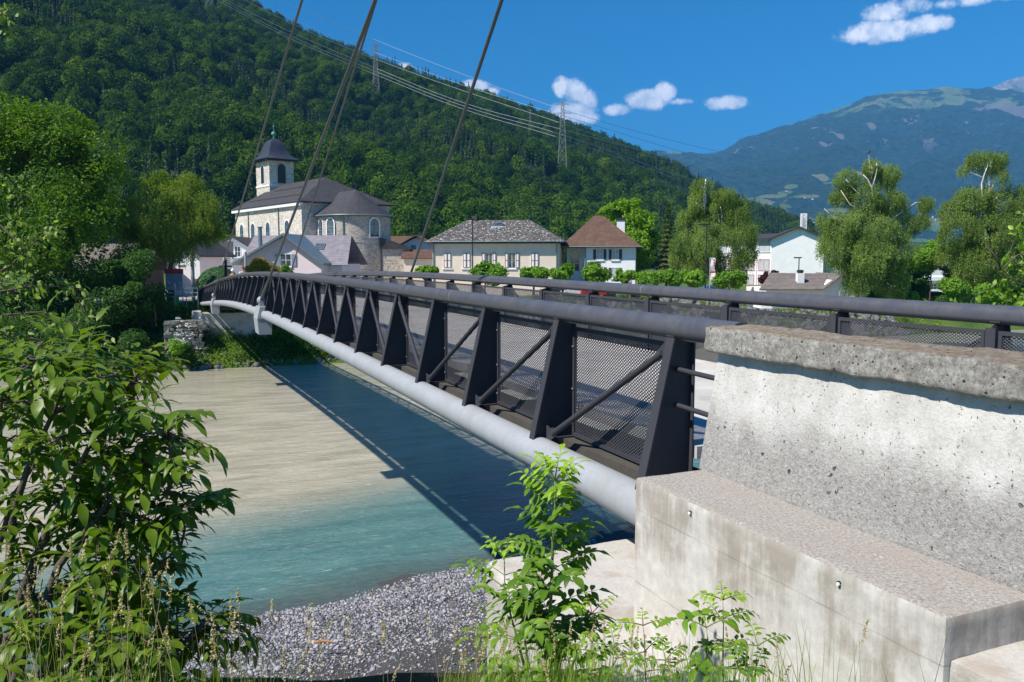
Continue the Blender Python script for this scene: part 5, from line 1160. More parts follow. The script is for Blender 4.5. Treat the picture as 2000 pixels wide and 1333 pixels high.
cc_ = {'red': simple('red car paint', (.45, .02, .02), .3), 'white': simple('white car paint', (.7, .7, .7), .3), 'blue': simple('blue car paint', (.03, .10, .35), .3), 'silver': simple('silver car paint', (.35, .36, .38), .3, metal=.6), 'dark': simple('dark car paint', (.03, .03, .04), .3)}
for x, k, lab in ((1090, 'dark', 'dark parked car furthest left, seen through the railing mesh'), (1125, 'white', 'white parked car left of the red one behind the railing'), (1165, 'red', 'red parked car behind the railing mesh'), (1215, 'silver', 'silver parked car beside the red car'), (1262, 'dark', 'dark parked car right of the silver one'), (1390, 'blue', 'blue parked car furthest right under the clipped trees')): car(x, 100 + (x % 7) * .3, cc_[k], lab, .1)
# riverside crash barrier on the right
T_ = lambda u, t, z: B(u, t, z); gb = thing('crash_barrier', B(60, 87.5, -6.2), 'double railed steel crash barrier above the rocky far bank', 'barrier')
for z in (-4.95, -5.3): MB(T_).tube([(44, 88.2, z), (76, 88.2, z)], .07, 8).build('rail', M['galv'], gb)
for u in np.arange(44, 77, 4): MB(T_).box(u - .05, u + .05, 88.25, 88.33, -6.4, -4.85).build('post', M['galv'], gb)

# ---------------- masonry wall on the left bank
mw = MB(T_); rg = np.random.default_rng(3); 
z = -9.2
while z < -5.8:
    h = rg.uniform(.2, .42); u = .5
    while u < 3.75:
        w = rg.uniform(.25, .85); j = lambda: rg.normal() * .05; t0 = 81.6 + (z + 9) * .12 + rg.uniform(-.10, .10)
        c8 = [(u + j(), t0 + j(), z + j()), (u + w - .06 + j(), t0 + j(), z + j()), (u + w - .06, t0 + 1.4, z), (u, t0 + 1.4, z), (u + j(), t0 + j(), z + h - .05 + j()), (u + w - .06 + j(), t0 + j(), z + h - .05 + j()), (u + w - .06, t0 + 1.4, z + h - .04), (u, t0 + 1.4, z + h - .04)]
        mw.hexa(c8); u += w
    z += h
mw.box(.5, 3.7, 82.6, 84, -9.6, -5.9)
tag(mw.build('stone_wall', simple('pale quarry stone', (.33, .30, .25), .9, .5, 2.4, .6, bscale=9), None), 'rough stone retaining wall on the left bank beside the bridge abutment', 'wall')

# ================================================================ PEOPLE ON THE BRIDGE
def skin_fig(name, nodes, edges, mat, parent, sub=1):
    import bmesh
    me = bpy.data.meshes.new(name); me.from_pydata([tuple(np.array(p) - ROOT[parent.name]) for p, r in nodes], edges, []); o = bpy.data.objects.new(name, me); COL.objects.link(o); o.parent = parent
    m = o.modifiers.new('skin', 'SKIN'); 
    if not me.skin_vertices: me.skin_vertices  # layer is made by the modifier below
    bm = bmesh.new(); bm.from_mesh(me); ly = bm.verts.layers.skin.verify(); bm.verts.ensure_lookup_table()
    for v, (p, r) in zip(bm.verts, nodes): v[ly].radius = (r, r) if np.isscalar(r) else r
    bm.verts[0][ly].use_root = True; bm.to_mesh(me); bm.free()
    s_ = o.modifiers.new('smooth', 'SUBSURF'); s_.levels = sub; s_.render_levels = sub; me.materials.append(mat); ROOT[o.name] = ROOT[parent.name]; return o
def person(u, t, lab, shirt, hair, helmet=False, face=-1):
    zd = zr(t) - 1.13; base = B(u, t, zd); T_ = lambda x, y, z: base + np.array([NX * x + DX * y * face, NY * x + DY * y * face, z]); p = thing('person', base, lab, 'person')
    nodes = [((0, 0, .95), .13), ((0, 0, 1.15), (.15, .10)), ((0, .01, 1.38), (.17, .10)), ((0, .02, 1.50), .055), ((0, .03, 1.58), .07), ((0, .04, 1.70), .075),
             ((.19, 0, 1.40), .05), ((.25, .05, 1.14), .04), ((.22, .22, .95), .032), ((.22, .29, .92), .03), ((-.19, 0, 1.40), .05), ((-.25, -.03, 1.14), .04), ((-.24, .10, .92), .032), ((-.24, .17, .88), .03),
             ((.09, .02, .88), .09), ((.10, .14, .50), .06), ((.10, .05, .09), .042), ((.10, .20, .035), .035), ((-.09, -.02, .88), .09), ((-.10, -.06, .50), .06), ((-.10, -.24, .12), .042), ((-.10, -.12, .04), .035)]
    ed = [(0, 1), (1, 2), (2, 3), (3, 4), (4, 5), (2, 6), (6, 7), (7, 8), (8, 9), (2, 10), (10, 11), (11, 12), (12, 13), (0, 14), (14, 15), (15, 16), (16, 17), (0, 18), (18, 19), (19, 20), (20, 21)]
    nd = [(T_(*q), r) for q, r in nodes]; body = skin_fig('body', nd, ed, M['skin'], p, 2)
    sh = [(T_(*q), (np.array(r) + .018).tolist() if not np.isscalar(r) else r + .018) for q, r in (nodes[0], nodes[1], nodes[2], nodes[6], nodes[7], nodes[10], nodes[11])]
    skin_fig('shirt', sh, [(0, 1), (1, 2), (2, 3), (3, 4), (2, 5), (5, 6)], M[shirt], p, 2)
    tr = [(T_(*q), r + .016) for q, r in (nodes[0], nodes[14], nodes[15], nodes[16], nodes[18], nodes[19], nodes[20])]
    skin_fig('trousers', tr, [(0, 1), (1, 2), (2, 3), (0, 4), (4, 5), (5, 6)], M['cloth_dark'], p, 2)
    c = T_(0, .035, 1.68)
    m = MB().lathe((c[0], c[1], c[2] - .02), [(.098, 0), (.105, .05), (.09, .10), (.055, .135), (.01, .15)] if not helmet else [(.12, .0), (.128, .05), (.11, .11), (.07, .15), (.01, .165)], 14); soft(m.build('helmet' if helmet else 'hair', M['trim' if helmet else hair], p))
    f = T_(0, .115, 1.645); MB().ball(f, .014, 5).build('nose', M['skin'], p)
    for sx in (-.03, .03): MB().ball(T_(sx, .108, 1.672), .009, 5).build('eye', M['black'], p)
person(5.1, 55.2, 'person in a white top with auburn hair walking over the bridge', 'cloth_white', 'hairo')
person(5.0, 61.6, 'person in a red top wearing a white helmet on the bridge', 'cloth_red', 'hairo', True)
# ================================================================ TREES AND PLANTS
SUNV = SUN_D
def tint_of(p, rg, ns=1.2, seed=1, a=1.2, b=.15):
    return np.clip(.45 + (fbm(p * ns, 3, seed) - .5) * a + rg.normal(size=len(p)) * b, 0, 1)
def limbs(parent, base, top, targets, r0, mat, rg, wob=.25, name='trunk', n2=10):
    m = MB(); base = np.array(base, float); top = np.array(top, float); n = 8
    sp = [base + (top - base) * i / n + np.array([rg.normal() * wob, rg.normal() * wob, 0]) * (i > 0) * (.4 + .6 * i / n) for i in range(n + 1)]
    m.tube(sp, [r0 * (1 - .8 * i / n) + (.35 * r0 if i == 0 else 0) for i in range(n + 1)], 10)
    for tg in targets:
        tg = np.array(tg, float); k = int(np.clip(np.interp(tg[2] - np.linalg.norm((tg - top)[:2]) * .5, [base[2], top[2]], [1, n - 1]), 1, n - 1)); s = sp[k]
        L = np.linalg.norm(tg - s); mid = s + (tg - s) * .5 + np.array([rg.normal() * .08 * L, rg.normal() * .08 * L, .10 * L]); rr = r0 * (1 - .8 * k / n) * .5
        m.tube([s, s * .5 + mid * .5 + rg.normal(size=3) * .03 * L, mid, mid * .4 + tg * .6 + rg.normal(size=3) * .04 * L, tg], [rr, rr * .8, rr * .6, rr * .4, rr * .15], 6)
    return m.build(name, M[mat], parent, smooth=True)
def tree(name, label, cat, D, trunk_px, lobes_px, n, leaf, lm, bark='bark', depth=.9, group=None, gap=.42, ns=.6, shell=.45, droop=.2, aspect=.55, seed=1, gz=GZ, r0=.35, squash=.9, tz=None, up=.3, strands=0, slen=1.5, ts=.5):
    """lobes_px: (x, y, r_px, ddepth_m) in picture units at distance D, turned into real positions and radii"""
    rg = np.random.default_rng(seed); k = D / FPX
    lob = []
    for l in lobes_px:
        p = P(l[0], l[1], D + (l[3] if len(l) > 3 else 0)); lob.append((p[0], p[1], p[2], l[2] * k))
    b = P(trunk_px[0], 500, D); base = (b[0], b[1], gz); zt = P(trunk_px[1], trunk_px[2], D)
    t_ = thing(name, base, label, cat, group)
    limbs(t_, (base[0], base[1], gz - .3), zt, [(l[0], l[1], l[2]) for l in lob], r0, bark, rg, r0 * .5)
    p = lobes_points(lob, n, rg, gap, ns, shell, squash)
    cen = np.mean([l[:3] for l in lob], 0)
    if strands:
        # hanging leaf chains: each seed point grows a drooping string of small leaves
        m_ = strands; k2 = len(p) // m_; s0 = p[:k2]; ln = slen * rg.uniform(.4, 1.2, k2); sway = rg.normal(size=(k2, 2)) * .12
        f = (np.arange(m_) / m_)[None, :, None]; pp = s0[:, None, :] + np.concatenate([sway[:, None, :] * f * ln[:, None, None], -f * ln[:, None, None]], 2)
        p = pp.reshape(-1, 3) + rg.normal(size=(k2 * m_, 3)) * leaf * .35
    nr = (p - cen); nr /= np.linalg.norm(nr, axis=1, keepdims=True) + 1e-6; nr = nr * .6 + rg.normal(size=p.shape) * .55; nr[:, 2] += up
    V, F = leaf_quads(p, leaf * rg.uniform(.6, 1.3, len(p)), nr, droop, aspect, rg)
    mesh_obj('crown', V, F, M[lm], t_, tint=tint_of(p, rg, ts, seed))
    return t_

# ---- left bank
tree('maple_tree', 'huge dark green maple with dense rounded crown filling the left side', 'tree', 84, (70, 90, 330), [(60, 330, 135, 0), (150, 330, 95, -3), (20, 260, 75, -2), (110, 265, 72, -2), (165, 285, 45, -1), (205, 350, 48, 1), (-40, 350, 110, -3), (60, 430, 100, -4), (150, 430, 80, -5), (205, 420, 45, -3), (10, 470, 90, -6), (110, 470, 70, -7), (-90, 280, 80, 0)], 62000, .36, 'lf_maple', gap=.40, ns=.45, seed=3, r0=.6, up=.55, shell=.6)
tree('weeping_willow', 'round weeping willow with pale drooping foliage left of the church', 'tree', 88, (330, 335, 400), [(335, 385, 48, 0), (298, 358, 26, -1), (368, 362, 30, -1), (400, 400, 30, -2), (272, 405, 34, -1), (418, 440, 20, -2), (255, 440, 22, -2), (330, 420, 65, -3), (270, 455, 38, -2), (390, 445, 35, -2), (345, 465, 42, -3), (310, 350, 22, 0)], 70000, .23, 'lf_willow', gap=.46, ns=.6, seed=5, r0=.35, strands=9, slen=1.5, aspect=.4, droop=1.0)
BL = 'bushes covering the far left bank'
bushes = [(20, 600, 60, 76, 'lf_bush', 'dark bush at the far left edge of the bank'), (90, 590, 55, 75, 'lf_bush', 'dark green bush second from the left on the bank'), (150, 560, 50, 74, 'lf_bush', 'dark bush below the poster board'), (205, 545, 55, 74, 'lf_bush', 'tall dark bush below the willow and maple'), (255, 520, 52, 75, 'lf_bush', 'dense dark bush under the willow'), (240, 600, 70, 73, 'lf_bush', 'broad dark bush filling the middle of the left bank'), (300, 590, 42, 72.5, 'lf_bush', 'dark bush left of the stone retaining wall'), (180, 650, 60, 71, 'lf_bush', 'low dark bush close to the water at the left'), (270, 670, 42, 71, 'lf_bush', 'low leafy bush in front of the stone wall near the water'), (60, 670, 60, 72, 'lf_bush', 'shaded low bush at the far left water edge'), (350, 675, 26, 71.5, 'lf_plane', 'bright elder bush with white flowers below the stone wall'), (385, 700, 17, 72, 'lf_bush', 'small leafy bush at the foot of the wall by the water')]
for i, (x, y, r, D, lm, lab) in enumerate(bushes):
    rg = np.random.default_rng(50 + i); lb = [(x + rg.normal() * r * .35, y + rg.normal() * r * .3, r * rg.uniform(.45, .75), rg.normal()) for _ in range(6)]
    tree('bush', lab, 'bush', D + 4, (x, x, y), lb, int(150 * r), .26, lm, gap=.34, ns=.8, seed=60 + i, r0=.08, gz=P(x, min(y + r, 715), D + 4)[2], up=.6, shell=.5, group=BL)
# elder blossom
# clipped dome and flowering shrub by the bridge end
q = P(424, 540, 95); hd = thing('hedge_dome', (q[0], 95, GZ), 'smooth clipped green hedge dome behind the wayside cross', 'hedge'); rg = np.random.default_rng(8)
d = rg.normal(size=(9000, 3)); d /= np.linalg.norm(d, axis=1, keepdims=True); d[:, 2] = np.abs(d[:, 2]); c = np.array([P(427, 540, 95)[0], 95, GZ + .8]); p = c + d * np.array([2.75, 2.4, 3.0]) * rg.uniform(.96, 1.01, (9000, 1))
V, F = leaf_quads(p, .16, d + rg.normal(size=d.shape) * .25, rg=rg, aspect=.8); mesh_obj('foliage', V, F, M['lf_hedge'], hd, tint=rg.random(9000) * .6 + .2)
m = MB().lathe(tuple(c), [(2.3 * math.cos(a) * .9, 2.6 * math.sin(a) * .95) for a in np.linspace(-.35, 1.5, 10)], 20); m.build('dense_core', M['lf_hedge'], hd)
tree('shrub', 'yellow flowering shrub in front of the pink house', 'shrub', 92, (510, 512, 520), [(505, 522, 20, 0), (528, 530, 18, 0), (488, 528, 10, 0), (545, 535, 10, 0), (512, 512, 9, 0)], 5200, .26, 'lf_yellow', gap=.34, ns=1, seed=9, r0=.06, group='shrubs by the pink house')
tree('shrub', 'small green shrub right of the yellow one', 'shrub', 92, (560, 560, 525), [(556, 526, 9, 0), (566, 535, 9, 0), (550, 536, 8, 0)], 1800, .24, 'lf_plane', gap=.34, ns=1, seed=10, r0=.04, group='shrubs by the pink house')
# ---- pollarded planes behind the rail
PL = 'clipped plane trees along the riverside'
planes = [(832, 526, 20, 'small clipped plane tree at the left corner of the cream house'), (947, 530, 33, 'clipped plane tree with a forked bare trunk before the cream house'), (1043, 530, 24, 'clipped plane tree right of the one with the forked trunk'), (1100, 530, 27, 'clipped plane tree before the gap between cream and brown roofed houses'), (1160, 534, 33, 'clipped plane tree before the brown roofed house'), (1232, 533, 14, 'smallest clipped crown right of the brown roofed house'), (1268, 543, 28, 'low clipped plane tree beneath the bright lime tree'), (1312, 538, 27, 'clipped plane tree below the spruce'), (1358, 536, 26, 'clipped plane tree just left of the banner flag'), (1425, 543, 30, 'bright clipped plane tree right of the banner flag'), (1511, 560, 17, 'small round clipped bush before the low tiled house')]
for i, (x, y, r, lab) in enumerate(planes):
    rg = np.random.default_rng(80 + i); lb = []
    for k in range(9): a = rg.uniform(0, 6.28); lb.append((x + math.cos(a) * r * rg.uniform(.2, .85), y + 5 + math.sin(a) * r * .46 * rg.uniform(.2, 1) , r * rg.uniform(.34, .58), rg.normal() * .8))
    tree('plane_tree', lab, 'tree', 93 - (x > 1250) * 1 + (i % 3) * .8, (x, x, y + 3), lb, int(170 * r + 800), .30, 'lf_plane', gap=.36, ns=1.1, seed=90 + i, r0=.18, group=PL, up=.5, shell=.35, aspect=.75)
tree('lime_tree', 'bright yellow green lime tree behind the brown roofed house', 'tree', 124, (1225, 1225, 470), [(1225, 430, 38, 0), (1215, 405, 20, 0), (1195, 420, 26, 0), (1250, 440, 34, 0), (1262, 470, 28, 0), (1235, 480, 38, -2), (1180, 425, 16, 0), (1240, 400, 14, 0), (1255, 505, 24, -2), (1225, 520, 30, -2)], 26000, .36, 'lf_linden', gap=.38, ns=.6, seed=111, up=.6)
# spruce
def conifer(x, ytop, ybot, D, wpx, lab, seed, lm='lf_conifer'):
    rg = np.random.default_rng(seed); b = P(x, 500, D); z1 = P(x, ytop, D)[2]; z0 = P(x, ybot, D)[2]; H = z1 - z0; W = wpx * D / FPX
    t_ = thing('spruce_tree', (b[0], D, GZ), lab, 'tree'); MB().tube([(b[0], D, GZ), (b[0], D, z1)], [.25, .03], 8).build('trunk', M['bark'], t_)
    n = 14000; h = rg.random(n) ** 1.15; tier = np.floor(h * 16) / 16; fr = (h - tier) * 16; a = rg.random(n) * 6.283; arm = np.abs(np.cos(a * 3.5 + tier * 40)) ** .5
    r = W * (1 - tier) * (1 - .55 * fr) * rg.random(n) ** .45 * (.5 + .5 * arm) + .1; p = np.stack([b[0] + r * np.cos(a), D + r * np.sin(a), z0 + H * (tier + .3 * fr / 16 + .5 / 16) - r * .22], 1)
    V, F = leaf_quads(p, .42 * rg.uniform(.6, 1.3, n), np.stack([np.cos(a) * .5, np.sin(a) * .5, 0 * a + 1], 1) + rg.normal(size=(n, 3)) * .35, .5, .4, rg); mesh_obj('crown', V, F, M[lm], t_, tint=tint_of(p, rg, .7, 4))
conifer(1303, 398, 545, 122, 34, 'dark olive spruce between the lime tree and the central birch', 120)
# birches
tree('birch_tree', 'tall central birch with two white stemmed domes and hanging foliage', 'tree', 112, (1400, 1375, 350), [(1372, 362, 22, 0), (1375, 390, 30, 0), (1352, 430, 32, 0), (1418, 385, 24, 0), (1400, 415, 36, 0), (1440, 420, 30, 0), (1345, 475, 36, -1), (1395, 470, 45, -2), (1450, 460, 32, -1), (1365, 510, 36, -2), (1420, 505, 42, -2), (1460, 495, 20, -1), (1450, 395, 14, 0), (1325, 500, 20, 0)], 115000, .20, 'lf_birch', bark='birchbark', gap=.42, ns=.5, seed=130, r0=.32, strands=8, slen=1.3, aspect=.5, droop=1.0)
tree('birch_tree', 'birch with bare white crown branches right of the school gable', 'tree', 78, (1690, 1700, 320), [(1655, 350, 26, 0), (1700, 325, 24, 0), (1735, 340, 24, 0), (1640, 385, 22, 0), (1690, 385, 42, 0), (1735, 395, 36, 0), (1615, 425, 20, 0), (1655, 440, 42, -1), (1710, 450, 50, -1), (1765, 440, 30, 0), (1640, 490, 38, -1), (1700, 500, 50, -2), (1755, 490, 36, -1), (1808, 395, 16, 0), (1800, 430, 18, 0), (1680, 540, 40, -1), (1740, 545, 38, -1), (1615, 470, 20, 0)], 130000, .155, 'lf_birch', bark='birchbark', gap=.425, ns=.62, seed=140, r0=.30, strands=8, slen=.95, aspect=.5, droop=1.0)
tree('birch_tree', 'tall narrow topped birch near the right edge of the picture', 'tree', 84, (1925, 1935, 310), [(1905, 310, 20, 0), (1935, 315, 24, 0), (1955, 305, 16, 0), (1880, 330, 12, 0), (1945, 350, 30, 0), (1900, 390, 40, 0), (1950, 400, 42, 0), (1860, 410, 26, 0), (1985, 370, 24, 0), (1870, 450, 38, -1), (1925, 460, 52, -1), (1985, 450, 48, -1), (1900, 510, 44, -1), (1960, 520, 50, -1), (2010, 410, 30, 0), (1850, 490, 24, 0)], 125000, .165, 'lf_birch', bark='birchbark', gap=.425, ns=.62, seed=150, r0=.30, strands=8, slen=1.0, aspect=.5, droop=1.0)
# bare white branches showing at the tops
def bare(parent_x, D, paths, seed, lab):
    t_ = [o for o in COL.objects if o.get('label') == lab][0]; m = MB()
    for k, (pth_, r) in enumerate(paths): m = MB(); m.tube([P(x, y, D) for x, y in pth_], [r * .6 * (1 - .7 * i / len(pth_)) for i in range(len(pth_))], 7); m.build('bare_limb', M['birchbark'], t_, smooth=True)
bare(0, 77, [([(1712, 440), (1708, 400), (1702, 365), (1694, 350), (1686, 342)], .15), ([(1703, 370), (1710, 345), (1713, 330), (1712, 318)], .08), ([(1706, 395), (1682, 384), (1664, 366), (1652, 350)], .09), ([(1700, 420), (1660, 400), (1642, 372)], .08), ([(1700, 460), (1655, 440), (1622, 420), (1610, 408)], .08), ([(1703, 350), (1698, 326), (1697, 304)], .035), ([(1714, 560), (1713, 500), (1712, 440)], .20)], 1, 'birch with bare white crown branches right of the school gable')
bare(0, 83, [([(1925, 450), (1920, 400), (1917, 360), (1923, 340), (1930, 322)], .15), ([(1920, 430), (1905, 415), (1895, 405)], .09), ([(1921, 410), (1940, 395), (1952, 380)], .08), ([(1920, 470), (1885, 445), (1870, 420)], .08), ([(1928, 560), (1926, 500), (1925, 450)], .2)], 2, 'tall narrow topped birch near the right edge of the picture')
bare(0, 111, [([(1381, 520), (1380, 450), (1376, 410), (1374, 390), (1373, 378)], .16), ([(1376, 410), (1364, 402), (1358, 394)], .09), ([(1395, 500), (1410, 440), (1410, 418), (1407, 404)], .13)], 3, 'tall central birch with two white stemmed domes and hanging foliage')
# a crow on top of the birch
q = P(1697, 299, 78); cb = thing('crow', (q[0], 78, q[2]), 'black crow perched on the topmost birch branch', 'bird')
m = MB(); m.tube([(q[0] - .24, 78, q[2] - .08), (q[0] - .08, 78, q[2] + .02), (q[0] + .06, 78, q[2] + .10), (q[0] + .12, 78, q[2] + .17), (q[0] + .20, 78, q[2] + .18)], [.02, .07, .08, .05, .012], 8); m.build('body', M['black'], cb, smooth=True)
# shrubs and trees on the right
RB = 'shrubs behind the railing at right'
right = [(1770, 545, 38, 86, 'lf_bush', 'dark rounded shrub under the two right birches'), (1700, 575, 34, 82, 'lf_bush', 'green shrub at the foot of the first right birch'), (1820, 500, 42, 92, 'lf_plane', 'green tree filling the gap between the two right birches'), (1800, 560, 36, 80, 'lf_bush', 'low leafy shrub just above the railing between the birches'), (1870, 570, 30, 78, 'lf_plane', 'bright low shrub above the railing left of the right edge'), (1770, 590, 26, 78, 'lf_plane', 'small bush touching the top of the railing'), (1215, 545, 14, 105, 'lf_plane', 'small bush behind the clipped trees'), (1720, 530, 40, 90, 'lf_bush', 'dark shrub directly behind the white birch trunk'), (1790, 520, 38, 95, 'lf_bush', 'tall dark shrub between the two right birches'), (1860, 530, 40, 93, 'lf_bush', 'dark shrub under the narrow topped birch'), (1925, 545, 44, 90, 'lf_bush', 'broad dark shrub below the rightmost birch'), (1985, 540, 44, 88, 'lf_plane', 'bright shrub at the right edge above the railing'), (1930, 578, 30, 80, 'lf_plane', 'low bright shrub touching the railing near the right edge'), (1990, 590, 30, 78, 'lf_plane', 'lowest bright shrub in the right corner above the railing'), (1840, 590, 26, 77, 'lf_bush', 'small dark shrub on the railing line right of the garden fence'), (1720, 595, 22, 79, 'lf_bush', 'small dark shrub on the railing line beside the garden fence')]
for i, (x, y, r, D, lm, lab) in enumerate(right):
    rg = np.random.default_rng(250 + i); lb = [(x + rg.normal() * r * .35, y + rg.normal() * r * .28, r * rg.uniform(.4, .7), rg.normal()) for _ in range(6)]
    tree('shrub', lab, 'shrub', D, (x, x, y), lb, int(150 * r), .27, lm, gap=.38, ns=.8, seed=260 + i, r0=.08, up=.6, shell=.5, group=RB)
q = P(1497, 545, 100); tree('shrub', 'dark purple leaved shrub by the school windows', 'shrub', 100, (1497, 1500, 535), [(1500, 540, 11, 0), (1512, 535, 8, 0), (1490, 547, 9, 0)], 1500, .26, 'lf_purple', gap=.36, ns=1, seed=300, r0=.05, group=RB)
# garden fence on the right
gf = thing('garden_fence', B(70, 84, GZ), 'thin wire garden fence behind the railing at right', 'fence')
xa, xb = P(1640, 560, 84)[0], P(1740, 560, 84)[0]
for x in np.linspace(xa, xb, 7): MB().tube([(x, 84, GZ - .4), (x, 84, GZ + zz(567, 84))], .035, 6).build('post', M['conc'], gf)
MB().tube([(xa, 84, GZ + zz(568, 84)), (xb, 84, GZ + zz(568, 84))], .02, 6).build('top_wire', M['galv'], gf)
# far line of trees closing the valley floor
rg = np.random.default_rng(77)
n = 260; X = rg.uniform(60, 900, n); Y = rg.uniform(210, 420, n) + X * .25; s_ = rg.uniform(3.2, 5.5, n)
scatter('distant_trees', np.stack([X, Y, -4.6 + s_ * .9], 1), np.stack([0 * X, 0 * X, rg.random(n) * 6.28], 1), np.stack([s_, s_, s_ * 1.15], 1), rg.integers(0, 3, n), [crown_proto('leaf', 300 + i) for i in range(3)])
# ---- bank cover: herbs and grass as one mass
def cover(name, n, box_, lm, size, seed, zf=None, h=.5, gapf=.35):
    rg = np.random.default_rng(seed); u = rg.uniform(box_[0], box_[1], n * 2); t = rg.uniform(box_[2], box_[3], n * 2); k = fbm(np.stack([u * .5, t * .5, 0 * u], -1), 3, seed) > gapf; u, t = u[k][:n], t[k][:n]
    hh = h * (fbm(np.stack([u * .8, t * .8, 0 * u], -1), 3, seed + 1) * 1.6) * rg.random(len(u)); z = z_far(u, t) + hh
    p = np.stack([u * NX + t * DX, u * NY + t * DY, z], 1); V, F = leaf_quads(p, size * rg.uniform(.5, 1.5, len(p)), None, .1, .35, rg, .2)
    tag(mesh_obj(name, V, F, M[lm], tint=tint_of(p, rg, .5, seed)), kind='stuff')
cover('bank_grass', 120000, (-2, 100, 80.2, 93), 'lf_grass', .30, 400, h=.5)
cover('bank_herbs', 60000, (-40, 55, 80.4, 90), 'lf_bush', .30, 401, h=1.1, gapf=.46)
# rip-rap on the right bank
rg = np.random.default_rng(402); n = 2300; u = rg.uniform(30, 92, n); t = rg.uniform(80, 88.5, n); z = z_far(u, t)
bm_ = MB(); 
def rock_proto(seed):
    rg = np.random.default_rng(seed); import bmesh; bm = bmesh.new(); bmesh.ops.create_icosphere(bm, subdivisions=2, radius=1); V = np.array([v.co for v in bm.verts]); F = np.array([[v.index for v in f.verts] for f in bm.faces]); bm.free()
    V = V * (1 + (fbm(V * 1.3 + seed, 3, seed) - .5)[:, None] * .9) * np.array([1, .8, .6]); return mesh_obj('rock', V, F, M['rock'], link=False, smooth=False)
M['rock'] = simple('grey quarry rock', (.15, .148, .145), .9, .3, 2, .5)
scatter('riprap', np.stack([u * NX + t * DX, u * NY + t * DY, z], 1), rg.random((n, 3)) * 6.28, (rg.uniform(.25, .7, n))[:, None] * np.ones((1, 3)), rg.integers(0, 3, n), [rock_proto(i) for i in range(3)])
rg = np.random.default_rng(403); n = 160; u = rg.uniform(-6, 30, n); t = rg.uniform(80.0, 80.9, n)
scatter('waterline_stones', np.stack([u * NX + t * DX, u * NY + t * DY, z_far(u, t) - .02], 1), rg.random((n, 3)) * 6.28, (rg.uniform(.12, .38, n))[:, None] * np.ones((1, 3)), rg.integers(0, 3, n), [rock_proto(i + 5) for i in range(3)])

# ================================================================ GRAVEL BAR
M['pebble'] = None
def m_pebble():
    t = NT('river pebbles'); oi = t.N.new('ShaderNodeObjectInfo'); cr = t.N.new('ShaderNodeValToRGB'); t.L.new(oi.outputs['Random'], cr.inputs[0]); e = cr.color_ramp
    e.elements[0].color = (.10, .105, .12, 1); e.elements[1].color = (.58, .58, .63, 1); e.elements.new(.45).color = (.26, .265, .305, 1); e.elements.new(.8).color = (.40, .40, .45, 1); e.elements.new(.97).color = (.42, .36, .28, 1)
    return t.pbr(cr.outputs[0], .75, t.bump(t.noise(5, 4), .3, .05), spec=.3)
M['pebble'] = m_pebble()
def pebble_proto(seed):
    rg = np.random.default_rng(seed); import bmesh; bm = bmesh.new(); bmesh.ops.create_icosphere(bm, subdivisions=1, radius=1); V = np.array([v.co for v in bm.verts]); F = np.array([[v.index for v in f.verts] for f in bm.faces]); bm.free()
    V = V * (1 + rg.normal(size=(len(V), 1)) * .13) * np.array([1, rg.uniform(.6, .9), rg.uniform(.35, .55)]); return mesh_obj('pebble', V, F, M['pebble'], link=False, smooth=True)
rg = np.random.default_rng(500); n = 130000; u = rg.uniform(-6, 14, n); t = rg.uniform(12.5, 26.5, n); s0 = wl(u) + (fbm(np.stack([u * .8, t * 0, 0 * u], -1), 3, 8) - .5) * .8
dens = np.interp(s0 - t, [-.35, -.1, .1, 3.0, 4.4, 5.6, 9], [0, .35, 1, .95, .5, .16, .07]); k = rg.random(n) < dens; u, t = u[k], t[k]; n = len(u)
X, Y = u * NX + t * DX, u * NY + t * DY; z = fn2(X, Y)[:, 2]; sz = .018 + .042 * rg.random(n) ** 3.2 + (rg.random(n) < .010) * .06
scatter('gravel', np.stack([X, Y, z + sz * .15], 1), np.stack([rg.normal(size=n) * .3, rg.normal(size=n) * .3, rg.random(n) * 6.28], 1), sz[:, None] * np.ones((1, 3)), rg.integers(0, 6, n), [pebble_proto(i) for i in range(6)])
q = PZ(630, 1260, -9.35); o = MB().tube([q + np.array([-.22, 0, .06]), q + np.array([0, .03, .09]), q + np.array([.24, .02, .07])], [.03, .035, .02], 7).build('driftwood', simple('orange driftwood', (.50, .22, .10), .9)); tag(o, 'short orange brown piece of driftwood on the gravel', 'driftwood')

# ================================================================ FOREGROUND LEAVES
def leaflet(L, W, rg, fold=.18, curl=.25, n=6):
    """one real leaflet lying along +x, folded along its midrib, tip curling down"""
    s = np.linspace(0, 1, n); w = W * np.sin(np.pi * s ** .85) ** .8 * (1 - .25 * s); w[0] = .004; w[-1] = .0005
    z = -curl * L * s ** 2; xs = L * s * (1 - .12 * curl * s); wave = .06 * W * np.sin(s * 9 + rg.random() * 6)
    V = []; 
    for i in range(n): V += [(xs[i], w[i] * .5, z[i] + fold * w[i] * .5 + wave[i]), (xs[i], 0, z[i]), (xs[i], -w[i] * .5, z[i] + fold * w[i] * .5 - wave[i])]
    F = []
    for i in range(n - 1): a = 3 * i; F += [(a, a + 3, a + 4, a + 1), (a + 1, a + 4, a + 5, a + 2)]
    return np.array(V), np.array(F)
def axes(d, up):
    d = d / np.linalg.norm(d); r = np.cross(up, d); 
    if np.linalg.norm(r) < 1e-3: r = np.array([1., 0, 0])
    r /= np.linalg.norm(r); return np.stack([d, r, np.cross(d, r)], 1)
class Leaves:
    def __init__(s): s.V = []; s.F = []; s.T = []; s.n = 0
    def add(s, base, d, up, L, W, rg, tint, fold=.18, curl=.25):
        V, F = leaflet(L, W, rg, fold, curl); V = base + V @ axes(d, up).T; s.V.append(V); s.F.append(F + s.n); s.n += len(V); s.T += [tint] * len(F)
    def build(s, name, mat, parent): return mesh_obj(name, np.concatenate(s.V), np.concatenate(s.F), M[mat], parent, smooth=True, tint=s.T)
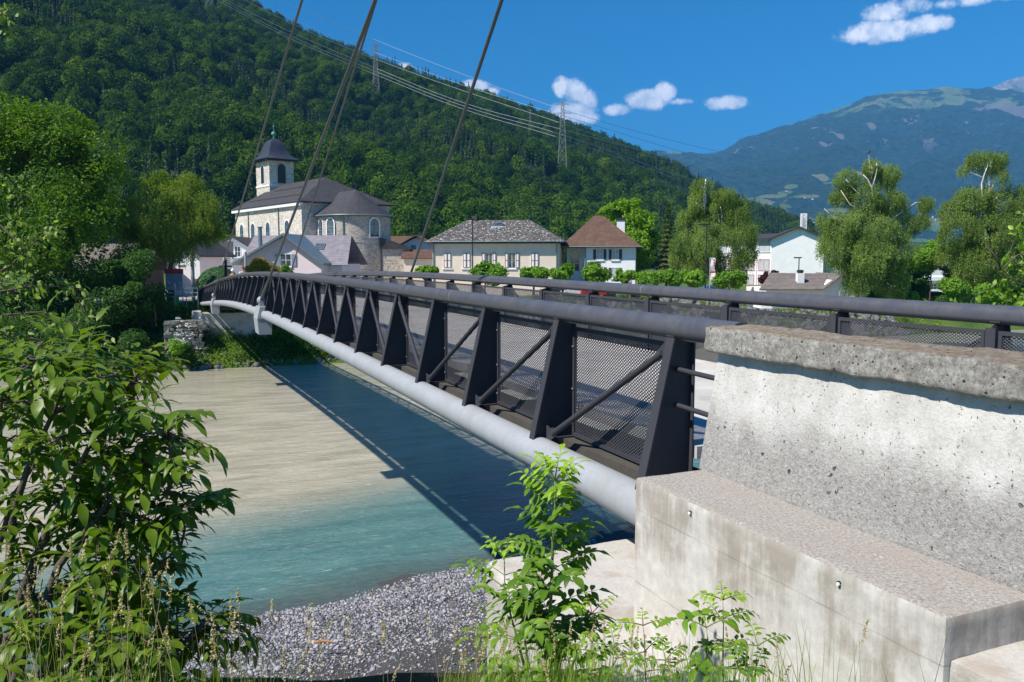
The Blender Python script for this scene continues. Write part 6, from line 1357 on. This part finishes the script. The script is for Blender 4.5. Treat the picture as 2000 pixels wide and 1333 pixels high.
def compound(lv, st, base, d, L, pairs, ll, lw, rg, tint, droop=.35, terminal=True, rach=.004, spread=70, up0=(0, 0, 1), dz=-.15):
    """pinnate leaf: rachis curve with paired leaflets"""
    d = np.array(d, float); d /= np.linalg.norm(d); pts = []; p = np.array(base, float); dd = d.copy(); n = pairs + 2
    for i in range(n + 1):
        pts.append(p.copy()); p = p + dd * L / n; dd = dd + np.array([0, 0, -droop / n]); dd /= np.linalg.norm(dd)
    st.tube(pts, [rach * (1 - .7 * i / n) for i in range(n + 1)], 5, cap=False)
    for i in range(pairs):
        q = pts[i + 2] if i + 2 < len(pts) else pts[-1]; t = pts[min(i + 3, n)] - pts[i + 1]; t /= np.linalg.norm(t) + 1e-9; up = np.array(up0, float) + rg.normal(size=3) * .15; sd = np.cross(up, t); sd /= np.linalg.norm(sd) + 1e-9
        f = .65 + .35 * math.sin(math.pi * (i + 1) / (pairs + .5))
        for sg in (-1, 1):
            a = R(spread + rg.normal() * 9); v = t * math.cos(a) + sd * sg * math.sin(a) + np.array([0, 0, dz * (.4 + rg.random())]); 
            lv.add(q + sd * sg * .004, v, up + sd * sg * -.25, ll * f * rg.uniform(.85, 1.12), lw * f * rg.uniform(.85, 1.1), rg, float(np.clip(tint + rg.normal() * .15, 0, 1)), .14 + .25 * rg.random(), .15 + .4 * rg.random())
    if terminal: lv.add(pts[-1], pts[-1] - pts[-2] + np.array([0, 0, -.01]), (0, 0, 1), ll * 1.15, lw * 1.1, rg, float(np.clip(tint + .05, 0, 1)), .2, .35)

# walnut at the left: forked stems from the levee, tips spread through the crown
rg = np.random.default_rng(900)
wn = thing('walnut_shrub', (-2.75, 4.3, -3.6), 'large leafy walnut shrub hanging over the river in the left foreground', 'shrub')
tips = [(20, 665, 4.6), (75, 655, 4.9), (130, 662, 4.5), (185, 690, 4.8), (240, 705, 4.4), (300, 705, 4.7), (335, 705, 4.5), (40, 710, 4.3), (100, 720, 4.2), (160, 740, 4.4), (215, 745, 4.8), (10, 780, 4.4), (70, 790, 4.8), (130, 800, 4.4), (345, 745, 4.6), (300, 760, 4.9),
        (385, 820, 4.5), (340, 810, 4.6), (290, 820, 4.9), (350, 850, 4.4), (395, 865, 4.7), (405, 900, 4.5), (310, 880, 4.5), (360, 925, 4.6), (395, 955, 4.6), (450, 985, 4.5), (430, 1000, 4.7), (300, 935, 4.9), (240, 900, 4.5), (160, 880, 4.9),
        (90, 870, 4.5), (30, 860, 4.7), (30, 930, 4.5), (100, 945, 4.8), (170, 960, 4.5), (235, 975, 4.7), (300, 990, 4.4), (350, 1010, 4.6), (380, 1040, 4.4), (395, 1065, 4.5), (320, 1060, 4.7), (250, 1050, 4.5), (180, 1040, 4.8), (110, 1030, 4.5), (40, 1010, 4.6),
        (60, 1090, 4.6), (140, 1100, 4.4), (220, 1120, 4.6), (300, 1120, 4.4), (360, 1110, 4.6), (385, 1145, 4.4), (330, 1170, 4.6), (260, 1190, 4.4), (180, 1180, 4.6), (100, 1170, 4.4), (30, 1150, 4.7), (460, 1215, 4.4), (420, 1200, 4.6), (510, 1245, 4.4),
        (380, 1230, 4.4), (300, 1250, 4.2), (220, 1260, 4.3), (140, 1250, 4.2), (60, 1240, 4.3), (20, 1300, 4.0), (110, 1310, 4.1), (200, 1310, 4.0), (280, 1320, 4.1), (440, 1270, 4.2), (340, 1290, 4.0)]
lv = Leaves(); st = MB(); wood = MB(); root = np.array([-2.75, 4.3, -3.6]); mains = [P(40, 700, 4.8), P(170, 720, 4.7), P(280, 760, 4.7), P(330, 860, 4.6), P(370, 980, 4.6), P(330, 1080, 4.6), P(200, 900, 4.8), P(80, 900, 4.8), P(420, 1200, 4.5), P(150, 1120, 4.6), P(-60, 820, 4.9), P(-60, 1050, 4.6)]
mpts = []
for i, mq in enumerate(mains):
    pts = [root + (mq - root) * f + np.array([-.32 * math.sin(math.pi * f), .1 * math.sin(3 * f + i), .22 * math.sin(math.pi * f)]) + rg.normal(size=3) * .02 for f in np.linspace(0, 1, 10)]
    wood.tube(pts, [.036 * (1 - f) ** .8 + .006 for f in np.linspace(0, 1, 10)], 7); mpts += pts[3:]
mp_ = np.array(mpts)
for (x, y, D) in tips:
    x = x - 75 * min(1, max(0, (x - 120) / 180)); y = y + 30 * max(0, min(1, (760 - y) / 100))
    for rep in range(2):
        tp = P(x + rep * rg.normal() * 28, y + rep * rg.normal() * 24, D + rg.normal() * .18 + rep * .25); k = np.argsort(np.linalg.norm(mp_ - tp, axis=1) + .5 * np.maximum(0, mp_[:, 2] - tp[2]))[0]; s0 = mp_[k]; L = np.linalg.norm(tp - s0)
        mid = (s0 + tp) / 2 + np.array([0, 0, .08 * L]) + rg.normal(size=3) * .03
        wood.tube([s0, mid, tp], [.009, .007, .0045], 6)
        axis = (tp - mid) / (np.linalg.norm(tp - mid) + 1e-9); bright = np.clip(np.interp(y, [640, 760, 1333], [.75, .5, .42]) + rg.normal() * .12, 0, 1)  # higher leaves tinted lighter: the sunlit upper crown is put into the colour
        for j in range(4 if rep else 6):
            a = rg.uniform(0, 6.28); side_ = np.cross(axis, rg.normal(size=3)); side_ /= np.linalg.norm(side_); dirn = axis * rg.uniform(.25, .8) + side_ * rg.uniform(.5, .9) * np.array([1, 1, .55]) + np.array([.14, -.05, .10])
            sp_ = tp - axis * .04 * j
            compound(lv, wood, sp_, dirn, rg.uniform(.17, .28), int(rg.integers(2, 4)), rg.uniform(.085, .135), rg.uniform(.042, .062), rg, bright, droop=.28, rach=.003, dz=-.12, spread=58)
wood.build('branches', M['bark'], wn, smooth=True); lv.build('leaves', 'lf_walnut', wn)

# ash sapling in front of the pad
def sapling(label, stem_px, D, r0, leaves, cat='sapling', lm='lf_ash', sm='greenstem', seed=1, name='ash_sapling', group=None):
    rg = np.random.default_rng(seed); pts = [P(x, y, D + (d or 0)) for x, y, d in stem_px]; t_ = thing(name, pts[0], label, cat, group)
    lv = Leaves(); st = MB().tube(pts, [r0 * (1 - .75 * i / (len(pts) - 1)) for i in range(len(pts))], 8); arr = np.array(pts); cum = np.concatenate([[0], np.cumsum(np.linalg.norm(np.diff(arr, axis=0), axis=1))]); cum /= cum[-1]
    at = lambda f: np.array([np.interp(f, cum, arr[:, k]) for k in range(3)])
    for f, ang, elev, L, pairs, ll, tint in leaves:
        d = np.array([math.cos(R(ang)), math.sin(R(ang)), math.tan(R(elev))]); compound(lv, st, at(f), d, L, pairs, ll, ll * .50, rg, tint, droop=.45, rach=.0035, spread=62, dz=-.08, up0=(-.25, -.35, 1))
    st.build('stem', M[sm], t_, smooth=True); lv.build('leaves', lm, t_); return t_
rg = np.random.default_rng(901); lf = []
for i in range(18):
    f = .16 + .78 * i / 17; big_ = 1 - .35 * f
    for s_ in (0, 180): a = (0 if i % 2 else 90) + s_ + rg.normal() * 22 + 10; lf.append((f, a, rg.uniform(15, 42) + 15 * f,  .34 * big_ * rg.uniform(.85, 1.1), int(rg.integers(5, 7)), .13 * big_ * rg.uniform(.9, 1.1), .10 + .22 * f + (f > .88) * .45))
for k in range(7): lf.append((1.0, k * 51 + 20, rg.uniform(35, 65), .20, 3, .075, .98))
sapling('tall green ash sapling in the centre foreground before the concrete pad', [(1068, 1345, 0), (1071, 1250, 0), (1077, 1150, .02), (1080, 1050, 0), (1084, 990, 0), (1084, 940, 0)], 4.75, .014, lf, seed=5)
lf = [(.35 + .5 * i / 5, i * 137. + s_, rg.uniform(20, 45), .30, 4, .085, .4) for i in range(6) for s_ in (0, 180)] + [(1.0, k * 72, 45, .15, 3, .06, .9) for k in range(5)]
sapling('shorter ash shoot on the left flank of the tall sapling', [(1035, 1345, 0), (1008, 1240, .1), (986, 1160, .1), (985, 1085, .1)], 4.9, .010, lf, seed=6, group='ash shoots')
lf = [(.15 + .7 * i / 6, i * 137. + s_, rg.uniform(5, 40), .34, 4, .095, .35) for i in range(7) for s_ in (0, 180)]
sapling('bushy low ash shoot at the foot of the tall sapling', [(1030, 1360, 0), (1030, 1290, 0), (1022, 1225, 0), (1030, 1190, 0)], 4.7, .010, lf, seed=7, group='ash shoots')
sapling('low spreading ash shoot right of the tall sapling base', [(1110, 1360, 0), (1118, 1300, 0), (1128, 1265, 0), (1120, 1250, 0)], 4.6, .008, [(.3 + .6 * i / 4, i * 100. + s_, 20, .26, 4, .075, .4) for i in range(5) for s_ in (0, 180)], seed=8, group='ash shoots')
sapling('slender reddish ash seedling with bronze tip beside the concrete pad', [(1158, 1345, 0), (1155, 1290, 0), (1157, 1225, 0), (1156, 1198, 0)], 4.5, .005, [(.5, 10, 15, .18, 3, .06, .4), (.5, 190, 15, .2, 4, .06, .4), (.75, 70, 25, .2, 4, .055, .55), (.75, 250, 25, .18, 4, .055, .6), (1, 20, 40, .16, 4, .045, .85), (1, 200, 35, .14, 4, .045, .9), (1, 110, 60, .1, 3, .04, .9)], seed=9, sm='redstem', group='ash seedlings')
sapling('ash seedling with red brown tip standing before the stained block', [(1412, 1350, 0), (1412, 1290, 0), (1413, 1220, 0), (1412, 1172, 0)], 3.9, .005, [(.25, 170, 20, .18, 3, .07, .3), (.25, 350, 20, .18, 3, .07, .3), (.5, 20, 15, .14, 3, .055, .4), (.5, 200, 20, .14, 3, .055, .4), (.75, 110, 30, .14, 3, .05, .6), (.8, 10, 20, .15, 4, .055, .6), (.8, 190, 20, .15, 4, .055, .6), (1, 0, 25, .12, 4, .045, .85), (1, 180, 25, .12, 4, .045, .85), (1, 90, 60, .08, 3, .035, .95), (1, 270, 55, .08, 3, .035, .95)], seed=10, sm='redstem', group='ash seedlings')
sapling('young ash seedling left of the red tipped one by the block', [(1375, 1350, 0), (1378, 1300, 0), (1382, 1250, 0), (1380, 1226, 0)], 3.8, .005, [(1, 20, 20, .16, 2, .10, .45), (1, 190, 30, .16, 2, .10, .45), (.5, 60, 20, .18, 3, .08, .35), (.5, 240, 20, .18, 3, .08, .35), (1, 110, 50, .1, 1, .09, .6)], seed=11, group='ash seedlings')
sapling('small ash seedling between the two seedlings on the pad side', [(1262, 1350, 0), (1260, 1290, 0), (1258, 1240, 0), (1256, 1222, 0)], 4.1, .004, [(1, 10, 20, .15, 4, .05, .7), (1, 190, 20, .15, 4, .05, .75), (.6, 50, 15, .18, 3, .06, .4), (.6, 230, 15, .18, 3, .06, .4), (.3, 350, 15, .2, 3, .06, .35), (1, 90, 60, .08, 3, .035, .95)], seed=12, sm='redstem', group='ash seedlings')
for k, (x, y, D, lab) in enumerate(((1200, 1262, 4.3, 'low leafy ash sucker with rounded leaflets right of the tall sapling'), (1480, 1262, 3.7, 'ash sucker leaning right along the foot of the block'), (1300, 1290, 3.9, 'lowest ash sucker in the grass before the pad'), (1440, 1305, 3.6, 'dark leaved ash sucker at the bottom edge under the red tipped seedling'))):
    sapling(lab, [(x - 10, 1360, 0), (x - 4, 1310, 0), (x, y, 0)], D, .005, [(1, 10 + k * 20, 15, .18, 4, .05, .3), (1, 185 + k * 9, 15, .18, 4, .05, .35), (.6, 60, 20, .15, 3, .05, .2), (.6, 250, 20, .15, 3, .05, .25), (1, 100, 50, .12, 3, .05, .6)], seed=20 + k, group='ash suckers')
# grasses: blades and ripe heads
def blades(name, spec, mat, seed, w=.004, headed=None):
    rg = np.random.default_rng(seed); V = []; F = []; T = []; n0 = 0; HV = []; HF = []; hn = 0
    for (x0, x1, ytop0, ytop1, D0, D1, n, lean, hd) in spec:
        for _ in range(n):
            D = rg.uniform(D0, D1); x = rg.uniform(x0, x1); top = P(x + rg.normal() * lean, rg.uniform(ytop0, ytop1), D); bx = P(x, 1340, D); base = np.array([bx[0], D, min(bx[2], float(z_near(np.array(bx[0]), np.array(D))))])
            L = np.linalg.norm(top - base); bend = np.array([rg.normal() * .10, rg.normal() * .06, 0]) * L; m_ = 7; ww = w * rg.uniform(.6, 1.4); side_ = rg.normal(size=3); side_[2] = 0; side_ /= np.linalg.norm(side_); pts = []
            for i in range(m_):
                f = i / (m_ - 1); p = base + (top - base) * f + bend * (f * f - f) * 2; pts.append(p); wd = ww * (1 - f ** 1.5) + .0004; V += [p - side_ * wd, p + side_ * wd]
            F += [(n0 + 2 * i, n0 + 2 * i + 1, n0 + 2 * i + 3, n0 + 2 * i + 2) for i in range(m_ - 1)]; T += [rg.random()] * (m_ - 1); n0 += 2 * m_
            if rg.random() < hd:
                d = pts[-1] - pts[-2]; d /= np.linalg.norm(d); k = 46; f = rg.random(k) * .15; c = pts[-1] + d * f[:, None] - d * .03 + rg.normal(size=(k, 3)) * .0045 * (1 - f / .2)[:, None]
                c[:, 2] -= f ** 2 * 2.0
                v, fc = leaf_quads(c, .013, None, .0, .45, rg); HV.append(v); HF.append(fc + hn); hn += len(v)
    tag(mesh_obj(name, V, np.array(F), M[mat], tint=T), kind='stuff')
    if HV: tag(mesh_obj('seed_heads', np.concatenate(HV), np.concatenate(HF), M['lf_straw'], tint=rg.random(hn // 4)), kind='stuff')
blades('tall_grass', [(-20, 300, 1060, 1200, 2.7, 3.6, 34, 50, .7), (-20, 560, 1180, 1320, 2.7, 3.8, 60, 40, .5), (500, 950, 1200, 1330, 2.9, 3.6, 16, 25, .8), (860, 1000, 1230, 1320, 3.6, 4.4, 26, 10, .8)], 'lf_straw', 950, .0016)
blades('grass', [(-20, 560, 1240, 1345, 2.8, 3.8, 120, 40, 0), (960, 1560, 1230, 1330, 3.2, 4.3, 420, 35, .05), (1080, 1450, 1280, 1345, 3.2, 4.2, 500, 30, 0), (1500, 1790, 1200, 1330, 3.0, 3.4, 26, 60, .15), (860, 1030, 1300, 1340, 4.6, 5.6, 700, 10, 0), (980, 1180, 1240, 1330, 4.2, 5.0, 260, 25, 0)], 'lf_grass', 951, .0035)
# birch twigs hanging in from the left, beyond the walnut
def twigs(label, paths, D, seed, lm='lf_birch', leaf=.05, cat='branches', name='birch_twigs', n=26):
    rg = np.random.default_rng(seed); t_ = thing(name, P(paths[0][0][0], paths[0][0][1], D), label, cat); m = MB(); lv = Leaves()
    for pth_ in paths:
        pts = [P(x, y, D + rg.normal() * .15) for x, y in pth_]; m.tube(pts, [.012 * (1 - .8 * i / (len(pts) - 1)) + .002 for i in range(len(pts))], 6)
        arr = np.array(pts); c = np.linspace(0, 1, len(pts))
        for _ in range(n * (len(pts) - 1)):
            f = rg.random(); p = np.array([np.interp(f, c, arr[:, k]) for k in range(3)]) + rg.normal(size=3) * .06; d = rg.normal(size=3); d[2] -= .9
            lv.add(p, d, rg.normal(size=3) * .5 + np.array([-.5, -.5, .6]), leaf * rg.uniform(.8, 1.5), leaf * rg.uniform(.6, .8), rg, float(rg.random()), .15, .3)
    m.build('twig', M['bark'], t_, smooth=True); lv.build('leaves', lm, t_)
twigs('birch twigs with pale leaves hanging in at the left edge', [[(-60, 560), (20, 520), (70, 470), (110, 440)], [(-60, 580), (60, 560), (140, 560), (200, 590)], [(-60, 620), (80, 610), (170, 640), (235, 690)], [(-40, 300), (10, 340), (45, 380), (30, 430)], [(-60, 420), (0, 440), (40, 480), (55, 520)], [(110, 540), (150, 570), (165, 620)], [(-40, 500), (30, 580), (90, 640)], [(-40, 640), (60, 660), (150, 690), (200, 720)], [(-30, 10), (10, 30), (15, 70)]], 9.5, 960, leaf=.07, n=22)
twigs('light green leafy twigs reaching in from the right edge above the railing', [[(2060, 430), (2000, 470), (1960, 520)], [(2060, 500), (1990, 520), (1940, 560), (1900, 585)], [(2060, 560), (2000, 560), (1950, 580)], [(2050, 380), (2000, 420), (1985, 460)], [(2060, 590), (1990, 590), (1900, 598), (1850, 592)], [(2060, 540), (2020, 555), (1975, 575)]], 22, 961, lm='lf_ash', leaf=.16, name='leafy_twigs', n=30)
o = thing('dry_twigs', P(2040, 560, 21), 'bare curling dry twigs at the right edge above the railing', 'branches')
for pth_ in ([(2040, 565), (1990, 555), (1955, 525), (1925, 510), (1905, 512)], [(1955, 527), (1945, 500), (1925, 480)], [(1960, 525), (1985, 500), (2010, 490)], [(2020, 520), (1990, 520), (1970, 500), (1980, 470)]): MB().tube([P(x, y, 21) for x, y in pth_], [.022, .018, .013, .008, .005][:len(pth_)], 6).build('twig', M['bark'], o, smooth=True)

# ================================================================ HAMLET HOUSES ON THE FAR SLOPE
rg = np.random.default_rng(700); HP = []
for (x, y) in ((1478, 385), (1466, 402), (1480, 407), (1489, 406), (1531, 373), (1567, 388), (1581, 390), (1527, 430), (1535, 432), (1541, 430), (1549, 428), (1553, 434), (1560, 431), (1556, 440), (1580, 437), (1586, 434), (1592, 439), (1600, 433), (1610, 437), (1815, 425), (1823, 430), (1790, 452)):
    p = mt_pt(x, y); s_ = p[1] / 6000.; w = rg.uniform(9, 14) * s_; d = rg.uniform(8, 11) * s_; h = rg.uniform(5, 8) * s_; a = rg.uniform(-.5, .5); T_ = frame((p[0], p[1] - 12, p[2] - 2), a)
    h_ = thing('hillside_house', (p[0], p[1] - 12, p[2] - 2), 'tiny pale house with a reddish roof in the hamlets low on the far blue mountain', 'house', 'tiny houses on the far slope')
    MB(T_).box(-w / 2, w / 2, 0, d, 0, h + 2).build('wall', M['white'], h_); gable_roof(T_, h_, -w / 2 - .5, w / 2 + .5, -.5, d + .5, h + 2, h + 5.5 * s_, 'roof_red', 'x')

# white elder blossom among the bank shrubs
rg = np.random.default_rng(811); pp = []
for _ in range(26):
    c = P(352 + rg.normal() * 16, 655 + rg.normal() * 15, 73.2); pp.append(c + rg.normal(size=(14, 3)) * np.array([.12, .1, .04]))
pp = np.concatenate(pp); V, F = leaf_quads(pp, .09, None, 0, .9, rg)
el = [o for o in COL.objects if o.get('label', '').startswith('bright elder bush')][0]
mesh_obj('blossom', V, F, M['trim'], el)
